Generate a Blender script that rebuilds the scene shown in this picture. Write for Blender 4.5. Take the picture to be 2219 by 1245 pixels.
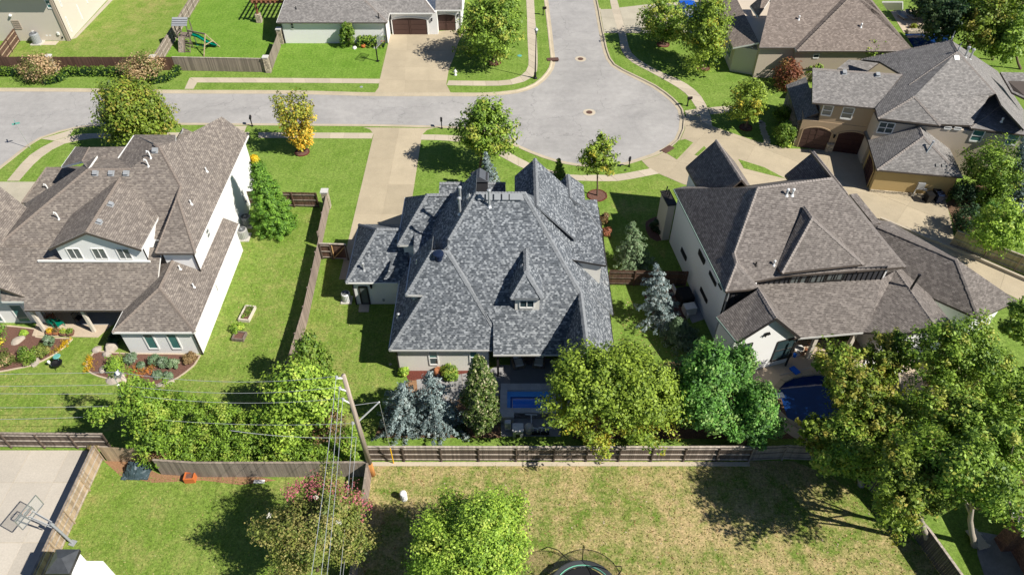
import bpy, bmesh, math, random
import numpy as np
from mathutils import Vector, Matrix
from mathutils.geometry import delaunay_2d_cdt
random.seed(7)
RNG = np.random.default_rng(11)
for o in list(bpy.data.objects): bpy.data.objects.remove(o)
C = bpy.context.scene.collection
scene = bpy.context.scene

# ---------------------------------------------------------------- camera
CAM_H = 46.0
cam_d = bpy.data.cameras.new('camera'); cam = bpy.data.objects.new('camera', cam_d); C.objects.link(cam)
cam.location = (0, 0, CAM_H); cam.rotation_euler = (math.radians(45), 0, 0)
cam_d.sensor_width = 36; cam_d.lens = 36*1586/2219; cam_d.clip_start = .5; cam_d.clip_end = 3000
scene.camera = cam
# ---------------------------------------------------------------- sky and sun
SUN_EL, SUN_AZ = 44.0, 25.0          # azimuth: from +X towards -Y
sdir = Vector((math.cos(math.radians(SUN_EL))*math.cos(math.radians(SUN_AZ)),
               -math.cos(math.radians(SUN_EL))*math.sin(math.radians(SUN_AZ)), math.sin(math.radians(SUN_EL))))
world = bpy.data.worlds.new('World'); scene.world = world; world.use_nodes = True
wn = world.node_tree.nodes; wl = world.node_tree.links
sky = wn.new('ShaderNodeTexSky'); sky.sky_type = 'NISHITA'; sky.sun_disc = False
sky.sun_elevation = math.radians(SUN_EL); sky.sun_rotation = math.radians(90+SUN_AZ)
sky.air_density = .55; sky.dust_density = .1; sky.ozone_density = 2.5
wn['Background'].inputs['Strength'].default_value = .075
wl.new(sky.outputs[0], wn['Background'].inputs[0])
sun_d = bpy.data.lights.new('sun', 'SUN'); sun = bpy.data.objects.new('sun', sun_d); C.objects.link(sun)
sun_d.energy = 5.0; sun_d.angle = math.radians(.5); sun_d.color = (1, .955, .87)
sun.rotation_euler = sdir.to_track_quat('Z', 'Y').to_euler(); sun.location = sdir*100
vs = scene.view_settings; vs.view_transform = 'Standard'; vs.look = 'None'; vs.gamma = 1; vs.use_curve_mapping = False
vs.exposure = .57

# ---------------------------------------------------------------- measuring: photograph pixel -> point in the place
_s = _c = math.sqrt(.5)
def ray(px, py):
    a = (px-1109.5)/1586; b = (py-622.5)/1586
    return Vector((a, _c-b*_s, -_s-b*_c))
O = Vector((0, 0, CAM_H))
def P(px, py, z=None, x=None, y=None, pl=None):
    d = ray(px, py)
    if pl is not None:
        n, k = pl; t = (k-n.dot(O))/n.dot(d)
    elif x is not None: t = x/d.x
    elif y is not None: t = y/d.y
    else: t = ((z or 0.)-CAM_H)/d.z
    return O+d*t
def PL(p, down, s):
    d = Vector((down[0], down[1], 0)).normalized(); n = Vector((s*d.x, s*d.y, 1)).normalized(); return (n, n.dot(p))
def P3(a, b, c):
    n = (b-a).cross(c-a).normalized()
    if n.z < 0: n = -n
    return (n, n.dot(a))
def VP(a, b):                       # vertical plane through two points
    d = (b-a); n = Vector((d.y, -d.x, 0)).normalized(); return (n, n.dot(a))
def onz(pl, x, y):
    n, k = pl; return Vector((x, y, (k-n.x*x-n.y*y)/n.z))
YV = Vector((0, 1, 0)); XV = Vector((1, 0, 0)); ZV = Vector((0, 0, 1))
def V(x, y, z): return Vector((x, y, z))

# ---------------------------------------------------------------- objects
def root_of(o):
    while o.parent: o = o.parent
    return o
def thing(name, label, cat, loc=(0, 0, 0), group=None, rotz=0):
    o = bpy.data.objects.new(name, None); C.objects.link(o); o.empty_display_size = .3
    o.location = loc; o.rotation_euler = (0, 0, rotz); o['label'] = label; o['category'] = cat
    if group: o['group'] = group
    return o
def tag(o, label=None, cat=None, group=None, kind=None):
    if label: o['label'] = label
    if cat: o['category'] = cat
    if group: o['group'] = group
    if kind: o['kind'] = kind
    return o
def copy_tree(o, parent=None):
    c = o.copy(); C.objects.link(c)
    if parent: c.parent = parent
    for ch in list(o.children): copy_tree(ch, c)
    return c
class MB:
    def __init__(s): s.v = []; s.f = []; s.m = []; s.uv = None
    def add(s, vs, fs, m=0):
        b = len(s.v); s.v += [tuple(v) for v in vs]
        for f in fs: s.f.append(tuple(b+i for i in f)); s.m.append(m)
        return s
    def poly(s, pts, m=0): return s.add(pts, [tuple(range(len(pts)))], m)
    def box(s, c, d, rz=0, m=0, ax=None):
        hx, hy, hz = d[0]/2, d[1]/2, d[2]/2
        R = ax or Matrix.Rotation(rz, 3, 'Z'); c = Vector(c)
        vs = [c+R@Vector((x, y, z)) for x in (-hx, hx) for y in (-hy, hy) for z in (-hz, hz)]
        return s.add(vs, [(0,1,3,2),(4,6,7,5),(0,4,5,1),(2,3,7,6),(0,2,6,4),(1,5,7,3)], m)
    def beam(s, a, b, w, h, m=0, up=ZV):
        a = Vector(a); b = Vector(b); d = b-a; L = d.length; d.normalize()
        u = Vector(up)
        if abs(d.dot(u)) > .98: u = YV.copy()
        sd = d.cross(u).normalized(); u = sd.cross(d)
        return s.box((a+b)/2, (L, w, h), m=m, ax=Matrix((d, sd, u)).transposed())
    def tube(s, pts, r, n=6, m=0, cap=True):
        pts = [Vector(p) for p in pts]
        rs = r if isinstance(r, (list, tuple)) else [r]*len(pts)
        rings = []; pu = None
        for i, p in enumerate(pts):
            d = (pts[min(i+1, len(pts)-1)]-pts[max(i-1, 0)]).normalized()
            u = pu if pu is not None else (XV if abs(d.x) < .8 else YV)
            a = d.cross(u).normalized(); b = a.cross(d); pu = b
            rings.append([p+rs[i]*(math.cos(2*math.pi*k/n)*a+math.sin(2*math.pi*k/n)*b) for k in range(n)])
        vs = [q for R in rings for q in R]; fs = []
        for i in range(len(pts)-1):
            for k in range(n): fs.append((i*n+k, i*n+(k+1) % n, (i+1)*n+(k+1) % n, (i+1)*n+k))
        if cap: fs.append(tuple(range(n))[::-1]); fs.append(tuple((len(pts)-1)*n+k for k in range(n)))
        return s.add(vs, fs, m)
    def lathe(s, c, prof, n=12, m=0):
        c = Vector(c); vs = []; fs = []
        for r, z in prof:
            for k in range(n): vs.append(c+V(r*math.cos(2*math.pi*k/n), r*math.sin(2*math.pi*k/n), z))
        for i in range(len(prof)-1):
            for k in range(n): fs.append((i*n+k, i*n+(k+1) % n, (i+1)*n+(k+1) % n, (i+1)*n+k))
        fs.append(tuple(range(n))[::-1]); fs.append(tuple((len(prof)-1)*n+k for k in range(n)))
        return s.add(vs, fs, m)
    def prism(s, poly, z0, z1, m=0):
        n = len(poly); A = sum(poly[i][0]*poly[(i+1) % n][1]-poly[(i+1) % n][0]*poly[i][1] for i in range(n))
        if A < 0: poly = poly[::-1]
        vs = [(p[0], p[1], z0) for p in poly]+[(p[0], p[1], z1) for p in poly]
        fs = [tuple(range(n))[::-1], tuple(range(n, 2*n))]+[(i, (i+1) % n, n+(i+1) % n, n+i) for i in range(n)]
        return s.add(vs, fs, m)
    def plate(s, pts, t, m=0):       # planar polygon thickened along its own normal, front face on pts (n towards the viewer side given by order)
        pts = [Vector(p) for p in pts]; n = (pts[1]-pts[0]).cross(pts[2]-pts[0]).normalized(); k = len(pts)
        vs = pts+[p-n*t for p in pts]
        return s.add(vs, [tuple(range(k)), tuple(range(2*k-1, k-1, -1))]+[(i, k+i, k+(i+1) % k, (i+1) % k) for i in range(k)], m)
    def build(s, name, mats, parent=None, smooth=False, bevel=0):
        me = bpy.data.meshes.new(name)
        off = Vector(root_of(parent).location) if parent else Vector((0, 0, 0))
        if parent and root_of(parent).get('local'): off = Vector((0, 0, 0))
        me.from_pydata([tuple(Vector(v)-off) for v in s.v], [], s.f)
        if not isinstance(mats, (list, tuple)): mats = [mats]
        for m in mats: me.materials.append(m)
        if len(mats) > 1: me.polygons.foreach_set('material_index', s.m)
        if smooth: me.polygons.foreach_set('use_smooth', [True]*len(me.polygons))
        o = bpy.data.objects.new(name, me); C.objects.link(o)
        if parent: o.parent = parent
        if bevel:
            bv = o.modifiers.new('bevel', 'BEVEL'); bv.width = bevel; bv.segments = 1; bv.limit_method = 'ANGLE'
        me.update()
        return o
def one(name, label, cat, mb, mat, group=None, smooth=False):
    return tag(mb.build(name, mat, smooth=smooth), label, cat, group)

# ---------------------------------------------------------------- materials
class N:
    def __init__(s, name):
        s.m = bpy.data.materials.new(name); s.m.use_nodes = True; s.t = s.m.node_tree; s.b = s.t.nodes['Principled BSDF']; s.out = s.t.nodes['Material Output']
        s.b.inputs['Roughness'].default_value = .8; s.b.inputs['Specular IOR Level'].default_value = .25
    def n(s, ty, **kw):
        nd = s.t.nodes.new('ShaderNode'+ty)
        for k, v in kw.items():
            if k in nd.inputs: s.set(nd.inputs[k], v)
            else: setattr(nd, k, v)
        return nd
    def set(s, inp, v):
        if isinstance(v, bpy.types.NodeSocket): s.t.links.new(v, inp)
        else: inp.default_value = v
    def pos(s, sc=(1, 1, 1)):
        g = s.n('NewGeometry'); mp = s.n('Mapping'); s.set(mp.inputs[0], g.outputs['Position']); mp.inputs['Scale'].default_value = sc
        return mp.outputs[0]
    def noise(s, scale, det=3, rough=.55, vec=None, dist=0):
        nd = s.n('TexNoise', Scale=scale, Detail=det, Roughness=rough, Distortion=dist); s.set(nd.inputs['Vector'], vec or s.pos()); return nd.outputs['Fac']
    def ramp(s, fac, stops):
        r = s.n('ValToRGB'); s.set(r.inputs[0], fac); e = r.color_ramp.elements
        while len(e) < len(stops): e.new(.5)
        for i, (p, c) in enumerate(stops):
            e[i].position = p; e[i].color = (c, c, c, 1) if isinstance(c, (int, float)) else (*c, 1)
        return r.outputs[0]
    def mix(s, f, a, b, mode='MIX'):
        nd = s.n('Mix', data_type='RGBA', blend_type=mode); s.set(nd.inputs[0], f)
        for i, v in ((6, a), (7, b)): s.set(nd.inputs[i], (*v, 1) if isinstance(v, tuple) and len(v) == 3 else v)
        return nd.outputs[2]
    def math(s, op, a, b=0., c=0.):
        nd = s.n('Math', operation=op); s.set(nd.inputs[0], a); s.set(nd.inputs[1], b); s.set(nd.inputs[2], c); return nd.outputs[0]
    def bump(s, h, strength=.4, dist=.02):
        nd = s.n('Bump', Strength=strength, Distance=dist); s.set(nd.inputs['Height'], h); s.set(s.b.inputs['Normal'], nd.outputs[0])
    def col(s, c): s.set(s.b.inputs['Base Color'], (*c, 1) if isinstance(c, tuple) else c); return s
    def rough(s, v): s.set(s.b.inputs['Roughness'], v); return s
def flat(name, c, rough=.6, metal=0., var=.12, sc=3., bump=0.):
    k = N(name); f = k.noise(sc, 4)
    k.col(k.mix(f, tuple(v*(1-var) for v in c), tuple(min(v*(1+var), .95) for v in c))); k.rough(rough); k.b.inputs['Metallic'].default_value = metal
    if bump: k.bump(k.noise(sc*8, 3), bump, .01)
    return k.m
M = {}
def grass(name, lush, pale, dry, dryness, scale=.35):
    k = N(name)
    big = k.noise(.10, 4, .6); mid = k.noise(.55, 5, .7, dist=.4); sm = k.noise(2.1, 4, .75); fine = k.noise(7., 4, .75); vf = k.noise(24., 3, .8)
    a = k.mix(k.ramp(mid, [(.36, 0.), (.62, 1.)]), lush, pale)
    d = k.math('ADD', k.math('ADD', k.math('MULTIPLY', big, .35), k.math('MULTIPLY', mid, .35)), k.math('ADD', k.math('MULTIPLY', sm, .3), k.math('MULTIPLY', fine, .22)))
    c = .86-.27*dryness
    a = k.mix(k.ramp(d, [(max(0., c-.05), 0.), (min(1., c+.1), min(1., .35+dryness*.6))]), a, dry)
    wv = k.n('TexWave', wave_type='BANDS', bands_direction='X', Scale=.5, Distortion=1.5, Detail=2.); k.set(wv.inputs['Vector'], k.pos())
    a = k.mix(k.math('MULTIPLY', wv.outputs['Fac'], .12), a, tuple(v*1.4 for v in pale))
    tex = k.math('ADD', k.math('MULTIPLY', k.noise(3.6, 3, .8), .3), k.math('MULTIPLY', k.math('ADD', fine, vf), .35))
    a = k.mix(1., a, k.ramp(tex, [(.36, .35), (.5, .95), (.64, 1.7)]), 'MULTIPLY')
    k.col(a); k.rough(.9); k.b.inputs['Specular IOR Level'].default_value = .1
    k.bump(tex, .8, .09); return k.m
M['grass'] = grass('grass', (.125, .21, .03), (.18, .26, .052), (.28, .26, .09), .5)
M['grass_yard'] = grass('grass_yard', (.135, .215, .03), (.195, .26, .055), (.31, .26, .10), .75)
M['grass_lush'] = grass('grass_lush', (.115, .22, .024), (.16, .265, .04), (.24, .27, .07), .25)
M['grass_dry'] = grass('grass_dry', (.12, .19, .028), (.20, .22, .055), (.46, .335, .18), .98)
def concrete(name, c, stain=.25, sc=.5):
    k = N(name); f = k.noise(sc, 5, .65); g = k.noise(9, 4, .7); oi = k.n('ObjectInfo')
    a = k.mix(k.ramp(f, [(.3, 0.), (.7, 1.)]), tuple(v*(1-stain) for v in c), c)
    a = k.mix(1., a, k.ramp(g, [(.25, .86), (.75, 1.1)]), 'MULTIPLY')
    a = k.mix(1., a, k.ramp(oi.outputs['Random'], [(0., .9), (1., 1.06)]), 'MULTIPLY')
    k.col(a); k.rough(.85); k.bump(g, .15, .01); return k.m
M['drive'] = concrete('drive_concrete', (.46, .385, .27), .16)
M['drive_pale'] = concrete('drive_pale', (.47, .425, .33), .18)
M['walk'] = concrete('walk_concrete', (.5, .43, .33), .12)
M['court'] = concrete('court_concrete', (.5, .45, .38), .12)
M['kerb'] = concrete('kerb_concrete', (.47, .40, .29), .2)
M['patio_grey'] = concrete('patio_grey', (.34, .33, .325), .35, 1.2)
M['deck'] = concrete('pool_deck_concrete', (.52, .42, .31), .12)
M['coping'] = concrete('coping_stone', (.6, .58, .55), .15, 2)
def street():
    k = N('street_asphalt'); f = k.noise(.18, 5, .62, dist=.6); g = k.noise(14, 4, .8); w = k.noise(1.6, 4, .6)
    a = k.mix(k.ramp(f, [(.3, 0.), (.72, 1.)]), (.30, .288, .277), (.40, .382, .365))
    a = k.mix(k.math('MULTIPLY', k.ramp(k.noise(.3, 4, .6), [(.55, 0.), (.8, 1.)]), .35), a, (.16, .155, .16))
    a = k.mix(1., a, k.ramp(g, [(.25, .82), (.75, 1.14)]), 'MULTIPLY')
    a = k.mix(1., a, k.ramp(w, [(.3, .93), (.7, 1.05)]), 'MULTIPLY')
    vo = k.n('TexVoronoi', feature='DISTANCE_TO_EDGE', Scale=.09); mp = k.n('Mapping'); k.set(mp.inputs[0], k.pos())
    ns = k.n('TexNoise', Scale=.7, Detail=4.); k.set(ns.inputs['Vector'], k.pos())
    ad = k.n('VectorMath', operation='ADD'); k.set(ad.inputs[0], k.pos()); sc = k.n('VectorMath', operation='SCALE'); k.set(sc.inputs[0], ns.outputs['Color']); sc.inputs['Scale'].default_value = 2.2
    k.set(ad.inputs[1], sc.outputs[0]); k.set(vo.inputs['Vector'], ad.outputs[0])
    cr = k.ramp(vo.outputs['Distance'], [(0., 1.), (.0045, 0.)])
    a = k.mix(k.math('MULTIPLY', cr, .4), a, (.1, .1, .1))
    tk = k.n('TexNoise', Scale=.35, Detail=3., Roughness=.6); k.set(tk.inputs['Vector'], k.pos((.12, 2.2, 1)))
    a = k.mix(k.math('MULTIPLY', k.ramp(tk.outputs['Fac'], [(.5, 0.), (.75, 1.)]), .22), a, (.2, .19, .185))
    k.col(a); k.rough(.85); k.bump(g, .25, .01); return k.m
M['street'] = street()
def shingle(name, c1, c2, hi, w=.31, h=.145, bump=.28, blotch=.28, hifac=.35):
    k = N(name); uv = k.n('UVMap').outputs[0]
    br = k.n('TexBrick', offset=.5, offset_frequency=2); k.set(br.inputs['Vector'], uv)
    for a, b in (('Color1', (*c1, 1)), ('Color2', (*c2, 1)), ('Mortar', (*[v*.35 for v in c1], 1)), ('Scale', 1.), ('Mortar Size', .006), ('Mortar Smooth', .3), ('Bias', 0.), ('Brick Width', w), ('Row Height', h)): br.inputs[a].default_value = b
    # a second random tab pattern: pale tabs
    sp = k.n('SeparateXYZ'); k.set(sp.inputs[0], uv)
    row = k.math('FLOOR', k.math('DIVIDE', sp.outputs[1], h))
    cx = k.math('FLOOR', k.math('ADD', k.math('DIVIDE', sp.outputs[0], w*.8), k.math('MULTIPLY', row, .37)))
    cb = k.n('CombineXYZ'); k.set(cb.inputs[0], cx); k.set(cb.inputs[1], row)
    wn_ = k.n('TexWhiteNoise', noise_dimensions='3D'); k.set(wn_.inputs[0], cb.outputs[0])
    a = k.mix(k.math('MULTIPLY', k.ramp(wn_.outputs['Value'], [(.55, 0.), (1., 1.)]), hifac), br.outputs['Color'], hi)
    fr = k.math('FRACT', k.math('DIVIDE', sp.outputs[1], h))
    a = k.mix(1., a, k.ramp(fr, [(0., .45), (.2, 1.), (.8, 1.05), (1., .78)]), 'MULTIPLY')
    a = k.mix(1., a, k.ramp(k.noise(.35, 5, .65), [(.25, 1-blotch*.4), (.75, 1+blotch*.3)]), 'MULTIPLY')
    a = k.mix(1., a, k.ramp(k.noise(25., 3, .8), [(.25, .75), (.75, 1.25)]), 'MULTIPLY')
    k.col(a); k.rough(.9); k.b.inputs['Specular IOR Level'].default_value = .15
    hh = k.math('SUBTRACT', 1., fr)
    hh = k.math('ADD', hh, k.math('MULTIPLY', wn_.outputs['Value'], .5))
    k.bump(hh, bump, .02); return k.m
M['roof_grey'] = shingle('roof_grey', (.07, .079, .09), (.16, .173, .19), (.44, .46, .475), w=.2, h=.135, hifac=.6, blotch=.3)
M['roof_brown'] = shingle('roof_brown', (.145, .123, .108), (.212, .183, .16), (.33, .285, .24), w=.27, h=.15, hifac=.6)
M['roof_dark'] = shingle('roof_dark', (.125, .109, .10), (.19, .168, .153), (.30, .265, .24), w=.26, h=.15, hifac=.5)
M['roof_tan'] = shingle('roof_tan', (.16, .13, .112), (.23, .19, .165), (.35, .29, .25), w=.28, h=.16, hifac=.5)
M['roof_slate'] = shingle('roof_slate', (.165, .155, .148), (.24, .226, .215), (.36, .335, .315), w=.28, h=.16, hifac=.5)
M['cap_grey'] = flat('ridge_cap_grey', (.20, .21, .22), .9, var=.5, sc=7)
M['cap_brown'] = flat('ridge_cap_brown', (.2, .165, .14), .9, var=.25, sc=7)
M['cap_dark'] = flat('ridge_cap_dark', (.25, .22, .20), .9, var=.25, sc=7)
def stucco(name, c, brick=False):
    k = N(name); f = k.noise(.6, 5, .6); g = k.noise(30, 3, .8)
    a = k.mix(f, tuple(v*.93 for v in c), c); a = k.mix(1., a, k.ramp(g, [(.2, .93), (.8, 1.04)]), 'MULTIPLY')
    k.col(a); k.rough(.85); k.bump(g, .15, .01); return k.m
M['white'] = stucco('white_stucco', (.80, .79, .77)); M['offwhite'] = stucco('offwhite_stucco', (.72, .69, .63))
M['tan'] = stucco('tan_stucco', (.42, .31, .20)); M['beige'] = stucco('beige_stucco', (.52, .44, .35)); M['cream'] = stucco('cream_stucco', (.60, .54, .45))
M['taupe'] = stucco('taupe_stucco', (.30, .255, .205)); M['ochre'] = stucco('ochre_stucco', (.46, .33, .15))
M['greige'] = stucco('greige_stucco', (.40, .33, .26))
M['batten'] = flat('dark_board_siding', (.045, .045, .05), .7); M['trimdark'] = flat('dark_trim', (.03, .027, .025), .5)
M['trimwhite'] = flat('white_trim', (.72, .71, .68), .5, var=.05); M['gutter_pale'] = flat('pale_gutter', (.5, .49, .46), .5)
M['gutter_green'] = flat('copper_green_gutter', (.22, .30, .26), .6); M['gutter_bronze'] = flat('bronze_gutter', (.08, .065, .055), .45)
M['doorbrown'] = flat('brown_door', (.075, .042, .034), .6, var=.1); M['doordark'] = flat('dark_door', (.05, .022, .02), .55)
M['black'] = flat('black_metal', (.012, .012, .013), .4); M['blackcloth'] = flat('black_mat', (.012, .012, .014), .8)
M['chrome'] = flat('grey_metal', (.42, .43, .44), .35, .7); M['galv'] = flat('galvanised', (.5, .51, .52), .45, .5); M['rust'] = flat('rusty_iron', (.11, .06, .045), .7, var=.4)
M['greyplastic'] = flat('grey_plastic', (.27, .28, .29), .5); M['acgrey'] = flat('ac_grey', (.36, .35, .33), .5); M['acbase'] = flat('pad_concrete', (.5, .47, .42), .8)
M['navyplastic'] = flat('navy_plastic', (.012, .02, .045), .25); M['slidegreen'] = flat('slide_green', (.0, .16, .10), .35); M['teal'] = flat('teal_sign', (.12, .34, .30), .4)
M['bluecar'] = flat('blue_paint', (.01, .09, .5), .25, var=.03); M['orange'] = flat('orange_clay', (.5, .14, .04), .7); M['terracotta'] = flat('terracotta', (.38, .15, .07), .8)
M['yellow'] = flat('yellow_plastic', (.75, .42, .01), .5); M['cloth_white'] = flat('white_fabric', (.68, .66, .62), .9); M['bluefloat'] = flat('blue_float', (.01, .12, .6), .5)
M['rug'] = flat('grey_rug', (.22, .225, .23), .95); M['white_paint'] = flat('white_paint', (.75, .75, .73), .5, var=.05); M['tarp'] = flat('dark_tarp', (.045, .07, .08), .45, var=.6, sc=6)
M['bark'] = flat('bark', (.12, .085, .06), .95, var=.4, sc=9, bump=.6); M['barkpale'] = flat('pale_bark', (.3, .26, .21), .95, var=.35, sc=9, bump=.5)
def glass(name, c, rough=.06):
    k = N(name); k.col(c); k.rough(rough); k.b.inputs['Specular IOR Level'].default_value = .7; return k.m
M['glass'] = glass('window_glass', (.035, .06, .065)); M['glassteal'] = glass('teal_glass', (.06, .17, .155), .12); M['glassgrey'] = glass('grey_glass', (.12, .135, .13), .12)
M['blind'] = flat('window_blind', (.40, .44, .42), .5)
def wood(name, c, var=.45, stripe=7.):
    k = N(name); g = k.n('TexNoise', Scale=2.2, Detail=5., Roughness=.65); k.set(g.inputs['Vector'], k.pos((3, 3, .35))); oi = k.n('ObjectInfo')
    f = k.noise(.7, 4)
    a = k.mix(g.outputs['Fac'], tuple(v*(1-var) for v in c), tuple(v*(1+var) for v in c)); a = k.mix(k.math('MULTIPLY', f, .35), a, tuple(v*1.5 for v in c))
    wn_ = k.n('TexWhiteNoise', noise_dimensions='2D'); q = k.n('VectorMath', operation='FLOOR'); k.set(q.inputs[0], k.pos((stripe, stripe, 0))); k.set(wn_.inputs[0], q.outputs[0])
    a = k.mix(1., a, k.ramp(wn_.outputs['Value'], [(0., .72), (1., 1.22)]), 'MULTIPLY')
    k.col(a); k.rough(.9); k.bump(g.outputs['Fac'], .3, .01); return k.m
M['fence_dark'] = wood('dark_fence_wood', (.105, .078, .06)); M['fence_grey'] = wood('grey_fence_wood', (.23, .19, .155)); M['fence_rail'] = wood('fence_rail_wood', (.36, .31, .26), .25)
M['fence_brown'] = wood('brown_fence_wood', (.105, .06, .042)); M['fence_side'] = wood('side_fence_wood', (.25, .195, .165)); M['fence_black'] = wood('blackish_fence_wood', (.07, .062, .058))  # fence_black: darkest of the fence woods, nearly black
M['fence_tan'] = wood('weathered_fence_wood', (.36, .27, .18), .5)
M['pole'] = wood('pole_wood', (.38, .31, .25), .3); M['pole_base'] = wood('orange_pole_wood', (.45, .20, .06), .3); M['timber'] = wood('timber', (.17, .135, .11), .35); M['beam_wood'] = wood('red_brown_timber', (.22, .095, .05), .3)
M['newwood'] = wood('new_timber', (.50, .31, .13), .2)
def mulch(name, c, hi):
    k = N(name); f = k.noise(9, 5, .8); g = k.noise(30, 3, .8)
    a = k.mix(k.ramp(f, [(.35, 0.), (.65, 1.)]), c, hi); k.col(k.mix(1., a, k.ramp(g, [(.25, .5), (.75, 1.5)]), 'MULTIPLY')); k.rough(.95); k.bump(g, .8, .05); return k.m
M['mulch_red'] = mulch('red_mulch', (.10, .028, .02), (.17, .05, .035)); M['mulch'] = mulch('brown_mulch', (.11, .055, .04), (.19, .10, .075)); M['soil'] = mulch('bare_soil', (.24, .12, .06), (.33, .20, .11)); M['leaflitter'] = mulch('leaf_litter', (.08, .05, .035), (.2, .12, .07))
M['rock_white'] = mulch('white_gravel', (.55, .53, .5), (.75, .73, .7))
def stone(name, c, sc=3.2):
    k = N(name); vo = k.n('TexVoronoi', Scale=sc); k.set(vo.inputs['Vector'], k.pos((1, 1, 1.7))); ve = k.n('TexVoronoi', feature='DISTANCE_TO_EDGE', Scale=sc); k.set(ve.inputs['Vector'], k.pos((1, 1, 1.7)))
    a = k.mix(1., c, k.ramp(vo.outputs['Color'], [(.1, .65), (.9, 1.35)]), 'MULTIPLY'); a = k.mix(k.ramp(ve.outputs['Distance'], [(.02, 1.), (.06, 0.)]), a, tuple(v*.45 for v in c))
    k.col(a); k.rough(.9); k.bump(k.ramp(ve.outputs['Distance'], [(0., 0.), (.12, 1.)]), .6, .05); return k.m
M['stone'] = stone('pale_stone', (.42, .36, .27)); M['stone_grey'] = stone('grey_stone', (.22, .2, .19), 2.5); M['boulder'] = flat('boulder', (.36, .31, .26), .9, var=.35, sc=4, bump=.5); M['brick'] = stone('rough_brick', (.25, .13, .09), 5)
def water(name, deep, rough=.04):
    k = N(name); k.col(deep); k.rough(rough); k.b.inputs['Specular IOR Level'].default_value = .5; k.bump(k.noise(2.2, 3), .05, .05); return k.m
M['water'] = water('pool_water', (.04, .24, .85)); M['water_pale'] = water('shallow_water', (.12, .42, .90)); M['water_deep'] = water('deep_water', (.005, .028, .12)); M['tile_navy'] = flat('navy_tile', (.01, .045, .26), .25)
# ================================================================ GROUND, STREET, PAVEMENTS
def Gp(pts, z=0.): return [P(a, b, z=z) for a, b in pts]
def smooth_line(pts, step=1.0, closed=False):
    pts = [Vector((p[0], p[1], 0)) for p in pts]; out = []; n = len(pts)
    for i in range(n if closed else n-1):
        p0 = pts[(i-1) % n] if closed or i > 0 else pts[0]*2-pts[1]; p1 = pts[i]; p2 = pts[(i+1) % n]
        p3 = pts[(i+2) % n] if closed or i+2 < n else p2*2-p1
        k = max(1, int((p2-p1).length/step))
        for j in range(k):
            t = j/k
            out.append(.5*((2*p1)+(p2-p0)*t+(2*p0-5*p1+4*p2-p3)*t*t+(3*p1-p0-3*p2+p3)*t**3))
    if not closed: out.append(pts[-1])
    return out
def resample(line, step=None, n=None):
    L = [0.]
    for a, b in zip(line, line[1:]): L.append(L[-1]+(b-a).length)
    n = n or max(1, round(L[-1]/step)); out = []; j = 0
    for i in range(n+1):
        s = L[-1]*i/n
        while j < len(line)-2 and L[j+1] < s: j += 1
        t = (s-L[j])/max(1e-6, L[j+1]-L[j]); out.append(line[j].lerp(line[j+1], min(1, max(0, t))))
    return out
def pip(x, y, poly):
    c = False; n = len(poly); j = n-1
    for i in range(n):
        a, b = poly[i], poly[j]
        if (a[1] > y) != (b[1] > y) and x < (b[0]-a[0])*(y-a[1])/(b[1]-a[1])+a[0]: c = not c
        j = i
    return c
K1 = [(0, 191), (350, 195), (600, 196), (700, 198), (815, 201), (967, 201), (1030, 201.5), (1080, 199.5), (1118, 195), (1157, 181), (1183, 157), (1193, 134), (1190, 100), (1186, 60), (1179, 0)]
K2 = [(1294.6, 0), (1298.5, 18), (1307.4, 66), (1311, 82), (1318, 112), (1333, 139), (1375.5, 162), (1422, 185), (1460, 213), (1480, 236.5), (1485, 258), (1483, 280), (1473, 303), (1452, 321),
      (1424, 336), (1388, 348), (1359, 357), (1318, 361), (1275, 362), (1226, 356), (1174, 341.7), (1121.7, 320), (1085, 301), (1050, 287), (1000, 279.5), (920, 276.5), (800, 274), (530, 271.8), (360, 271), (205, 273.5), (164, 278.5), (90, 300), (33, 341), (0, 367)]
k1 = Gp(K1); k2 = Gp(K2)
k1 = [k1[0]+V(-60, -.5, 0)]+k1+[k1[-1]+(k1[-1]-k1[-2]).normalized()*70]
k2 = [k2[0]+(k2[0]-k2[1]).normalized()*70]+k2+[k2[-1]+(k2[-1]-k2[-2]).normalized()*40]
k1 = smooth_line(k1, 1.2); k2 = smooth_line(k2, 1.2)
street_poly = k1+k2+[V(-110, 20, 0), V(-122.5, 79.8, 0)]
POOL2 = smooth_line(Gp([(1765, 811), (1720, 818), (1695, 833), (1682, 858), (1686, 885), (1706, 905), (1745, 925), (1800, 948), (1880, 950), (1940, 930), (1960, 890), (1930, 850), (1870, 820), (1820, 811)]), .4, True)
POOL3 = Gp([(1960, 72), (2060, 70), (2050, 120), (1990, 120)])
def ground():
    outer = [V(-260, -90, 0), V(260, -90, 0), V(260, 420, 0), V(-260, 420, 0)]
    vs = []; es = []
    for poly in (outer, street_poly, POOL2, POOL3):
        b = len(vs); n = len(poly); vs += [Vector((p[0], p[1])) for p in poly]; es += [(b+i, b+(i+1) % n) for i in range(n)]
    r = delaunay_2d_cdt(vs, es, [], 0, 1e-4)
    m = MB(); V2 = r[0]; fs = []
    for f in r[2]:
        cx = sum(V2[i].x for i in f)/3; cy = sum(V2[i].y for i in f)/3
        if not any(pip(cx, cy, q) for q in (street_poly, POOL2, POOL3)): fs.append(tuple(f))
    m.add([(v.x, v.y, 0) for v in V2], fs)
    o = m.build('ground', M['grass']); o['kind'] = 'structure'
ground()
tag(MB().poly([(p.x, p.y, -.12) for p in street_poly][::-1]).build('street', M['street']), kind='structure')
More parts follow.
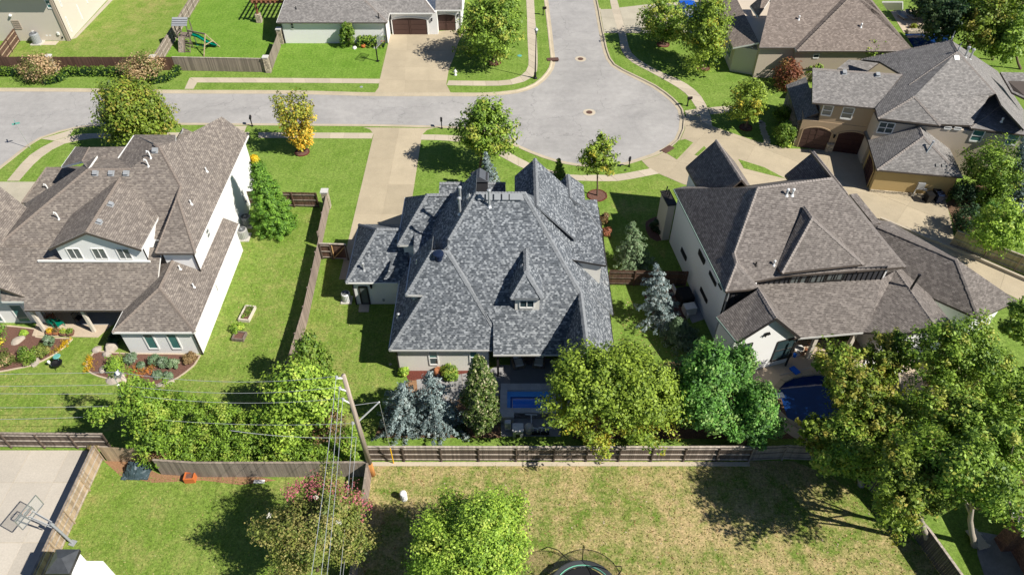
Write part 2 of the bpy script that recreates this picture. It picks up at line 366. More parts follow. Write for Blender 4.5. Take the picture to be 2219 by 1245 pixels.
def kerb(line, side, name='kerb'):
    m = MB(); n = len(line); prof = [(0, -.12), (0, .035), (.17, .03), (.27, -.09), (.62, -.112)]; rows = []
    for i, p in enumerate(line):
        d = (line[min(i+1, n-1)]-line[max(i-1, 0)]).normalized(); nn = V(-d.y, d.x, 0)*side
        rows.append([p+nn*q+V(0, 0, z) for q, z in prof])
    k = len(prof)
    m.add([q for r in rows for q in r], [(i*k+j, i*k+j+1, (i+1)*k+j+1, (i+1)*k+j) for i in range(n-1) for j in range(k-1)])
    return tag(m.build(name, M['kerb']), kind='structure')
kerb(k1, -1); kerb(k2, -1)
def sheet(name, px, mat, z=.004, smooth=False, kind='structure', world=None):
    pts = world or Gp(px)
    if smooth: pts = smooth_line(pts, .5, True)
    n = len(pts); A = sum(pts[i].x*pts[(i+1) % n].y-pts[(i+1) % n].x*pts[i].y for i in range(n))
    if A < 0: pts = pts[::-1]
    return tag(MB().poly([(p.x, p.y, z) for p in pts]).build(name, mat), kind=kind)
def pad(name, px, mat, z=.02, smooth=False, world=None, z0=-.1, kind='structure', parent=None):
    pts = world or Gp(px)
    if smooth: pts = smooth_line(pts, .5, True)
    return tag(MB().prism([(p.x, p.y) for p in pts], z0, z).build(name, mat, parent), kind=kind)
# lawns of a different growth
sheet('lawn', [(795, 1000), (1720, 998), (1800, 1030), (2090, 1260), (2090, 1330), (700, 1330), (765, 1245)], M['grass_dry'])
sheet('lawn', [(215, 1008), (330, 1030), (795, 1030), (765, 1245), (740, 1330), (60, 1330), (95, 1245)], M['grass_yard'])
sheet('lawn', [(432, 768), (519, 540), (545, 455), (705, 455), (620, 800), (560, 935), (0, 935), (0, 700), (300, 740)], M['grass_yard'])
sheet('lawn', [(705, 560), (860, 560), (860, 945), (640, 945), (640, 790)], M['grass_yard'], .006)
sheet('lawn', [(0, 125), (40, 95), (160, 85), (235, 0), (425, 0), (335, 122)], M['grass_yard'])
sheet('lawn', [(345, 125), (440, 0), (560, 0), (590, 60), (600, 95), (580, 125)], M['grass_lush'])
sheet('lawn', [(605, 92), (835, 100), (822, 168), (590, 165)], M['grass_lush'])
sheet('lawn', [(1290, 380), (1480, 395), (1462, 430), (1440, 560), (1300, 420)], M['grass_yard'])
# slabs ----------------------------------------------------------
def strip(name, A, B, mat, step=1.55, z=.022):
    a = smooth_line(Gp(A), .4); b = smooth_line(Gp(B), .4)
    La = sum((q-p).length for p, q in zip(a, a[1:])); n = max(1, round(La/step)); a = resample(a, n=n); b = resample(b, n=n)
    base = MB()
    for i in range(n): base.poly([(q.x, q.y, .009) for q in (a[i], a[i+1], b[i+1], b[i])])
    root = tag(base.build(name, M['kerb']), kind='structure')
    for i in range(n):
        q = [a[i].lerp(a[i+1], .012), a[i].lerp(a[i+1], .988), b[i].lerp(b[i+1], .988), b[i].lerp(b[i+1], .012)]
        dz = random.uniform(-.003, .004)
        MB().prism([(p.x, p.y) for p in q], -.02, z+dz).build('slab', mat, root)
    return root
strip('sidewalk', [(412, 168.5), (620, 169.5), (825, 171.5)], [(425, 179), (620, 179.5), (821, 181)], M['walk'])
pad('path', [(411, 169), (400, 193), (419, 193), (427, 179.5)], M['walk'], .018)
strip('sidewalk', [(971.7, 174.8), (1030, 175.5), (1080, 175.5), (1106, 173), (1129, 164.5), (1140, 154), (1145.5, 139), (1143, 80), (1141.7, 26), (1138, -40)],
      [(968, 185), (1030, 186), (1080, 186), (1109, 183.6), (1139, 176), (1156, 165), (1164.5, 148), (1163.5, 90), (1159, 31), (1155, -40)], M['walk'])
strip('sidewalk', [(1321.6, 0), (1325.4, 19), (1341, 77), (1347, 110), (1368, 134), (1414, 159), (1465.5, 188), (1491, 208), (1509, 234), (1519.5, 254), (1521, 263)],
      [(1337, 0), (1342, 17), (1356, 72), (1365, 108), (1383, 128.5), (1427, 154), (1476, 175), (1512, 200.5), (1532, 231), (1541, 257), (1543, 274)], M['walk'])
strip('path', [(1534, 233.5), (1585, 229)], [(1540, 248), (1590, 243)], M['walk'], 1.4)
pad('path', [(1484, 240), (1509, 236), (1518, 248), (1488, 252)], M['walk'], .018)
strip('sidewalk', [(560, 287), (810, 288.4)], [(560, 299), (806, 300.3)], M['walk'])
strip('sidewalk', [(914, 291.7), (960, 292.5), (1010, 296), (1050, 305), (1090, 323), (1140, 350), (1190, 368), (1237, 379), (1295, 379), (1333, 379), (1410, 365)],
      [(911, 303), (955, 304), (1000, 308), (1035, 316), (1070, 331), (1130, 363), (1185, 382), (1243, 391), (1289, 392), (1342, 392), (1428, 376)], M['walk'])
strip('sidewalk', [(15, 392), (64, 337), (117, 306), (150, 296), (210, 289), (540, 286.6)], [(41, 392), (85, 344.5), (133.6, 313.7), (185, 302.5), (240, 299), (540, 298.8)], M['walk'])
pad('path', [(507.6, 273), (534.6, 273), (529.5, 286.5), (501, 285.5)], M['walk'], .018)
pad('path', [(90, 301), (160, 280), (150, 295), (117, 305)], M['walk'], .017)
def drive(name, pts, mat, cuts=(), z=.02, kind='structure'):
    """a concrete surface cut into separate slabs along straight joints"""
    root = tag(MB().poly([(p.x, p.y, .008) for p in (pts if sum(pts[i].x*pts[i-1].y-pts[i-1].x*pts[i].y for i in range(len(pts))) < 0 else pts[::-1])]).build(name, M['kerb']), kind=kind)
    bm = bmesh.new(); bm.faces.new([bm.verts.new((p.x, p.y, 0)) for p in pts])
    for a, b in cuts:
        d = (b-a).normalized(); nn = V(-d.y, d.x, 0)
        bmesh.ops.bisect_plane(bm, geom=bm.verts[:]+bm.edges[:]+bm.faces[:], plane_co=a, plane_no=nn, dist=1e-4)
    for f in bm.faces:
        c = f.calc_center_median(); q = []
        for v in f.verts:
            d = (c-v.co); q.append(v.co+d.normalized()*min(.02, d.length*.3))
        if f.calc_area() < .05: continue
        MB().prism([(p.x, p.y) for p in q], -.02, z+random.uniform(-.002, .002)).build('slab', mat, root)
    bm.free(); return root
def cutsy(x0, x1, ys): return [(V(x0, y, 0), V(x1, y, 0)) for y in ys]
drive('driveway', [V(-15.55, 47, 0), V(-10.1, 47, 0), V(-10.1, 70.2, 0), V(-9.6, 71.2, 0), V(-8.9, 71.55, 0), V(-16.9, 71.7, 0), V(-16.1, 71.3, 0), V(-15.55, 70.3, 0)], M['drive'], cutsy(-20, -5, [51.5, 56.2, 61, 65.6]) + [(V(-12.8, 40, 0), V(-12.8, 80, 0))])
drive('driveway', Gp([(846, 74), (1012, 64), (994, 90), (985, 120), (972, 154), (967, 183), (977, 201.5), (812, 201), (820, 190), (823, 172)]), M['drive'], [(P(850, 145), P(990, 147)), (P(850, 110), P(990, 110)), (P(879, 145), P(876, 200)), (P(928, 145), P(927, 200)), (P(820, 173), P(970, 175))])
drive('driveway', Gp([(1300, 20.5), (1326, 20), (1342, 17), (1403, 10), (1480, 5), (1560, -10), (1640, -10), (1640, 60), (1560, 75), (1480, 72), (1395, 72), (1309, 72)]), M['drive_pale'], [(P(1327, 20), P(1343, 72)), (P(1342, 17), P(1358, 72)), (P(1310, 40), P(1400, 42))])
drive('driveway', Gp([(1484, 252), (1519, 250), (1545, 274), (1640, 307), (1715, 322), (1900, 328), (1885, 412), (2046, 424), (2062, 480), (2066, 510), (2075, 533), (2219, 603), (2330, 660), (2330, 720), (2219, 655), (2060, 575), (1900, 490), (1830, 460), (1700, 430), (1482, 400), (1429, 377), (1408, 366), (1390, 348), (1424, 337), (1453, 322), (1474, 304), (1484, 280)]), M['drive'],
      [(P(1485, 300), P(1535, 300)), (P(1460, 350), P(1640, 380)), (P(1530, 285), P(1506, 312)), (P(1640, 307), P(1620, 345)), (P(1800, 325), P(1780, 400)), (P(1900, 420), P(2050, 480)), (P(1980, 425), P(1930, 500)), (P(2075, 533), P(2060, 575)), (P(2180, 585), P(2165, 630))])
drive('driveway', Gp([(-120, 394), (78, 394), (60, 425), (75, 470), (40, 520), (-120, 640)]), M['drive_pale'], [(P(20, 394), P(-20, 520)), (P(-100, 440), P(60, 440))])
drive('court', Gp([(-140, 975), (192, 975), (85, 1245), (40, 1370), (-200, 1370)]), M['court'], [(P(0, 1045), P(160, 1045)), (P(0, 1175), P(90, 1175)), (P(66, 977), P(0, 1097)), (P(149, 978), P(15, 1245))])
for nm, px in (('lawn', [(1470, 305), (1485, 302), (1501.7, 309.4), (1466.7, 346), (1444, 332)]), ('lawn', [(1600, 345.5), (1656, 363), (1701, 387), (1675, 381), (1612, 365)]), ('lawn', [(1526, 317), (1530, 322), (1512, 338), (1505, 336)])):
    pad(nm, px, M['grass'], .04, z0=-.01)
# main house back patio, left house patio, right house pool deck
drive('patio', Gp([(902, 822), (985, 812), (1062, 800), (1080, 790), (1230, 792), (1230, 840), (1088, 842), (1080, 862), (1000, 856), (985, 875), (930, 870), (905, 850)]), M['patio_grey'], [(P(950, 812), P(958, 872)), (P(1000, 805), P(1005, 860)), (P(1045, 800), P(1045, 860)), (P(910, 842), P(1080, 838)), (P(1110, 790), P(1110, 842)), (P(1160, 790), P(1160, 842))])
pad('patio', [(70, 728), (80, 700), (100, 640), (300, 640), (260, 690), (212, 731)], M['deck'], .06)
def holed(name, outer, hole, mat, z):
    vs = []; es = []
    for poly in (outer, hole):
        b = len(vs); n = len(poly); vs += [Vector((p[0], p[1])) for p in poly]; es += [(b+i, b+(i+1) % n) for i in range(n)]
    r = delaunay_2d_cdt(vs, es, [], 0, 1e-4); V2 = r[0]; fs = []
    for f in r[2]:
        cx = sum(V2[i].x for i in f)/3; cy = sum(V2[i].y for i in f)/3
        if pip(cx, cy, outer) and not pip(cx, cy, hole): fs.append(tuple(f))
    o = MB().add([(v.x, v.y, z) for v in V2], fs).build(name, mat); o['kind'] = 'structure'; return o
holed('pool_deck', Gp([(1600, 760), (1720, 735), (1960, 740), (2050, 850), (2030, 960), (1800, 985), (1716, 945), (1664, 905), (1640, 850)]), POOL2, M['deck'], .012)
# ================================================================ HOUSES: helpers
def Zf(ox, oy, sc):
    def f(px_, py_, **k): return P(ox+px_/sc, oy+py_/sc, **k)
    return f
z1 = Zf(740, 320, 3.458); z2 = Zf(800, 620, 3.6625); z5 = Zf(0, 270, 3.891); z6 = Zf(0, 560, 3.891)
z3r = Zf(1280, 280, 4.15); z4r = Zf(1420, 540, 3.263); z5r = Zf(1680, 280, 3.6624); z6r = Zf(1640, 600, 3.4577)
zt = Zf(1600, 0, 3.557); za = Zf(0, 0, 3.891); zb = Zf(540, 0, 3.891); zc = Zf(1080, 0, 3.891)
class Roof:
    def __init__(s): s.faces = []
    def f(s, *pts): s.faces.append([Vector(p) for p in pts]); return s
    def build(s, parent, mat, edge, t=.2, name='roof'):
        bm = bmesh.new(); uvl = bm.loops.layers.uv.new('UVMap'); off = Vector(root_of(parent).location)
        for pts in s.faces:
            n = Vector((0, 0, 0))
            for i in range(len(pts)): n += (pts[i]-pts[0]).cross(pts[(i+1) % len(pts)]-pts[0])
            if n.z < 0: pts = pts[::-1]; n = -n
            n.normalize()
            u = ZV.cross(n)
            u = XV.copy() if u.length < .02 else u.normalized()
            v = n.cross(u)
            k = len(pts)
            top = bm.faces.new([bm.verts.new(p-off) for p in pts]); bot = bm.faces.new([bm.verts.new(p-off-V(0, 0, t)) for p in pts[::-1]])
            for fc in (top, bot):
                for l in fc.loops: q = l.vert.co+off; l[uvl].uv = (q.dot(u), q.dot(v))
            bot.material_index = 1
            tv = top.verts[:]; bv = bot.verts[:][::-1]
            for i in range(k):
                j = (i+1) % k; sf = bm.faces.new((tv[j], tv[i], bv[i], bv[j])); sf.material_index = 1
        me = bpy.data.meshes.new(name); bm.to_mesh(me); bm.free(); me.materials.append(mat); me.materials.append(edge)
        o = bpy.data.objects.new(name, me); C.objects.link(o); o.parent = parent; return o
def caps(parent, segs, mat, w=.17, step=.24, name='ridge_caps'):
    m = MB()
    for a, b in segs:
        a = Vector(a); b = Vector(b); L = (b-a).length; d = (b-a)/max(L, 1e-6); sd = d.cross(ZV)
        if sd.length < 1e-3: continue
        sd.normalize(); up = sd.cross(d)
        if a.z > b.z: a, b = b, a; d = -d
        k = max(1, int(L/step))
        for i in range(k):
            p = a+d*(L*i/k); q = a+d*(L*(i+1.12)/k); ww = w*random.uniform(.9, 1.12); h0 = .07+random.uniform(0, .025); h1 = .035
            vs = [p-sd*ww-up*.05, p+up*h0, p+sd*ww-up*.05, q-sd*ww-up*.07, q+up*h1, q+sd*ww-up*.07]
            m.add(vs, [(0, 1, 4, 3), (1, 2, 5, 4), (0, 2, 1)])
    o = m.build(name, mat, parent); o['kind'] = 'stuff'; return o
def gutter(parent, mat, *pts, w=.13):
    for a, b in zip(pts, pts[1:]): 
        MB().beam(Vector(a)-V(0, 0, .09), Vector(b)-V(0, 0, .09), w, .14).build('gutter', mat, parent)
def downspout(parent, mat, p, z0=0.):
    MB().box((p.x, p.y, (p.z-.1+z0)/2), (.1, .1, p.z-.1-z0)).build('downspout', mat, parent)
def inset(pts, d):
    n = len(pts); A = sum(pts[i].x*pts[(i+1) % n].y-pts[(i+1) % n].x*pts[i].y for i in range(n)); out = []
    if A < 0: pts = pts[::-1]
    for i in range(n):
        a, b, c = pts[i-1], pts[i], pts[(i+1) % n]; e1 = (b-a); e2 = (c-b); e1 = V(e1.x, e1.y, 0).normalized(); e2 = V(e2.x, e2.y, 0).normalized()
        n1 = V(-e1.y, e1.x, 0); n2 = V(-e2.y, e2.x, 0); q = n1+n2; q = q.normalized()
        out.append(V(b.x, b.y, 0)+q*d/max(.3, q.dot(n1)))
    return out
def block(parent, pts, z0, z1, mat, ins=.35, name='wall'):
    q = inset([Vector(p) for p in pts], ins) if ins else pts
    return MB().prism([(p.x, p.y) for p in q], z0, z1).build(name, mat, parent), q
def wallpoly(parent, pts, mat, t=.15, name='wall'):
    pts = [Vector(p) for p in pts]; n = (pts[1]-pts[0]).cross(pts[2]-pts[0])
    if n.dot(O-pts[0]) < 0: pts = pts[::-1]
    return MB().plate(pts, t).build(name, mat, parent)
def window(parent, q, frame, pane, nx=1, ny=2, fw=.07, out=.03, name='window', blind=None, sill=True):
    """q: top-left, top-right, bottom-right, bottom-left on the wall face"""
    q = [Vector(p) for p in q]; n = (q[1]-q[0]).cross(q[3]-q[0]).normalized()
    if n.dot(O-q[0]) < 0: n = -n
    f = lambda u, v: (q[0].lerp(q[1], u)).lerp(q[3].lerp(q[2], u), v)+n*out
    m = MB()
    m.beam(f(0, 0), f(1, 0), fw, .06, up=n); m.beam(f(0, 1), f(1, 1), fw*(1.6 if sill else 1), .08, up=n); m.beam(f(0, 0), f(0, 1), fw, .055, up=n); m.beam(f(1, 0), f(1, 1), fw, .055, up=n)
    w = m.build(name, frame, parent)
    for i in range(1, nx): MB().beam(f(i/nx, 0), f(i/nx, 1), fw*.8, .05, up=n).build('mullion', frame, w)
    for j in range(1, ny): MB().beam(f(0, j/ny), f(1, j/ny), fw*.8, .052, up=n).build('transom', frame, w)
    for i in range(nx):
        for j in range(ny):
            pm = pane if not (blind and j == 0) else blind
            pts = [f(i/nx, j/ny)-n*.018, f((i+1)/nx, j/ny)-n*.018, f((i+1)/nx, (j+1)/ny)-n*.018, f(i/nx, (j+1)/ny)-n*.018]
            if (pts[1]-pts[0]).cross(pts[2]-pts[0]).dot(n) < 0: pts = pts[::-1]
            MB().plate(pts, .008).build('pane', pm, w)
    return w
def winq(z, x0, y0, x1, y1, pl, skew=0):
    """window outline from zoom pixels: upright in the place: left top and right bottom fix it on the wall plane"""
    a = z(x0, y0, pl=pl); b = z(x1, y1, pl=pl)
    return [V(a.x, a.y, a.z), V(b.x, b.y, a.z), V(b.x, b.y, b.z), V(a.x, a.y, b.z)]
def pipe_vent(parent, p, mat, h=.5, r=.06, hood=True):
    m = MB(); m.lathe(p-V(0, 0, .1), [(r*2.6, 0), (r*1.3, .16), (r, .17), (r, h+.1)], 8)
    if hood: m.lathe(p+V(0, 0, h), [(r*1.7, -.12), (r*1.7, .03), (r*.6, .08)], 8)
    return m.build('vent_pipe', mat, parent, smooth=False)
def gooseneck(parent, p, mat, h=.45, dx=-.18, r=.055):
    m = MB(); m.lathe(p-V(0, 0, .1), [(r*2.8, 0), (r*1.2, .14)], 8)
    m.tube([p, p+V(0, 0, h), p+V(dx*.3, 0, h+.16), p+V(dx*.8, 0, h+.18), p+V(dx*1.2, 0, h+.02)], r, 7); return m.build('vent_pipe', mat, parent)
def box_vent(parent, p, mat, s=.38, slope=(0, -1, .7)):
    m = MB(); n = Vector((-0, 0, 1)); d = Vector((slope[0], slope[1], -slope[2])).normalized(); sd = d.cross(ZV).normalized(); n = sd.cross(d)
    if n.z < 0: n = -n
    ax = Matrix((d, sd, n)).transposed(); m.box(p+n*.08, (s, s, .2), ax=ax); m.box(p+n*.2, (s*1.15, s*1.15, .05), ax=ax); m.box(p+n*.01, (s*1.6, s*1.5, .03), ax=ax)
    return m.build('roof_vent', mat, parent)
def garage_door(parent, a, b, z1, mat, frame, rows=4, cols=4, arch=.25, out=.03):
    """door between floor points a, b; separate raised panels; segmental arch on top"""
    a = Vector(a); b = Vector(b); d = (b-a); W_ = d.length; d.normalize(); n = V(d.y, -d.x, 0)
    if n.dot(O-a) < 0: n = -n
    top = [a+d*(W_*i/10)+V(0, 0, z1+arch*(1-(2*i/10-1)**2)) for i in range(11)]
    pts = [a+n*out, b+n*out]+[p+n*out for p in top[::-1]]
    if (pts[1]-pts[0]).cross(pts[2]-pts[0]).dot(n) < 0: pts = pts[::-1]
    door = MB().plate(pts, .05).build('garage_door', mat, parent)
    for i in range(cols):
        for j in range(rows):
            u0, u1 = (i+.07)/cols*W_, (i+.93)/cols*W_; v0, v1 = (j+.06)/rows*z1, (j+.94)/rows*z1
            c = a+d*(u0+u1)/2+V(0, 0, (v0+v1)/2)+n*(out+.012)
            MB().box(c, (u1-u0, .03, v1-v0), rz=math.atan2(d.y, d.x)).build('panel', mat, door)
    MB().beam(a+d*W_/2+n*(out+.03)+V(0, 0, .02), a+d*W_/2+n*(out+.03)+V(0, 0, z1+arch*.95), .09, .04, up=n).build('mullion', mat, door)
    m = MB()
    for p, q in zip(top, top[1:]): m.beam(p+n*(out+.02), q+n*(out+.02), .12, .07, up=n)
    m.beam(a+n*(out+.02), top[0]+n*(out+.02), .12, .07, up=n); m.beam(b+n*(out+.02), top[-1]+n*(out+.02), .12, .07, up=n)
    m.build('door_frame', frame, door); return door
def wall_lamp(parent, p, n):
    m = MB(); m.box(p+n*.1, (.14, .14, .3)); m.box(p+n*.1+V(0, 0, .18), (.2, .2, .05)); m.box(p+n*.04, (.08, .1, .1)); return m.build('wall_lamp', M['black'], parent)
# ================================================================ MAIN HOUSE (grey shingles)
H1 = thing('house', 'house in the middle with a steep blue grey shingled roof and a hipped dormer', 'house', (0, 44, 0))
def main_house():
    R = Roof(); S = 1.12; cp = []
    a1 = P(843, 757, z=3.1); F1 = PL(a1, (0, -1), S); a2 = P(1072, 757.5, pl=F1); b1 = P(918, 639, pl=F1); c1 = P(879, 638, pl=F1)
    r1 = P(935, 544, pl=F1); r2 = P(970, 543, pl=F1); v1 = P(1069, 705, pl=F1)
    R.f(a1, a2, v1, r2, r1, c1, P(916, 639, pl=F1), b1)
    L1 = P3(c1, r1, c1+YV); e2 = V(c1.x, c1.y+4.2, c1.z)
    R.f(c1, r1, V(r1.x, r1.y+1.8, r1.z), e2); cp += [(c1, r1), (a1, b1), (r1, r2)]
    L2 = P3(a1, b1, a1+YV); yb = 48.5
    R.f(a1, b1, V(b1.x, yb, b1.z), V(a1.x, yb, a1.z))
    # second left wing behind it
    w1 = z1(420, 728, z=5.9); F3 = PL(w1, (0, -1), S); w2 = z1(640, 350, pl=F3); w3 = z1(875, 345, pl=F3); w4 = z1(700, 640, pl=F3); w5 = z1(545, 728, pl=F3)
    R.f(w1, z1(720, 728, pl=F3), w4, w3, w2); cp += [(w1, w2), (w2, w3)]
    wl = V(w1.x, z1(460, 370, z=5.9).y, 5.9)
    wl.x = w1.x
    R.f(w1, w2, wl)
    R.f(w2, w3, V(w3.x, wl.y, w1.z), wl)
    # main slope
    p1 = P(1069, 767.5, z=3.12); F2 = PL(p1, (0, -1), .93); p2 = P(1214, 767, pl=F2); Qp = P(1258, 634, pl=F2); Rr = P(1136, 417, pl=F2); m1 = P(1031, 417, pl=F2); h1 = P(971, 519.5, pl=F2)
    h2 = P(968, 545, pl=F2); h3 = P(1069, 700, pl=F2)
    R.f(p1, p2, Qp, Rr, m1, h1, V(h2.x, h2.y, h2.z-.02), h3); cp += [(Qp, Rr), (m1, h1), (m1, Rr)]
    RS = P3(r2, v1, r2+YV)
    def rsx(y): zf = onz(F2, 0, y).z-.02; n, k = RS; return V((k-n.y*y-n.z*zf)/n.x, y, zf)
    R.f(r2, v1, rsx(v1.y+.3), rsx(r2.y)+V(0, .02, 0)); cp.append((r2, v1))
    Lm = P3(m1, h1, m1+YV)
    dl = V(h1.x-3.2, 0, 0); zz = onz(Lm, h1.x-2.6, 0).z
    R.f(m1, h1, onz(Lm, h1.x, h2.y), onz(Lm, h1.x-1.6, h2.y), onz(Lm, h1.x-1.6, m1.y+3), V(m1.x, m1.y+3, m1.z))
    s0_ = z1(545, 640, pl=F3); s1_ = z1(705, 618, pl=F3); R.f(s0_, s1_, z1(705, 774, z=s1_.z-.35), z1(540, 790, z=s0_.z-.4))           # little saddle between the wings
    R.f(m1, Rr, Rr+V(0, 5, -4.5), m1+V(0, 5, -4.5))
    R2 = P3(Rr, Qp, Rr+YV); xe = z2(1940, 200, z=3.1).x; ye = z2(1940, 200, z=3.1).y
    E1 = onz(R2, xe, ye)
    R.f(Rr, Qp, onz(R2, Qp.x, ye), E1, onz(R2, xe, Rr.y+7.2))
    pass
    # right wing towards the camera
    wr = P(1272, 748, z=Qp.z); LW = P3(Qp, p2, Qp+YV); fz = p2.z
    yf = wr.y-1.1; lx = onz(LW, 0, 0)
    xl = Qp.x-(Qp.z-fz)/((Qp.z-fz)/(Qp.x-p2.x)); lw = V(xl, yf, fz); rw = V(xe-.35, yf, 3.0)
    R.f(Qp, wr, lw, V(xl, p2.y+.2, fz)); R.f(Qp-V(0, 0, .05), wr, rw, V(xe-.35, ye+.4, 3.0), V(Qp.x, ye+.4, Qp.z-.05)); R.f(wr, lw, rw)
    cp += [(Qp, wr), (wr, lw), (wr, rw)]
    pass
    # low upper-right roof
    u1 = z1(1580, 385, z=7.1); u2 = z1(1915, 388, z=6.3); u3 = z1(1975, 880, z=6.3); u4 = z1(1660, 812, z=7.1)
    u3.x = u2.x; u4.y = u3.y
    hipa = z1(1780, 392, z=6.7); hipb = V(u3.x, z1(1910, 620, z=6.3).y, 6.3)
    R.f(u1, hipa, hipb, u3, u4); R.f(hipa, u2, hipb); cp.append((hipa, hipb))
    wallpoly(H1, [V(u4.x-.6, u3.y+.25, 3.2), V(u3.x-.3, u3.y+.25, 3.2), V(u3.x-.3, u3.y+.25, 6.15), V(u4.x-.6, u3.y+.25, 6.95)], M['offwhite'])
    block(H1, [V(2.5, u3.y+.4, 0), V(u3.x-.3, u3.y+.4, 0), V(u3.x-.3, u1.y+.2, 0), V(2.5, u1.y+.2, 0)], 0, 6.05, M['offwhite'], 0)
    # street side gables
    def gable(apex, lx_, ze, rx_, y0, y1, k=1.):
        rx2 = apex.x+(rx_-apex.x)*k; zr_ = apex.z-(apex.z-ze)*k
        R.f(V(apex.x, y0, apex.z), V(apex.x, y1, apex.z), V(lx_, y1, ze), V(lx_, y0, ze)); R.f(V(apex.x, y0, apex.z), V(rx2, y0, zr_), V(rx2, y1, zr_), V(apex.x, y1, apex.z)); cp.append((V(apex.x, y0, apex.z), V(apex.x, y1, apex.z)))
        block(H1, [V(lx_+.25, y0+3, 0), V(rx_-.25, y0+3, 0), V(rx_-.25, y1-.3, 0), V(lx_+.25, y1-.3, 0)], 0, ze-.05, M['offwhite'], 0)
        wallpoly(H1, [V(lx_+.25, y1-.3, ze-.1), V(rx_-.25, y1-.3, ze-.1), V(apex.x, y1-.3, apex.z-.35)], M['offwhite'])
    def tower(zoom, ax, ay, lx, ly, zr):
        A = zoom(ax, ay, z=zr); lo, hi = 2., zr
        for _ in range(40):
            m = (lo+hi)/2
            if zoom(lx, ly, z=m).y > A.y: lo = m
            else: hi = m
        Lp = zoom(lx, ly, z=lo); return A, Lp
    A, Lp = tower(z1, 1450, 80, 1297, 213, 10.6); gable(A, Lp.x, Lp.z, 2*A.x-Lp.x, 44.3, A.y, 1.9)
    R.f(V(A.x, 44.3, A.z), V(A.x-.5, 44.1, A.z-.8), V(A.x+.5, 44.1, A.z-.8)); A2, Lp2 = tower(z1, 1697, 200, 1605, 278, 7.5); gable(A2, Lp2.x, Lp2.z, 2*A2.x-Lp2.x+.4, u1.y-.3, A2.y)
    R.f(V(A2.x, u1.y-.3, A2.z), V(Lp2.x, u1.y-.7, Lp2.z-.3), V(2*A2.x-Lp2.x+.4, u1.y-.7, Lp2.z-.3))
    # rear ridge piece with its metal chimney
    g1 = z1(735, 262, z=7.2); g2 = z1(1228, 258, z=7.2); g2.y = g1.y
    R.f(g1, g2, g2+V(0, -4.6, -3.4), g1+V(-.3, -4.6, -3.4)); R.f(g1, g2, g2+V(0, 4, -4), g1+V(0, 4, -4))
    cp.append((g1, g2))
    block(H1, [g1+V(.4, -4, 0), g2+V(0, -4, 0), g2+V(0, 3.6, 0), g1+V(.4, 3.6, 0)], 0, 3.4, M['offwhite'], 0)
    # low left wing with its own hip
    k1_ = z1(33, 1007, z=3.0); k2_ = z1(418, 1012, z=3.0); kF = PL(k1_, (0, -1), .95); ka = z1(265, 607, pl=kF); kb = z1(402, 612, pl=kF); kb.z = ka.z; kb.y = ka.y; kb.x = k2_.x+.9
    kl = V(k1_.x, z1(132, 572, z=3.0).y, 3.0)
    R.f(k1_, V(kb.x, k1_.y, 3), kb, ka); R.f(k1_, ka, kl); R.f(ka, kb, V(kb.x, kl.y, 3), kl); cp += [(k1_, ka), (ka, kb), (ka, kl)]
    block(H1, [k1_, V(kb.x+1, k1_.y, 0), V(kb.x+1, kl.y, 0), kl], 0, 2.95, M['white'], .35)
    gutter(H1, M['trimwhite'], V(k1_.x, kl.y, 3), k1_, V(k2_.x, k1_.y, 3))
    kk=P3(k1_,ka,k1_+YV); pass
    # dormer
    d0 = P(1116, 671, pl=F2); d1 = P(1168.5, 671, pl=F2); yd = d0.y; e0 = P(1106, 646, y=yd-.3); e1 = P(1177, 646, y=yd-.3); e1.z = e0.z
    ap = P(1140.5, 586, y=yd+.95); rb = P(1137.6, 547, pl=F2); rb.z = max(rb.z, ap.z); rb.x = ap.x
    yb_ = (rb.y+yd)/2+.6
    kk=P3(e0,ap,e0+YV); pass
    R.f(e0, e1, ap); R.f(e0, ap, V(ap.x, rb.y+.3, ap.z), V(e0.x, yb_, e0.z)); R.f(e1, V(e1.x, yb_, e1.z), V(ap.x, rb.y+.3, ap.z), ap); cp += [(ap, e0), (ap, e1), (ap, V(ap.x, rb.y, ap.z))]
    block(H1, [V(d0.x, yd, 0), V(d1.x, yd, 0), V(d1.x, yb_+.6, 0), V(d0.x, yb_+.6, 0)], d0.z-.3, e0.z-.05, M['offwhite'], 0)
    wp = (V(0, -1, 0), -yd)
    window(H1, winq(z1, 1336, 1140, 1442, 1196, wp), M['trimwhite'], M['glass'], 2, 1, .09)
    R.build(H1, M['roof_grey'], M['cap_grey']); caps(H1, cp, M['cap_grey'], .19)
    # bodies
    block(H1, [a1+V(0, 0, 0), V(p1.x, a1.y, 0), V(p1.x, yb, 0), V(a1.x, yb, 0)], 0, 3.0, M['offwhite'], .42)
    block(H1, [c1, V(-2, c1.y, 0), V(-2, e2.y-.2, 0), V(c1.x, e2.y-.2, 0)], 2.5, c1.z-.1, M['offwhite'], .4)
    block(H1, [w1, V(w3.x, w1.y, 0), V(w3.x, wl.y, 0), wl], 0, 5.8, M['white'], .4)
    yi = 40.5                                                                     # back wall of the covered patio
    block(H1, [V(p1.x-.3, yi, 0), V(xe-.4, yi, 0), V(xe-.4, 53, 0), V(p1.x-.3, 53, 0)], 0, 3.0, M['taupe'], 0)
    block(H1, [V(xl+.5, yf+.4, 0), V(xe-.75, yf+.4, 0), V(xe-.75, yi+1, 0), V(xl+.5, yi+1, 0)], 0, 2.9, M['offwhite'], 0)
    MB().box(((p1.x+xl)/2+.2, (p1.y+yi)/2+.3, 2.93), (xl-p1.x+.6, yi-p1.y-.4, .08)).build('patio_ceiling', M['offwhite'], H1)
    post = MB().box((p1.x+.32, p1.y+.4, 1.45), (.16, .16, 2.9)); post.build('post', M['trimdark'], H1); MB().box((p2.x-.1, p1.y+.4, 1.45), (.16, .16, 2.9)).build('post', M['trimdark'], H1)
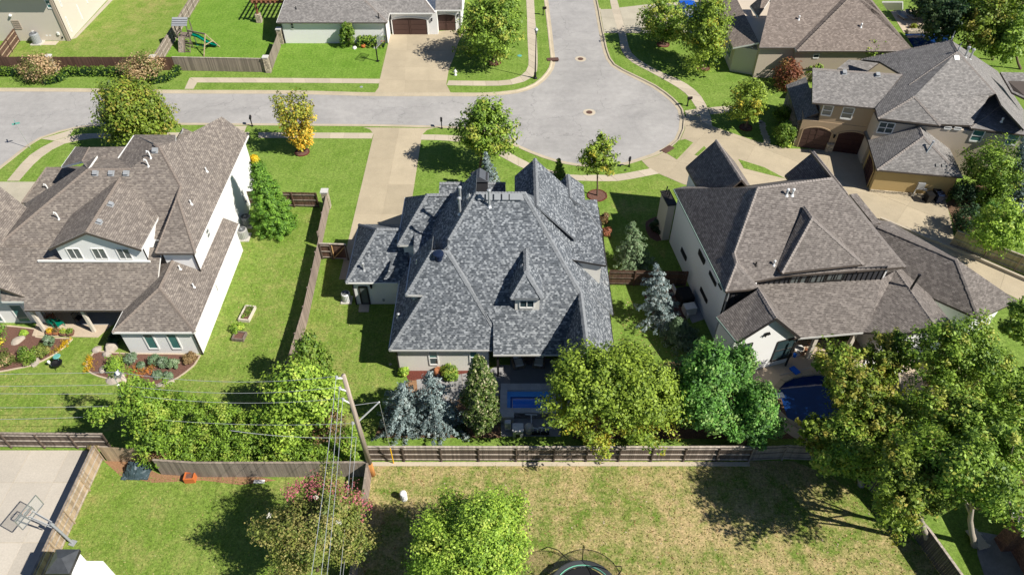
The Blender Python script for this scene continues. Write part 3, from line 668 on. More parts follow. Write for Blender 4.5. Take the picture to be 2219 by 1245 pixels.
    gutter(H1, M['gutter_pale'], a1, V(p1.x-.1, a1.y, a1.z)); gutter(H1, M['gutter_pale'], V(p1.x, p1.y, p1.z), p2); gutter(H1, M['trimwhite'], V(a1.x, yb, a1.z), a1); gutter(H1, M['trimwhite'], V(c1.x, e2.y, c1.z), c1); gutter(H1, M['trimwhite'], wl, w1)
    gutter(H1, M['gutter_pale'], c1, P(916, 639, pl=F1)); gutter(H1, M['gutter_pale'], w1, z1(545, 728, pl=F3)); gutter(H1, M['trimdark'], V(xe, ye, E1.z), V(xe, Rr.y+7.2, E1.z)); gutter(H1, M['trimdark'], V(xe-.35, yf, 3), V(xe-.35, ye, 3)); gutter(H1, M['trimdark'], u3, V(u2.x, 49.5, 6.3)); gutter(H1, M['trimdark'], u4, u3, w=.08)
    downspout(H1, M['trimdark'], V(a1.x+.45, a1.y+.36, 3.05)); downspout(H1, M['trimdark'], V(k1_.x+.4, k1_.y+.3, 3))
    yw = a1.y+.42; wp = (V(0, -1, 0), -yw)
    window(H1, winq(z2, 470, 512, 551, 618, wp), M['trimwhite'], M['glass'], 1, 2, .09, blind=M['glassteal']); window(H1, winq(z2, 797, 512, 862, 610, wp), M['trimwhite'], M['glass'], 1, 2, .09, blind=M['glassteal'])
    # door and step of the low wing
    yk = k1_.y+.35; dp = (V(0, -1, 0), -yk); q = winq(z1, 125, 1022, 212, 1155, dp); q[2].z = q[3].z = .05; q[0].z = q[1].z = 2.15
    window(H1, q, M['trimdark'], M['glassgrey'], 1, 1, .14, name='door', sill=False)
    wall_lamp(H1, z1(224, 1036, pl=dp), V(0, -1, 0)); 
    for zx, zy in ((316, 1137),): MB().box(z1(zx, zy, pl=dp)-V(0, .05, 0), (.18, .1, .22)).build('outlet_box', M['greyplastic'], H1)
    # roof furniture
    for i in range(6):
        box_vent(H1, z1([1047, 1108, 1169, 1229, 1284, 1331][i], 368, pl=F2), M['greyplastic'], .42, (0, -1, S))
    pipe_vent(H1, z1(1108, 436, pl=F2), M['galv'], 1.5, .09); pipe_vent(H1, z1(893, 410, pl=Lm), M['galv'], 1.5, .09); pipe_vent(H1, z1(890, 492, pl=Lm), M['galv'], 1.5, .09)
    pipe_vent(H1, z1(168, 915, pl=kF), M['galv'], .75, .07); box_vent(H1, z1(964, 372, pl=Lm), M['galv'], .3, (-1, 0, 1.2)); pipe_vent(H1, z1(566, 860, pl=L1), M['galv'], .3, .05, False); pipe_vent(H1, z1(1696, 462, z=6.9), M['galv'], .5, .05); pipe_vent(H1, z1(1815, 785, z=6.65), M['galv'], .25, .05, False)
    dp_ = z1(1365, 892, z=ap.z-.35); box_vent(H1, dp_, M['galv'], .2, (-1, 0, 1.2)); pipe_vent(H1, z2(235, 240, pl=L2), M['galv'], .3, .08); box_vent(H1, z1(1972, 1018, pl=R2), M['galv'], .32, (1, 0, 1.2))
    q = z1(728, 820, pl=F1); m = MB(); m.lathe(q, [(.3, -.2), (.3, .25), (.42, .26), (.42, .42), (.2, .5)], 14); m.build('attic_fan', M['navyplastic'], H1)
    ch = z1(1035, 188, z=8.7); m = MB(); m.box((ch.x, ch.y, 4.3), (1.35, 1.1, 8.2)); m.build('chimney', M['batten'], H1)
    m = MB(); b = V(ch.x, ch.y, 8.2)
    m.add([b+V(-.8, -.65, 0), b+V(.8, -.65, 0), b+V(.8, .65, 0), b+V(-.8, .65, 0), b+V(0, -.65, .55), b+V(0, .65, .55)], [(0, 1, 4), (1, 2, 5, 4), (2, 3, 5), (3, 0, 4, 5), (3, 2, 1, 0)]); m.build('chimney_cap', flat('slate_cap', (.085, .092, .105), .6), H1)
    return dict(F2=F2, yi=yi, xe=xe, p1=p1, p2=p2, k1=k1_, kl=kl)
MH = main_house()
# ================================================================ LEFT HOUSE (brown shingles, white walls)
H2 = thing('house', 'large white house at the left, brown shingled roof, gable of three windows', 'house', (-32, 46, 0))
def left_house():
    R = Roof(); cp = []; K = M['trimwhite']
    # single-storey wing at the right front
    fr = P(421.5, 719, z=3.0); fl = P(243, 719.5, z=3.0); fl.y = fr.y; FP = PL(fr, (0, -1), .62); A1 = P(344, 624, pl=FP); RS = P3(A1, fr, A1+YV); LS = P3(A1, fl, A1+YV)
    A1b = P(372.6, 560, z=A1.z); A1b.x = A1.x; yw = z5(1520, 1140, z=3.5).y
    R.f(A1, fl, fr); far = P(515, 484.6, z=3.0); far.x = fr.x; xu = -26.9
    R.f(A1, fr, far, onz(RS, xu, far.y), onz(RS, xu, A1b.y), V(A1.x, A1b.y+1, A1.z))
    ly = z6(1075, 428, z=3.05).y
    R.f(A1, V(A1.x, A1b.y+1.5, A1.z), V(fl.x, A1b.y+1.5, fl.z), fl); cp += [(A1, fl), (A1, fr), (A1, V(A1.x, A1b.y+.5, A1.z))]
    block(H2, [fl, fr, far, V(fl.x, far.y, 0)], 0, 2.95, M['white'], .3)
    # low front slope over the porch
    e0 = z6(205, 432, z=3.05); e1 = V(fl.x+2.5, e0.y, 3.05); LF = PL(e0, (0, -1), .62); yu = z5(520, 1150, pl=LF).y
    R.f(e0, e1, onz(LF, e1.x, yu+1), onz(LF, e0.x-1, yu+1)); R.f(e0+V(0, .6, .37), onz(LF, e0.x-1, yu+1), onz(LF, e0.x-3, yu+1), e0+V(-2, .6, .37))
    # two-storey block at the right
    f2 = P(421.5, 548, z=6.0); l2 = P(336.7, 547.5, z=6.0); l2.y = f2.y; A2 = P(383, 428, z=8.1); far2 = P(534.6, 293, z=6.0); far2.x = f2.x
    RS2 = P3(f2, A2, A2+YV); LS2 = P3(l2, A2, A2+YV)
    HB = z5(1518, 520, pl=RS2); HT = z5(1335, 185, pl=RS2)
    MF = P3(HB, HT, HB+XV) if False else PL(HB, (0, -1), .62)
    HT = z5(1335, 185, pl=MF)
    R.f(A2, l2, f2); R.f(A2, f2, far2, onz(RS2, z5(1770, 125, pl=RS2).x, far2.y+.2), z5(1480, 140, pl=RS2), HT, HB)
    R.f(A2, onz(LS2, A2.x, A2.y+4.5), onz(LS2, l2.x, A2.y+4.5), l2); cp += [(A2, f2), (A2, l2), (HB, HT), (A2, HB)]
    block(H2, [l2, f2, far2, V(l2.x, far2.y, 0)], 3.0, 5.9, M['white'], .35)
    block(H2, [V(l2.x, far.y+.3, 0), V(f2.x-.35, far.y+.3, 0), V(f2.x-.35, far2.y-.4, 0), V(l2.x, far2.y-.4, 0)], 0, 2.998, M['white'], 0)
    # main slope and its ridge
    r0 = z5(740, 375, pl=MF); r1_ = z5(1100, 370, pl=MF); v = z5(1240, 965, pl=MF); v2 = z5(1355, 966, pl=MF); g0 = z5(1180, 1140, pl=MF); g1 = z5(275, 1143, pl=MF); hl = z5(0, 1027, pl=MF); hl2 = onz(MF, hl.x-5, hl.y-4)
    R.f(r0, r1_, HT, HB, v2, v, onz(MF, v.x, g1.y), g1, hl2); cp += [(r0, r1_), (r0, hl2)]
    MLp = P3(r0, hl2, r0+YV); R.f(r0, hl2, V(hl2.x, hl2.y+9, hl2.z), V(r0.x, r0.y+2, r0.z))
    b0 = z5(690, 308, z=r0.z-.7); b1 = z5(1000, 287, z=r0.z-.7); R.f(r0, b0, b1, r1_)
    t1 = z5(1135, 85, z=HT.z-.9); t2 = z5(1300, 160, z=HT.z); R.f(r1_, HT, t2, t1, b1); cp += [(t2, HT)]
    t3 = z5(1475, 85, z=HT.z-.6); t4 = z5(1770, 126, z=7.); R.f(t1, t2, HT, z5(1480, 140, pl=RS2), z5(1480, 86, z=HT.z-1.3))
    s1 = z5(1540, 25, z=7.6); R.f(s1, z5(1470, 140, z=6.4), z5(1478, 145, z=6.2), s1+V(.1, -.4, 0)); R.f(s1, z5(1480, 145, z=6.6), z5(1770, 128, z=6.4))
    # gable with three windows
    gb = onz(LF, z5(520, 1150, pl=LF).x, 0); yg = z5(500, 1150, pl=LF).y; ga = z5(722, 903, y=yg-.35); gl = z5(408, 1045, y=yg-.35); gr = z5(1190, 1050, y=yg-.35)
    back = (onz(MF, ga.x, 0)); n, k = MF; yb = (k-n.x*ga.x-n.z*ga.z)/n.y+.3; ybl = (k-n.x*gl.x-n.z*gl.z)/n.y+.5; ybr = (k-n.x*gr.x-n.z*gr.z)/n.y+.5
    R.f(ga, gl, V(gl.x, ybl, gl.z), V(ga.x, yb, ga.z)); R.f(ga, V(ga.x, yb, ga.z), V(gr.x, ybr, gr.z), gr); cp.append((ga, V(ga.x, yb, ga.z)))
    wl_ = z5(472, 1045, y=yg); wr_ = z5(1225, 1145, y=yg); zb0 = 3.6
    m = MB(); pts = [V(wl_.x, yg, zb0), V(gr.x-.15, yg, zb0), V(gr.x-.15, yg, gr.z-.1), V(ga.x, yg, ga.z-.15), V(wl_.x, yg, wl_.z+.05)]
    wallpoly(H2, pts, M['white'], .2); wallpoly(H2, [V(gr.x-.15, yg+.01, zb0), V(gr.x-.15, yg+4, zb0), V(gr.x-.15, yg+4, gr.z-.1), V(gr.x-.15, yg+.01, gr.z-.1)], M['white'])
    MB().beam(V(e0.x+.6, yg-.1, onz(LF, 0, yg).z+.12), V(gr.x+.1, yg-.1, onz(LF, 0, yg).z+.06), .14, .14).build('flashing', M['trimwhite'], H2)
    gp = (V(0, -1, 0), -yg)
    for x0, y0, x1, y1 in ((553, 1043, 710, 1130), (765, 1043, 918, 1130), (973, 1045, 1122, 1130)): window(H2, winq(z5, x0, y0, x1, y1, gp), M['trimwhite'], M['glassgrey'], 2, 1, .07)
    MB().beam(ga-V(0, .03, .12), gl-V(0, .03, .12), .05, .2).build('bargeboard', M['gutter_bronze'], H2); MB().beam(ga-V(0, .03, .12), gr-V(0, .03, .12), .05, .2).build('bargeboard', M['gutter_bronze'], H2)
    # porch gable at the far left
    pr = z6(300, 355, z=3.15); pa = z6(0, 245, y=pr.y); dz = (pa.z-pr.z)/(pr.x-pa.x); far_l = pr-V(10, 0, -10*dz)
    R.f(pr, far_l, far_l+V(0, 12, 0), pr+V(0, 7, 0)); MB().beam(pr-V(0, .03, .12), far_l-V(0, .03, .12), .05, .22).build('bargeboard', M['gutter_bronze'], H2)
    yp = pr.y+.45; wallpoly(H2, [V(pr.x-.7, yp, 0), V(pr.x-.7, yp, pr.z+.2), V(far_l.x, yp, far_l.z), V(far_l.x, yp, 0)], M['white'], .2)
    pp = (V(0, -1, 0), -yp)
    window(H2, winq(z6, 68, 388, 270, 532, pp), M['trimwhite'], M['glassteal'], 1, 1, .1); window(H2, winq(z6, -140, 386, 40, 530, pp), M['trimwhite'], M['glassteal'], 1, 1, .1)
    block(H2, [V(-60, yp+.1, 0), V(pr.x-.7, yp+.1, 0), V(pr.x-.7, yu+3, 0), V(-60, yu+3, 0)], 0, 3, M['white'], 0)
    # porch back wall and posts
    yi = z6(600, 530, z=0).y+1.6
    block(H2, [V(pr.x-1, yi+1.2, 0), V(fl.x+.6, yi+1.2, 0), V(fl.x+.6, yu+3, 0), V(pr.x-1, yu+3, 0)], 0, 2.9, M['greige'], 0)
    for px_, py_ in ((380, 612), (797, 612)):
        p = z6(px_, py_, z=.06); MB().box((p.x, p.y, 1.45), (.24, .24, 2.8)).build('post', M['cream'], H2)
    # front windows of the right wing, walls
    yw_ = fr.y+.3; wp = (V(0, -1, 0), -yw_)
    window(H2, winq(z6, 1195, 634, 1345, 757, wp), M['trimwhite'], M['glassteal'], 1, 1, .1); window(H2, winq(z6, 1395, 634, 1538, 757, wp), M['trimwhite'], M['glassteal'], 1, 1, .1)
    xp = (V(1, 0, 0), fr.x-.3)
    def sidewin(z, x0, y0, x1, y1, pl, **kw):
        a = z(x0, y0, pl=pl); b = z(x1, y1, pl=pl); return window(H2, [V(a.x, a.y, a.z), V(a.x, b.y, a.z), V(a.x, b.y, b.z), V(a.x, a.y, b.z)], M['trimwhite'], M['glassgrey'], **kw)
    sidewin(z6, 1800, 190, 1832, 268, xp, ny=2); xp2 = (V(1, 0, 0), f2.x-.35)
    sidewin(z5, 1730, 905, 1772, 930, xp2, ny=2); sidewin(z5, 2030, 560, 2075, 650, xp2, ny=2)
    gutter(H2, M['trimwhite'], fl, fr, far); gutter(H2, M['gutter_bronze'], e0, V(fl.x+.1, e0.y, e0.z)); gutter(H2, M['trimwhite'], f2, far2); gutter(H2, M['gutter_bronze'], l2, f2)
    gutter(H2, M['trimwhite'], V(fl.x, e0.y+.3, fl.z), fl)
    downspout(H2, M['trimdark'], V(fr.x-.3, fr.y+.22, 2.95)); downspout(H2, M['trimdark'], V(f2.x-.3, f2.y+.28, 5.9), 3.6)
    # far left pieces
    q0 = z5(180, 655, z=3.2); q1 = z5(408, 657, z=3.2); q1.y = q0.y; QF = PL(q0, (0, -1), .62); q2 = z5(690, 382, pl=QF); q3 = z5(392, 360, pl=QF); q4 = onz(QF, q2.x, q0.y)
    R.f(q0, q1, q4, q2, q3); R.f(q2, q3, q3+V(.6, 3, -2), q2+V(0, 3, -2)); cp += [(q3, q2), (q0, q3)]
    block(H2, [q0, V(q2.x, q0.y, 0), V(q2.x, q3.y+2, 0), V(q0.x, q3.y+2, 0)], 0, 3.1, M['white'], .4); gutter(H2, M['gutter_bronze'], q0, q1)
    c0 = z5(92, 795, z=3.1); c1 = z5(190, 795, z=3.1); R.f(z5(-200, 900, z=3), z5(0, 840, z=3.1), z5(48, 790, z=3.9), z5(200, 788, z=3.9), z5(205, 868, z=4.2), z5(120, 900, z=4.3), z5(-100, 1010, z=4.3))
    R.f(z5(200, 790, z=4), z5(285, 760, z=4), z5(300, 830, z=5), z5(205, 868, z=4.3))
    p0 = z5(640, 185, z=b0.z-1.4); p1 = z5(1060, 185, z=b0.z+.2); p2 = z5(520, 352, z=b0.z-1.4); p3 = b0; p4 = z5(752, 192, z=b0.z+.1)
    R.f(p0, p4, p3, p2); R.f(p4, p1, b1, p3); cp.append((p4, p3)); gutter(H2, M['trimwhite'], p0, p2); gutter(H2, M['trimwhite'], z5(1130, 88, z=t1.z), b1+V(-.1, 0, 0))
    block(H2, [V(p2.x, p2.y, 0), V(-31, p2.y, 0), V(-31, p0.y-.3, 0), V(p2.x, p0.y-.3, 0)], 0, 3.0, M['white'], .3)
    block(H2, [V(q2.x-2, yu+2, 0), V(l2.x+1, yu+2, 0), V(l2.x+1, far2.y-2, 0), V(q2.x-2, far2.y-4, 0)], 0, 3.0, M['white'], 0)
    R.build(H2, M['roof_brown'], M['trimwhite']); caps(H2, cp, M['cap_brown'], .15)
    for x, y in ((807, 410), (940, 412), (1066, 412), (1308, 220)): box_vent(H2, z5(x, y, pl=MF), M['greyplastic'], .33, (0, -1, .62))
    RG = P3(ga, V(ga.x, yb, ga.z), gr); 
    for x, y in ((932, 676), (835, 824)): box_vent(H2, z5(x, y, pl=RG), M['greyplastic'], .3, (1, 0, .5))
    for x, y in ((1272, 278), (1252, 348), (497, 792)): gooseneck(H2, z5(x, y, pl=MF), M['white_paint'], .5)
    gooseneck(H2, z5(403, 540, pl=QF), M['white_paint'], .35)
    for x, y in ((1742, 393), (1612, 668)): pipe_vent(H2, z5(x, y, pl=RS2), M['white_paint'], .4, .06, False)
    for x, y in ((1518, 88), (1635, 240)): pipe_vent(H2, z6(x, y, pl=RS), M['white_paint'], .4, .06, False)
    m = MB(); q = z5(1207, 905, pl=MF)+V(0, 0, .15); m.poly([q+V(-.6, .1, .3), q+V(.6, .1, .3), q+V(.2, -.6, -.1)]); m.build('cricket', M['greyplastic'], H2)
left_house()
# ================================================================ RIGHT HOUSE (white brick, dark brown roof)
H3 = thing('house', 'white brick house at the right with dark brown roof and black board siding', 'house', (23, 45, 0))
def right_house():
    R = Roof(); cp = []; a = math.radians(9.5); ex = V(math.cos(a), math.sin(a), 0); ey = V(-math.sin(a), math.cos(a), 0)
    NL = P(1571.7, 630.4, z=6.0); FLp = P(1460.7, 409, z=6.0); ed = (FLp-NL).normalized(); LP = PL(NL, (-ed.y*1, ed.x*1) if False else (-.988, -.15), 1.04)
    nn = V(ed.y, -ed.x, 0); nn = nn if nn.x < 0 else -nn; LP = PL(NL, (nn.x, nn.y), 1.04)
    T1 = P(1641.4, 406.5, pl=LP); T2 = P(1590.8, 547.5, pl=LP); T3 = P(1596, 569, pl=LP)
    FP = P3(T1, T2, T1+ex); Rr = P(1803, 385, pl=FP); Rb = P(1962.6, 577, pl=FP); e1 = P(1858, 586, pl=FP); e2 = P(1700, 597, pl=FP); e3 = P(1634.5, 609, pl=FP); NR = P(1645, 624, z=6.0)
    R.f(FLp, NL, T3, T2, T1); R.f(T3, NL, NR); R.f(T3, NR, e3, T2)
    R.f(T1, Rr, Rb, e1, e2, e3, T2); cp += [(T1, T2), (T2, T3), (T3, NL), (T3, NR), (T1, Rr), (Rr, Rb)]
    RP = P3(Rr, Rb, Rb+ey); rbk = Rb+ey*10; R.f(Rr, Rb, rbk, Rr+ey*4)
    R.f(T1, FLp, FLp+ed*.2+ex*1, T1+ey*4-V(0, 0, 3), Rr+ey*4-V(0, 0, 3), Rr)
    # dormer
    dl = P(1694, 590.5, z=e2.z+.55); DF = PL(dl, (-ey.x, -ey.y), .95); da = P(1760, 471, pl=DF); dr = P(1872.5, 571.5, pl=DF)
    db = da+ey*1.4; dlb = P(1682.7, 577.6, pl=FP)
    R.f(da, dl, dr); R.f(da, db, dlb, dl); R.f(da, dr, dr+ey*3.2, db); cp += [(da, dl), (da, dr), (da, db)]
    # lower roof over the rear porch
    g0 = P(1729.5, 731.5, z=3.1); g1 = P(1870.5, 719, z=3.1); gd = (g1-g0).normalized(); gn = V(gd.y, -gd.x, 0)
    LF = PL(g0, (gn.x, gn.y), .38); u0 = P(1640.6, 613.5, pl=LF); u1 = P(1910, 604, pl=LF)
    R.f(g0-gd*1., g1+gd*.5, u1, u0)
    # left gable
    w0 = P(1617, 806); w1 = P(1703, 784); GP = VP(w0, w1); gdir = (w1-w0).normalized(); gnn = V(gdir.y, -gdir.x, 0); RPn = (GP[0], GP[1]+GP[0].dot(gnn)*.35)
    ap = P(1682, 688.6, pl=RPn); rl = P(1598, 741, pl=RPn); rr = P(1734, 730, pl=RPn); bk = P(1643.7, 625.8, z=ap.z); lb = P(1553, 685.6, z=rl.z)
    R.f(ap, rl, lb, bk); R.f(ap, bk, u0+V(0, 0, .1), rr); cp.append((ap, bk))
    L_ = w0-gdir*1.2
    wallpoly(H3, [P(1598, 741, pl=GP)*1.0+V(0, 0, -.05), V(rl.x, rl.y, 0)-gnn*.35, V(rr.x, rr.y, 0)-gnn*.35, P(1734, 730, pl=GP)-V(0, 0, .1), P(1682, 688.6, pl=GP)-V(0, 0, .1)], M['white'], .25)
    lx0 = V(rl.x, rl.y, 0)-gnn*.35
    # side wall on the left, two storeys
    fp = [NL+ex*.37+ey*.37, FLp+ex*.37-ey*.37, FLp+ex*4.5-ey*.1, Rb+ey*9-ex*.45, V(u1.x, u1.y, 0)+ey*.12+ex*.3, V(u0.x, u0.y, 0)+ey*.12-ex*.2, NR+ey*.42]
    MB().prism([(p.x, p.y) for p in fp], 0, 5.9).build('wall', M['white'], H3)
    wallpoly(H3, [lx0+ex*.05, V(lb.x, lb.y, 0)+ex*.35, V(lb.x, lb.y, lb.z-.1)+ex*.35, V(lx0.x, lx0.y, rl.z-.1)+ex*.05], M['white'])
    block(H3, [lx0+ex*.15, V(lb.x, lb.y, 0)+ex*.5, V(lb.x, lb.y, 0)+ex*5.2+ey*1.5, V(rr.x, rr.y, 0)-gnn*.5-ex*.1], 0, 2.9, M['white'], .0)
    # black board siding with battens
    def siding(a, b, zlo, zhi, step=.42):
        a = Vector(a); b = Vector(b); d = (b-a); d.z = 0; L = d.length; d.normalize(); n = V(d.y, -d.x, 0)
        if n.dot(O-a) < 0: n = -n
        A = V(a.x, a.y, 0)+n*.04; pts = [A+V(0, 0, zlo[0]), A+d*L+V(0, 0, zlo[1]), A+d*L+V(0, 0, zhi), A+V(0, 0, zhi)]
        s = wallpoly(H3, pts, M['batten'], .06, 'siding')
        for i in range(int(L/step)+1):
            q = A+d*(i*step)+n*.02; z0 = zlo[0]+(zlo[1]-zlo[0])*i*step/L
            MB().box((q.x, q.y, (z0+zhi)/2), (.05, .05, zhi-z0-.05), rz=math.atan2(d.y, d.x)).build('batten', M['trimdark'], s)
        return n
    sa = u0+ey*-.02; sb = u1; nn_ = siding(V(sa.x, sa.y, 0)-gd*.3, V(sb.x, sb.y, 0), (u0.z-.3, u1.z-.3), e1.z+.15)
    WPn = VP(u0, u1); WPn = (WPn[0], WPn[1]+WPn[0].dot(nn_)*.06)
    for x0, y0, x1, y1 in ((966, 172, 1072, 246), (1094, 160, 1200, 230), (1222, 146, 1326, 214)):
        window(H3, winq(z4r, x0, y0, x1, y1, WPn), M['trimdark'], M['glassgrey'], 2, 1, .09)
    s0 = NL+(NR-NL).normalized()*.35+ey*.35; s1 = NR+ey*.35; siding(V(s0.x, s0.y, 0), V(s1.x, s1.y, 0), (3.0, 4.6), 5.9)
    # right rear gable wing
    k0 = P(2080, 720, z=3.1); KP = VP(k0, k0-ex); ka = P(2025, 704, pl=KP); kb = P(1941, 586, z=ka.z); kv = P(1870.5, 719, z=3.1); kl = P3(ka, kb, kv)
    R.f(ka, kb, u1, kv, onz(kl, *(k0-ex*(k0-ka).length*1.6).xy)); kr = P3(ka, kb, k0); R.f(ka, k0, k0+ey*7.5, kb); cp.append((ka, kb))
    kwl = k0-ex*6; block(H3, [V(kwl.x, kwl.y, 0)+ey*.5, V(k0.x, k0.y, 0)+ey*.5-ex*.4, V(k0.x, k0.y, 0)+ey*7-ex*.4, V(kwl.x, kwl.y, 0)+ey*7], 0, 2.95, M['white'], 0)
    wallpoly(H3, [V(kwl.x, kwl.y, 2.9)+ey*.5, V(k0.x, k0.y, 2.9)+ey*.5-ex*.4, V(ka.x, ka.y, ka.z-.3)+ey*.5], M['batten'])
    # wing along the driveway
    c0 = P(1904, 490, z=5.6); c1 = P(2073, 561, z=5.6); c2 = P(2122, 690, z=3.0); c3 = P(2205, 652, z=3.0); cd = (c1-c0).normalized(); c4 = c2-cd*9
    R.f(c0, c1, c2, c4, c0-cd*2); R.f(c1, c3, c2); R.f(c0-cd*2, c1, c3, P(1990, 520, z=3.), P(1930, 480, z=3.)); cp += [(c1, c2), (c0, c1)]
    qn = V(-cd.y, cd.x, 0)
    block(H3, [c4, c2, c3, V(c3.x, c3.y, 0)-cd*8], 0, 2.9, M['white'], .5)
    R.f(P(1841, 420.6, z=5.4), P(1857, 419, z=5.2), P(1909, 483, z=5.2), P(1893, 485, z=5.4)); R.f(P(1896, 487, z=4.6), P(1938, 486, z=4.4), P(1959, 514, z=4.2), P(1906, 500, z=4.8))
    # street side gables
    for L, A, Bk, Rt, z in (((1483.6, 357), (1552, 303), (1611, 404), (1629, 394.5), 6.2), ((1699, 376), (1763, 328), (1795, 388), (1804, 384), 6.6)):
        l = P(*L, z=z); pl = PL(l, (-ex.x, -ex.y), 1.12); apx = P(*A, pl=pl); b = P(*Bk, z=apx.z); b = apx-ey*6; w = ex*2*((apx-l).dot(ex))
        apx2 = apx; l1 = apx-ex*((apx-l).dot(ex)); l1.z = z
        R.f(apx2, b, V(l1.x, l1.y, z)-ey*6, l1); R.f(apx2, l1+w, l1+w-ey*6, b); cp.append((apx2, b))
        block(H3, [l1+ex*.3-ey*6, l1+ex*.3-ey*.3, l1+w-ex*.3-ey*.3, l1+w-ex*.3-ey*6], 0, z-.1, M['white'], 0)
        wallpoly(H3, [l1+ex*.3-ey*.3-V(0, 0, .1), l1+w-ex*.3-ey*.3-V(0, 0, .1), apx2-ey*.3-V(0, 0, .4)], M['white'])
    R.build(H3, M['roof_dark'], M['gutter_bronze']); caps(H3, cp, M['cap_dark'], .15)
    gutter(H3, M['gutter_green'], NL, FLp); gutter(H3, M['gutter_bronze'], NL, NR); gutter(H3, M['gutter_bronze'], e3, e2); gutter(H3, M['gutter_bronze'], e1, Rb); gutter(H3, M['gutter_bronze'], dl, dr); gutter(H3, M['gutter_pale'], g0, g1); gutter(H3, M['gutter_green'], rl, lb)
    for p, q in ((ap, rr), (ap, rl)): MB().beam(p-V(0, 0, .12), q-V(0, 0, .12), .06, .22).build('bargeboard', M['trimdark'], H3)
    for p, q in ((ka, k0), (ka, onz(kl, *(k0-ex*(k0-ka).length*1.6).xy))): MB().beam(p-V(0, 0, .12), q-V(0, 0, .12), .06, .25).build('bargeboard', M['trimdark'], H3)
    m = MB(); q = NL+ex*.4+ey*.1; m.tube([q+V(0, 0, -.1), q+V(0, 0, -3.2)+ey*.0], .06, 6); m.build('downspout', M['galv'], H3); q = V(rr.x, rr.y, 0)-ex*.25; m = MB(); m.box((q.x, q.y, 1.45), (.12, .12, 2.9)); m.build('downspout', M['trimdark'], H3)
    # windows of the gable and of the left wall
    GPo = (GP[0], GP[1])
    window(H3, winq(z4r, 868, 652, 958, 752, GPo), M['trimdark'], M['glass'], 1, 2, .09); window(H3, winq(z4r, 592, 682, 655, 752, GPo), M['trimdark'], M['glass'], 1, 2, .09)
    b = [p for p in fp]; lw = VP(fp[[i for i in range(len(fp))][0]], fp[1]) if False else VP(NL+ex*.36+ey*.35, FLp+ex*.36-ey*.35)
    def lwin(z, x0, y0, x1, y1):
        p = z(x0, y0, pl=lw); q = z(x1, y1, pl=lw); window(H3, [V(p.x, p.y, p.z), V(q.x, q.y, p.z), V(q.x, q.y, q.z), V(p.x, p.y, q.z)], M['trimdark'], M['glass'], 1, 2, .07)
    lwin(z3r, 822, 1060, 858, 1180); lwin(z3r, 980, 1075, 1025, 1205); lwin(z4r, 185, 0, 215, 75); lwin(z4r, 312, 5, 345, 105); lwin(z4r, 388, 150, 428, 260); lwin(z4r, 325, 265, 365, 380); lwin(z4r, 448, 240, 470, 285)
    m = MB(); q = P(1659, 724, pl=GP)+gnn*.1; m.beam(q-gdir*.25, q+gdir*.25+V(0, 0, .25), .09, .09); m.beam(q-gdir*.05-V(0, 0, .15), q+V(0, 0, .3), .09, .09); m.beam(q+gdir*.1, q+gdir*.35+V(0, 0, .05), .08, .08); m.build('wall_emblem', M['black'], H3)
    # chimney chase at the left
    q = P(1441, 520); c = V(q.x-.15, q.y+1.0, 0); MB().box((c.x, c.y, 2.1), (.7, 2.0, 4.2), rz=a).build('chimney', M['cream'], H3); MB().box((c.x, c.y, 4.26), (.9, 2.2, .12), rz=a).build('chimney_cap', M['trimdark'], H3)
    m = MB()
    for i in range(3): m.tube([c+ey*(i*.4)+V(0, 0, 4.3), c+ey*(i*.4+.1)+V(.1, 0, 4.9)], .06, 6)
    m.build('flue_finials', M['black'], H3)
    for x, y in ((1762, 590), (1812, 590)): pipe_vent(H3, z3r(x, y, pl=FP), M['white_paint'], .55, .07)
    pipe_vent(H3, z4r(710, 110, pl=FP), M['trimdark'], .3, .06, False); pipe_vent(H3, z4r(838, 108, pl=FP), M['white_paint'], .4, .06)
    m = MB(); q = z4r(1812, 268, z=4.6); m.tube([q-V(0, 0, .3), q+V(.25, .2, 1.15)], .09, 8); m.lathe(q+V(.25, .2, 1.1), [(.13, 0), (.13, .1)], 8); m.build('vent_pipe', M['black'], H3)
    # porch under the low roof
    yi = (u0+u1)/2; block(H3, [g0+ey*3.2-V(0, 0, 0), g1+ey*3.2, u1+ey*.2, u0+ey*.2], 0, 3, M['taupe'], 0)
    for t in (.35, .95): q = g0.lerp(g1, t)+ey*.4; MB().box((q.x, q.y, 1.45), (.3, .3, 2.9), rz=a).build('post', M['cream'], H3)
right_house()
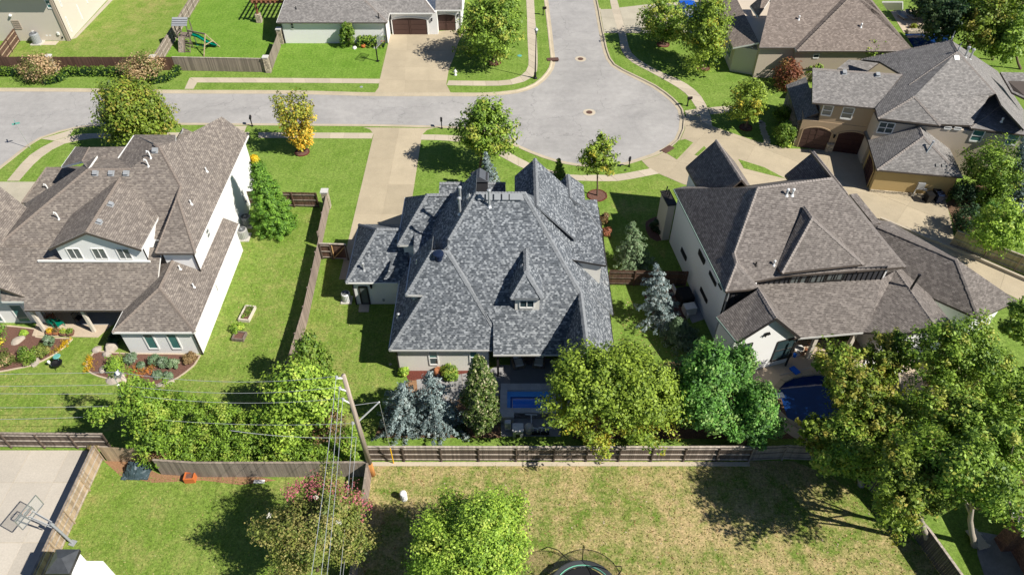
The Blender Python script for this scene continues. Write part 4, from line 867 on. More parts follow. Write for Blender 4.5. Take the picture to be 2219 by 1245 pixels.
# ================================================================ TAN HOUSE WITH TWO ARCHED GARAGES
H4 = thing('house', 'tan stucco house at the upper right with two arched brown garage doors', 'house', (45, 72, 0))
def tan_house():
    R = Roof(); cp = []; a = math.radians(-6); ex = V(math.cos(a), math.sin(a), 0); ey = V(-math.sin(a), math.cos(a), 0)
    gl = zt(570, 790, z=5.8); gr = zt(1056, 832, z=5.8); GP = PL(gl, (-ey.x, -ey.y), .55); t0 = zt(573, 527, pl=GP); t1 = zt(1262, 576, pl=GP)
    R.f(gl, gr, t1, t0); R.f(t0, t1, t1+ey*3.2-V(0, 0, 1.8), t0+ey*3.2-V(0, 0, 1.8)); cp.append((t0, t1))
    c = zt(1075, 910, z=5.8); LP = PL(c, (-ex.x, -ex.y), .52)
    A = zt(1690, 397, pl=LP); B = zt(1640, 310, pl=LP); D = zt(950, 457, pl=LP); E_ = zt(1315, 655, pl=LP); F_ = zt(1357, 742, pl=LP); G_ = zt(1056, 834, pl=LP); Hh = zt(1262, 576, pl=LP); I_ = zt(1090, 475, pl=LP)
    R.f(A, B, D, I_, Hh, G_, c, F_, E_)
    FPl = P3(A, E_, A+ex); r1 = zt(1985, 720, pl=FPl); r2 = zt(1930, 745, pl=FPl); r3 = zt(1800, 966, z=5.7); r4 = zt(1545, 955, z=5.75)
    R.f(A, r1, r2, F_, E_); R.f(F_, r2, r3); R.f(F_, r3, r4); cp += [(A, E_), (A, r1), (A, B), (B, D)]
    TP = P3(F_, c, F_+ex) if False else P3(F_, c, zt(1560, 966, z=5.8)); q = zt(1560, 966, z=5.8)
    R.f(F_, c, q); R.f(F_, q, r4); cp += [(F_, c), (F_, q)]
    RP = P3(A, r1, A+ey); b2 = zt(2000, 550, pl=RP); b3 = zt(2110, 712, pl=RP); b4 = zt(2202, 850, pl=RP)
    R.f(A, B, b2, b3, b4, zt(2202, 1000, pl=RP), zt(2030, 812, pl=RP), r1)
    s0 = zt(2030, 812, z=r1.z-1.2); s1 = zt(1790, 985, z=5.6); s2 = zt(2260, 1045, z=5.6); R.f(s0, s1, s2); R.f(s0, s0+ey*2.5, s1+ey*3, s1); R.f(s0, s2, s2+ey*5, s0+ey*3); cp += [(s0, s1), (s0, s2), (r1, s0)]
    x0 = zt(2020, 556, z=6); R.f(x0, zt(2300, 562, z=6), zt(2300, 800, z=4.6), zt(2110, 712, z=4.8))
    k0 = zt(760, 530, z=5); KP = PL(k0, (-ey.x, -ey.y), .5); R.f(k0, zt(990, 552, pl=KP), zt(1095, 476, pl=KP), zt(850, 460, pl=KP))
    # lean-to on the left
    e_ = zt(455, 932, z=3.0); R.f(e_, e_+ex*1.9+V(0, 0, 1.1), e_+ex*1.9+ey*7.6+V(0, 0, 1.1), e_+ey*7.6); R.f(e_, e_+ex*2.6-ey*.1, e_+ex*2.6+ey*.5+V(0, 0, .5), e_+ex*1.9+V(0, 0, 1.1)+ey*.5)
    e_ = zt(455, 932, z=3.0); st = V(e_.x, e_.y, 0)+ex*.25+ey*.3; st2 = st+ex*1.5
    MB().prism([(p.x, p.y) for p in (st, st2, st2+ey*7, st+ey*7)], 0, 2.85).build('stone_wall', M['stone_grey'], H4)
    # garage front
    b0 = P(1721, 317); b1 = P(1872, 336.5); d = (b1-b0).normalized(); n = V(d.y, -d.x, 0); yb = b0
    MB().prism([(p.x, p.y) for p in (b0, b1, b1-n*7, b0-n*7)], 0, 3.4).build('wall', M['tan'], H4)
    u0 = b0-n*.05; MB().prism([(p.x, p.y) for p in (u0+d*1.6, b1-n*.05, b1-n*5.4, u0-n*5.4+d*1.6)], 3.3, 5.7).build('wall', M['tan'], H4)
    LL = (b1-b0).length
    for t0_, t1_, mt in ((.045, .46, M['doorbrown']), (.54, .97, M['doordark'])): garage_door(H4, b0+d*(LL*t0_), b0+d*(LL*t1_), 2.3, mt, M['tan'], 4, 4, .45)
    wp = VP(u0, u0+d)
    window(H4, winq(zt, 662, 808, 710, 892, wp), M['trimwhite'], M['glassgrey'], 1, 2, .1); window(H4, winq(zt, 815, 824, 866, 920, wp), M['trimwhite'], M['glassgrey'], 1, 2, .1)
    q = zt(738, 1050, pl=VP(b0, b1)); wall_lamp(H4, q, n)
    for zx in ((440, 1118), (690, 1165), (945, 1190)):
        q = zt(*zx); MB().box((q.x, q.y, .5), (.7, .5, 1.0), rz=a).build('stone_pier', M['stone'], H4)
    # taller part behind the small garage
    w0 = c+ex*.3+ey*.35; w1 = s2+ey*.35
    MB().prism([(p.x, p.y) for p in (w0, V(w1.x, w1.y, 0), w1+ey*9, w0+ey*9)], 0, 5.2).build('wall', M['beige'], H4)
    wp = VP(V(w0.x, w0.y, 0), V(w1.x, w1.y, 0))
    window(H4, winq(zt, 1095, 938, 1178, 1030, wp), M['trimwhite'], M['glass'], 2, 2, .1); window(H4, winq(zt, 1820, 1000, 1862, 1092, wp), M['trimwhite'], M['glassteal'], 1, 2, .1); window(H4, winq(zt, 2090, 1030, 2130, 1118, wp), M['trimwhite'], M['glassteal'], 1, 2, .1)
    window(H4, winq(zt, 1592, 975, 1636, 995, wp), M['trimwhite'], M['glass'], 1, 1, .08); window(H4, winq(zt, 1668, 980, 1712, 1000, wp), M['trimwhite'], M['glass'], 1, 1, .08)
    # small garage in front
    fl = P(1899.8, 367.4, z=2.9); fr = P(2086.9, 383.8, z=2.9); F2 = PL(fl, (-ey.x, -ey.y), .85); ap = P(2001, 295, pl=F2); rb = P(1991, 271, z=ap.z); bl = P(1882, 307, z=2.9); br = fr+(bl-fl)
    R.f(ap, fl, fr); R.f(ap, rb, bl, fl); R.f(ap, fr, br+ey*2, rb); R.f(rb, br+ey*2, bl+ey*2, bl); cp += [(ap, fl), (ap, fr), (ap, rb)]
    block(H4, [fl, fr, br, bl], 0, 2.85, M['ochre'], .3)
    sw0 = fl+ex*.3+ey*.3; gd0 = bl-ey*.8+ex*.3; garage_door(H4, V(gd0.x, gd0.y, 0), V(sw0.x, sw0.y, 0)+ey*.7, 2.0, M['doordark'], M['ochre'], 4, 4, .3)
    q = inset([fl, fr, br, bl], .3); base = MB(); base.beam(V(sw0.x, sw0.y-.05, .15), V(fr.x, fr.y, .15)+ey*.25-ex*.3, .12, .3); base.build('stone_plinth', M['stone'], H4)
    R.build(H4, M['roof_slate'], M['gutter_bronze']); caps(H4, cp, M['cap_dark'], .15)
    gutter(H4, M['gutter_bronze'], fl, fr); gutter(H4, M['gutter_bronze'], gl, gr); gutter(H4, M['gutter_bronze'], c, q[0] if False else zt(1560, 966, z=5.8)); gutter(H4, M['gutter_bronze'], s1, s2)
    for x, y in ((815, 560), (1072, 578)): box_vent(H4, zt(x, y, pl=GP), M['greyplastic'], .36, (0, -1, .5))
    box_vent(H4, zt(1675, 452, pl=FPl), M['galv'], .4, (0, -1, .8)); pipe_vent(H4, zt(1655, 800, pl=FPl), M['white_paint'], .4, .06)
    for x, y in ((1627, 838), (1686, 846)): box_vent(H4, zt(x, y, pl=FPl), M['black'], .3, (0, -1, .8))
    for x, y in ((1745, 440), (1782, 455)): pipe_vent(H4, zt(x, y, pl=RP), M['galv'], 1.1, .1)
    for p in (A, B): m = MB(); m.tube([p, p+V(0, 0, 1.0)], [.07, .02], 6); m.lathe(p+V(0, 0, .35), [(.03, -.1), (.13, 0), (.03, .1)], 8); m.build('finial', M['greyplastic'], H4)
    pipe_vent(H4, zt(2030, 935, z=6.2), M['white_paint'], .35, .06)
    m = MB(); q = z5r(1190, 198, pl=F2); m.tube([q-V(0, 0, .2), q+V(.5, .4, 1.2)], .08, 7); m.lathe(q+V(.5, .4, 1.15), [(.13, 0), (.13, .12)], 8); m.build('vent_pipe', M['galv'], H4)
    for x, y in ((1278, 288), (1327, 292)): box_vent(H4, z5r(x, y, pl=F2), M['black'], .28, (0, -1, .8))
    wp = VP(fl+ey*.3, fr+ey*.3); q = z5r(1152, 445, pl=wp); MB().box(q+V(0, -.1, 0), (.7, .25, .75), rz=a).build('meter_box', M['galv'], H4); m = MB(); m.tube([q+V(-.35, -.12, -.4), V(q.x-.4, q.y-.15, 0)], .05, 6); m.build('conduit', M['white_paint'], H4)
    q2 = z5r(1188, 475, pl=wp); MB().box(q2+V(0, -.08, 0), (.3, .15, .25), rz=a).build('outlet_box', M['galv'], H4)
tan_house()
# ================================================================ HOUSE BEYOND IT
H5 = thing('house', 'brown roofed house at the top right edge beside a small pool', 'house', (40, 95, 0))
def far_right_house():
    R = Roof(); cp = []
    e0 = P(1645, 102.6, z=4.2); e1 = P(1722, 102.6, z=4.2); FP = PL(e0, (0, -1), .62); top = 40
    a = zt(250, 0, pl=FP); b = zt(790, 0, pl=FP); R.f(e0, e1, b+(b-e1)*.25, a+(a-e0)*.25)
    l0 = zt(450, 392, z=4.2); LP = P3(e1, b, l0); d = zt(838, 0, pl=LP); R.f(e1, l0, d+(d-l0)*.25, b+(b-e1)*.25)
    f1 = zt(1345, 388, z=4.2); f1.y = l0.y; F2 = P3(l0, d, l0+XV); h = zt(1092, 100, pl=F2); g = zt(962, 0, pl=F2)
    R.f(l0, f1, h, g, g+(g-h)*1.5, d+(d-l0)*.25); RP = P3(h, f1, f1+YV); R.f(h, f1, f1+V(0, 14, 0), g+(g-h)*1.5, g); cp += [(h, f1), (h, g), (l0, d)]
    R.f(zt(1110, 10, z=5.2), zt(1270, 10, z=5.2), zt(1270, 68, z=3.6), zt(1150, 68, z=3.6))
    R.f(zt(90, 45, z=5), zt(190, -40, z=6.5), zt(270, -40, z=6.5), zt(152, 130, z=4.6))
    yw = e0.y+.35; MB().prism([(e0.x+.3, yw), (e1.x+.6, yw), (e1.x+.6, yw+20), (e0.x+.3, yw+20)], 0, 4.1).build('wall', M['beige'], H5)
    MB().prism([(l0.x+.2, l0.y+.35), (f1.x-.35, l0.y+.35), (f1.x-.35, l0.y+20), (l0.x+.2, l0.y+20)], 0, 4.1).build('wall', M['greige'], H5)
    wp = (V(0, -1, 0), -(l0.y+.35)); window(H5, winq(zt, 583, 418, 616, 447, wp), M['trimwhite'], M['glass'], 1, 1, .08)
    R.f(V(e0.x-2.6, e0.y+1.6, 3.35), V(e0.x+.2, e0.y+1.0, 4.3), V(e0.x+.2, e0.y+16.4, 4.3), V(e0.x-2.6, e0.y+16.4, 3.35)); MB().prism([(e0.x-2.2, e0.y+2), (e0.x+.4, e0.y+1), (e0.x+.4, e0.y+16), (e0.x-2.2, e0.y+16)], 0, 3.3).build('wall', M['cream'], H5)
    xw = (V(-1, 0, 0), -(e0.x-2.2))
    for y0, y1 in ((3.2, 4.6), (8, 9.4)): window(H5, [V(e0.x-2.2, e0.y+y1, 3.0), V(e0.x-2.2, e0.y+y0, 3.0), V(e0.x-2.2, e0.y+y0, 1.0), V(e0.x-2.2, e0.y+y1, 1.0)], M['trimwhite'], M['glassteal'], 2, 2, .08)
    yf = e0.y+2; window(H5, [V(e0.x-1.8, yf, 3.4), V(e0.x-.2, yf-.4, 3.4), V(e0.x-.2, yf-.4, 1), V(e0.x-1.8, yf, 1)], M['trimwhite'], M['glassteal'], 2, 3, .08)
    R.build(H5, M['roof_tan'], M['trimwhite']); caps(H5, cp, M['cap_brown'], .18, .4); gutter(H5, M['gutter_bronze'], e0, e1); gutter(H5, M['gutter_bronze'], l0, f1)
    for x, y in ((465, 150), (945, 208)): pipe_vent(H5, zt(x, y, pl=FP if x < 600 else F2), M['white_paint'], .4, .07)
    # covered terrace chairs lie beyond: low pool wall
far_right_house()
# dark roofed house whose corner shows at the top
H5b = thing('house', 'shaded house corner with a grey roof beside the blue car at the top edge', 'house', (36, 112, 0))
MB().prism([(33, 106), (37.5, 104.5), (37.5, 118), (33, 118)], 0, 5).build('wall', M['taupe'], H5b)
R_ = Roof(); R_.f(V(32.3, 105, 5), V(38.2, 103.8, 5), V(37, 112, 8), V(33.5, 112, 8)); R_.f(V(32.3, 105, 5), V(33.5, 112, 8), V(33.5, 119, 8), V(32.3, 119, 5)); R_.f(V(38.2, 103.8, 5), V(38.2, 119, 5), V(37, 119, 8), V(37, 112, 8)); R_.build(H5b, M['roof_tan'], M['gutter_bronze'])
# ================================================================ WHITE HOUSE WITH GARAGES ACROSS THE STREET
H6 = thing('house', 'white house across the street with a double and a single brown garage door', 'house', (-22, 96, 0))
def garage_house():
    R = Roof(); cp = []
    a0 = P(599.6, 48.3, z=3.1); a1 = P(839.4, 48.3, z=3.1); F1 = PL(a0, (0, -1), .55); t = zb(300, 0, pl=F1); tr = zb(975, 0, pl=F1)
    R.f(a0, a1, tr+(tr-a1)*.8, t+(t-a0)*.8)
    g0 = P(844.5, 28.3, z=3.2); g1 = P(942, 28.3, z=3.2); F2 = PL(g0, (0, -1), .55); b0 = zb(1060, 0, pl=F2); b1 = zb(1478, 0, pl=F2)
    R.f(g0, g1, b1+(b1-g1)*2, b0+(b0-g0)*2); Lp = P3(g0, b0, a1); R.f(a1, g0, b0+(b0-g0)*2, tr+(tr-a1)*.8)
    h0 = P(943.5, 21.8, z=3.2); h1 = P(1001, 21.8, z=3.2); F3 = PL(h0, (0, -1), .55); R.f(h0, h1, onz(F3, h1.x, h1.y+7), onz(F3, h0.x, h0.y+7)); cp += [(a1, tr), (g1, b1)]
    R.build(H6, M['roof_slate'], M['trimwhite']); caps(H6, cp, M['cap_dark'], .17, .4)
    MB().prism([(a0.x+.4, a0.y+.4), (a1.x-.3, a0.y+.4), (a1.x-.3, a0.y+22), (a0.x+.4, a0.y+22)], 0, 3.0).build('wall', M['white'], H6)
    yg = P(850, 75).y; MB().prism([(g0.x+.05, yg), (g1.x+.2, yg), (g1.x+.2, yg+15), (g0.x+.05, yg+15)], 0, 3.1).build('wall', M['white'], H6)
    yh = P(950, 66).y; MB().prism([(g1.x+.2, yh), (h1.x-.25, yh), (h1.x-.25, yh+15), (g1.x+.2, yh+15)], 0, 3.1).build('wall', M['white'], H6)
    garage_door(H6, V(P(852, 75).x, yg, 0), V(P(928, 75).x, yg, 0), 2.15, M['doorbrown'], M['trimwhite'], 3, 2, .25); garage_door(H6, V(P(946, 66).x, yh, 0), V(P(989, 66).x, yh, 0), 2.15, M['doorbrown'], M['trimwhite'], 2, 2, .2)
    for px, yy in ((936, yg), (993, yh)): wall_lamp(H6, V(P(px, 45, y=yy).x, yy, 2.1), V(0, -1, 0))
    wp = (V(0, -1, 0), -(a0.y+.4)); window(H6, winq(zb, 345, 196, 380, 243, wp), M['trimwhite'], M['glass'], 1, 2, .08)
    gutter(H6, M['gutter_bronze'], a0, a1); gutter(H6, M['trimwhite'], g0, g1); gutter(H6, M['trimwhite'], h0, h1); gutter(H6, M['trimwhite'], a0, t+(t-a0)*.8)
    downspout(H6, M['trimdark'], V(a0.x+.4, a0.y+.33, 3)); downspout(H6, M['trimdark'], V(a1.x-.4, a1.y+.33, 3)); downspout(H6, M['trimwhite'], V(h1.x-.25, yh-.06, 3.1))
    pipe_vent(H6, zb(1092, 150, pl=F1), M['black'], .6, .07, False); pipe_vent(H6, zb(395, 75, pl=F1), M['black'], .3, .06, False)
garage_house()
# timber pergola
pg = thing('pergola', 'red brown timber pergola on stone posts at the top edge', 'pergola', P(560, 30)[:])
def pergola():
    b = P(563, 48); x0, y0 = b.x, b.y
    for i, (dx, dy) in enumerate(((0, 0), (0, 6), (4.6, 6))):
        MB().box((x0+dx, y0+dy, .6), (.7, .7, 1.2)).build('stone_pier', M['stone'], pg); MB().box((x0+dx, y0+dy, 2.0), (.25, .25, 1.6)).build('post', M['beam_wood'], pg)
    MB().box((x0+2.3, y0+.0, 2.85), (5.6, .16, .3)).build('beam', M['beam_wood'], pg); MB().box((x0+2.3, y0+6, 2.85), (5.6, .16, .3)).build('beam', M['beam_wood'], pg)
    for i in range(9): MB().box((x0-.2+i*.62, y0+3, 3.08), (.12, 7.4, .2)).build('rafter', M['beam_wood'], pg)
    for i in range(6): MB().box((x0+2.3, y0-.2+i*1.25, 3.22), (5.8, .1, .1)).build('batten', M['beam_wood'], pg)
pergola()
# ================================================================ BEIGE HOUSE, TOP LEFT
H7 = thing('house', 'beige two storey house at the top left corner with a glass block window', 'house', (-66, 98, 0))
def beige_house():
    c = P(151.6, 88.7); x1, y0 = c.x, c.y
    MB().prism([(x1-30, y0), (x1, y0), (x1, y0+30), (x1-30, y0+30)], 0, 6.6).build('wall', M['cream'], H7)
    MB().box((x1-.12, y0-.05, 3.3), (.4, .15, 6.6)).build('corner_trim', M['greige'], H7); downspout(H7, M['gutter_bronze'], V(x1+.07, y0+.12, 6.6))
    R = Roof(); R.f(V(x1-30, y0-1.1, 6.6), V(x1+.6, y0-1.1, 6.6), V(x1-4, y0+5, 9), V(x1-30, y0+5, 9)); R.f(V(x1+.6, y0-1.1, 6.6), V(x1+.6, y0+30, 6.6), V(x1-4, y0+30, 9), V(x1-4, y0+5, 9)); R.build(H7, M['roof_brown'], M['trimwhite'])
    wp = (V(0, -1, 0), -y0); w = window(H7, winq(za, 94, 175, 188, 243, wp), M['greige'], M['glassgrey'], 6, 4, .06, name='glass_block_window')
    window(H7, winq(za, 375, 0, 445, 70, wp), M['trimwhite'], M['glassteal'], 1, 2, .1)
    xp = (V(1, 0, 0), x1)
    for x0_, y0_, x1_, y1_ in ((548, 150, 606, 262), (643, 45, 697, 160), (482, -20, 522, 50), (700, -60, 740, 20)):
        a = za(x0_, y0_, pl=xp); b = za(x1_, y1_, pl=xp); window(H7, [V(x1, a.y, a.z), V(x1, b.y, a.z), V(x1, b.y, b.z), V(x1, a.y, b.z)], M['trimwhite'], M['glassgrey'], 1, 2, .1)
    q = za(90, 128, pl=wp); MB().lathe(q-V(0, .15, .1), [(.16, 0), (.2, .1), (.05, .3)], 8).build('wall_vent', M['white_paint'], H7)
    for x, y in ((282, 272), (492, 282)): MB().box(za(x, y, pl=wp)-V(0, .08, 0), (.25, .16, .35)).build('outlet_box', M['white_paint'], H7)
    MB().box(za(527, 315, pl=wp)-V(0, .06, 0), (.15, .12, .18)).build('outlet_box', M['black'], H7)
beige_house()
pad('path', [(155, 86), (235, 0), (270, -30), (300, -30), (245, 0), (166, 82)], M['drive_pale'], .015)
# ================================================================ CORNERS OF TWO HOUSES AT THE BOTTOM
H8 = thing('chimney', 'white chimney with a dark metal cap at the bottom left corner', 'chimney', P(165, 1290)[:])
def chimney_bottom():
    t = P(121, 1194, z=5.6); tr = P(166, 1194, z=5.6); s = tr.x-t.x; y = t.y; xm = (t.x+tr.x)/2
    MB().box((xm+.1, y-.55, 2.65), (s*.92, 1.15, 5.3)).build('shaft', M['white'], H8); MB().box((xm+.75, y-.75, 2.3), (s*1.7, 1.3, 4.6)).build('shoulder', M['white'], H8)
    m = MB(); b = V(xm, y-.55, 5.3); h = s/2+.08; k = .72
    m.box(b+V(0, 0, .12), (2*h, 2*k, .24)); m.build('cap_skirt', M['trimdark'], H8)
    m = MB(); b = b+V(0, 0, .24); m.add([b+V(-h, -k, 0), b+V(h, -k, 0), b+V(h, k, 0), b+V(-h, k, 0), b+V(-.12, 0, .42), b+V(.12, 0, .42)], [(0, 1, 5, 4), (1, 2, 5), (2, 3, 4, 5), (3, 0, 4)]); m.build('cap_roof', flat('cap_metal', (.10, .105, .11), .35, .5, var=.4), H8)
chimney_bottom()
H9 = thing('house', 'brick house corner with a white fascia at the bottom right edge', 'house', P(2240, 1200)[:])
def brick_corner():
    e = P(2197, 1108, z=3.0); f = P(2260, 1215, z=3.0); d = (f-e).normalized(); n = V(-d.y, d.x, 0); n = n if n.x > 0 else -n
    R = Roof(); R.f(e, e+d*9, e+d*9+n*6+V(0, 0, 3), e+n*6+V(0, 0, 3)); R.build(H9, M['roof_brown'], M['trimwhite']); gutter(H9, M['trimwhite'], e, e+d*9)
    q = e+n*.6+d*.5; MB().prism([(p.x, p.y) for p in (q, q+d*9, q+d*9+n*8, q+n*8)], 0, 2.9).build('wall', M['brick'], H9)
    MB().box((q.x-.2, q.y-.3, 1.4), (.9, .9, 2.8), rz=math.atan2(d.y, d.x)).build('brick_pier', M['brick'], H9)
brick_corner()
pad('patio', [(2115, 1150), (2170, 1160), (2219, 1240), (2260, 1300), (2150, 1300), (2118, 1200)], M['patio_grey'], .03)
# ================================================================ FENCES, WALLS, PIERS
def fence(label, pts, mat, rail=None, side=1, h=1.8, rails=3, step=2.44, cap=None, pk=.145, wob=.02, posts=True, group=None, name='fence'):
    """pts: points on the ground; pickets on the line, posts and rails on the given side (+1 = left of the walking direction)"""
    rail = rail or mat; root = thing(name, label, 'fence', (pts[0].x, pts[0].y, 0), group)
    pm = MB(); first = True
    for a, b in zip(pts, pts[1:]):
        a = V(a.x, a.y, 0); b = V(b.x, b.y, 0); d = b-a; L = d.length; d.normalize(); n = V(-d.y, d.x, 0)*side; rz = math.atan2(d.y, d.x)
        k = int(L/pk)
        for i in range(k):
            p = a+d*((i+.5)*L/k); hh = h+random.uniform(-wob, wob)
            pm.box((p.x, p.y, hh/2+.02), (L/k-.012, .022+random.uniform(0, .006), hh), rz)
        m = max(1, round(L/step))
        for i in range(m+1):
            if i == 0 and not first: continue
            p = a+d*(L*i/m)+n*.075
            if posts: MB().box((p.x, p.y, (h+.02)/2), (.1, .1, h+.02), rz).build('post', rail if rail is mat else mat, root)
        for j in range(rails):
            z = .25+(h-.5)*j/(rails-1)
            for i in range(m):
                p = a+d*(L*i/m+.05)+n*.055; q = a+d*(L*(i+1)/m-.05)+n*.055; sg = random.uniform(-.02, .02)
                MB().beam(p+V(0, 0, z), q+V(0, 0, z+sg), .05, .09).build('rail', rail, root)
        if cap:
            for i in range(m): MB().beam(a+d*(L*i/m)+V(0, 0, h+.035)+n*.03, a+d*(L*(i+1)/m-.01)+V(0, 0, h+.035)+n*.03, .16, .035).build('cap_board', cap, root)
        first = False
    pm.build('pickets', mat, root)['kind'] = 'stuff'
    return root
T_ = lambda px, py, h=1.8: P(px, py, z=h)
y0 = 28.42
fence('long dark wooden fence with pale rails behind the middle house', [V(-10.4, y0, 0), V(3, y0-.02, 0), V(16.95, y0, 0)], M['fence_dark'], M['fence_rail'], -1, cap=M['fence_rail'])
fence('short shaded grey fence section running on under the large trees at right', [V(17.0, y0, 0), V(19.4, 28.55, 0), V(23, 28.4, 0)], M['fence_grey'], None, -1, wob=.03)
MB_ = MB(); MB_.box((3.3, y0-.3, 0), (27.4, .32, .1)); tag(MB_.build('mow_strip', M['walk']), kind='structure')
fence('brown fence crossing between the left house and a stone pier', [P(533, 446), P(692, 449)], M['fence_brown'], M['fence_grey'], -1)
fence('grey side fence running down from the stone pier beside the driveway', [P(714, 452), P(697, 533)], M['fence_side'], None, -1)
fence('long grey side fence dividing the left lawn from the middle yard', [P(700, 541), P(667, 695), P(632, 815), P(604, 925)], M['fence_side'], None, -1)
fence('brown street fence behind the clipped hedge at the top left', [T_(-40, 123.5), T_(280, 124), T_(372, 124)], M['fence_brown'], None, 1)
fence('weathered grey street fence ending at a stone pier at the top left', [T_(372, 124.3), T_(574, 128)], M['fence_grey'], None, 1, cap=M['fence_rail'])
fence('weathered fence running away beside the wooden playset', [T_(333, 119), T_(412, -6), T_(440, -50)], M['fence_grey'], M['fence_rail'], -1)
fence('red brown fence stub at the left edge beside the beige house', [T_(-6, 108), T_(28, 63)], M['fence_brown'], M['fence_tan'], -1)
fence('grey fence between two stone piers left of the white garage house', [T_(583, 121), T_(602, 73)], M['fence_grey'], None, 1)
fence('dark fence with pale rails along the back of the concrete court', [T_(-90, 937), T_(0, 937.5), T_(222, 939.5)], M['fence_dark'], M['fence_rail'], -1, cap=M['fence_grey'])
fence('weathered tan fence between the concrete court and the lower lawn', [T_(201, 966), T_(135, 1105), T_(68, 1246), T_(30, 1330)], M['fence_tan'], M['fence_rail'], 1, cap=M['fence_grey'], wob=.03)
fence('short mossy fence section beside the tarp covered heap', [T_(212, 968), T_(291, 971)], M['fence_tan'], None, 1)
fence('dark grey fence under the vines at the back of the lower lawn', [T_(331, 997), T_(420, 1003), T_(614, 1003), T_(797, 1002)], M['fence_grey'], None, 1, cap=M['fence_grey'])
fence('grey fence running down from the utility pole beside the pink crape myrtle', [T_(797, 1003), T_(782, 1110), T_(760, 1248), T_(748, 1330)], M['fence_side'], None, -1, cap=M['fence_grey'])
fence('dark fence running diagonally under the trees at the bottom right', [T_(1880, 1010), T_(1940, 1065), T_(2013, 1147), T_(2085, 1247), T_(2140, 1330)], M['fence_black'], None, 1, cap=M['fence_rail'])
fence('dark red fence between the middle house and the white brick house', [T_(1322, 585), T_(1491, 588)], M['fence_brown'], M['fence_dark'], -1)
fence('grey fence under the junipers between the two back yards', [T_(1572, 850), T_(1592, 890), T_(1619.5, 947)], M['fence_grey'], None, 1)
fence('brown fence with rails along the tan house driveway at the right edge', [T_(2076, 500), T_(2150, 528), T_(2219, 554), T_(2290, 582)], M['fence_tan'], M['fence_rail'], -1, cap=M['fence_rail'])
# gate
gt = thing('gate', 'dark wooden yard gate with new diagonal braces left of the low grey wing', 'gate', P(697, 561)[:])
def gate():
    a = P(700, 561); b = P(757, 563); d = (b-a).normalized(); n = V(d.y, -d.x, 0); L = (b-a).length
    for t in (0, .38, .42, .97): p = a+d*L*t; MB().box((p.x, p.y, .95), (.11, .11, 1.9)).build('post', M['fence_dark'], gt)
    for s0, s1 in ((.01, .37), (.44, .95)):
        k = int((s1-s0)*L/.145)
        for i in range(k):
            p = a+d*L*(s0+(s1-s0)*(i+.5)/k)-n*.04; MB().box((p.x, p.y, .95), ((s1-s0)*L/k-.01, .02, 1.75)).build('board', M['fence_brown'], gt)
    for z in (.3, 1.0, 1.7): MB().beam(a+d*L*.02+V(0, 0, z)+n*.03, a+d*L*.37+V(0, 0, z)+n*.03, .04, .09).build('rail', M['fence_rail'], gt)
    f = lambda t, z: a+d*L*t+V(0, 0, z)+n*.05
    for p, q, m in ((f(.45, .2), f(.45, 1.75), 'newwood'), (f(.94, .2), f(.94, 1.75), 'fence_rail'), (f(.45, .22), f(.94, .22), 'fence_rail'), (f(.45, .25), f(.93, 1.65), 'newwood')): MB().beam(p, q, .05, .1, up=n).build('brace', M[m], gt)
    MB().beam(a+V(0, 0, 1.93), b+V(0, 0, 1.93), .15, .05).build('cap_board', M['fence_rail'], gt)
gate()
def pier(label, p, s=.62, h=2.0, group='stone fence piers'):
    t = thing('stone_pier', label, 'pier', (p.x, p.y, 0), group)
    m = MB()
    for j in range(6):
        z = h*j/6; w = s*random.uniform(.97, 1.03); m.box((p.x, p.y, z+h/12), (w, s*random.uniform(.97, 1.03), h/6-.012))
    m.build('shaft', M['stone'], t); MB().box((p.x, p.y, h+.06), (s*1.15, s*1.15, .12)).build('cap', M['coping'], t)
pier('stone pier at the end of the fence beside the long driveway', P(712, 452)+V(-.1, .2, 0)); pier('stone pier at the fence corner by the street sidewalk', P(583, 156)); pier('stone pier at the wall of the white garage house', P(611, 94))
pier('pale stone pier behind the left hydrangea', T_(104, 122, 2)); pier('pale stone pier behind the right hydrangea', T_(329, 123, 2))
# low walls
one('retaining_wall', 'low pale concrete wall along the sloping driveway at the right', 'wall', (lambda m: [m.beam(a+V(0, 0, .14), b+V(0, 0, .14), .25, .36) for a, b in zip(Gp([(1906, 476), (2000, 515), (2110, 560), (2230, 612)]), Gp([(2000, 515), (2110, 560), (2230, 612), (2330, 660)]))] and m)(MB()), M['walk'])
one('edging_wall', 'thin white edging wall beside the air conditioner of the white brick house', 'wall', (lambda m: m.beam(P(1456, 622)+V(0, 0, .2), P(1490, 690)+V(0, 0, .2), .15, .5))(MB()), M['coping'])
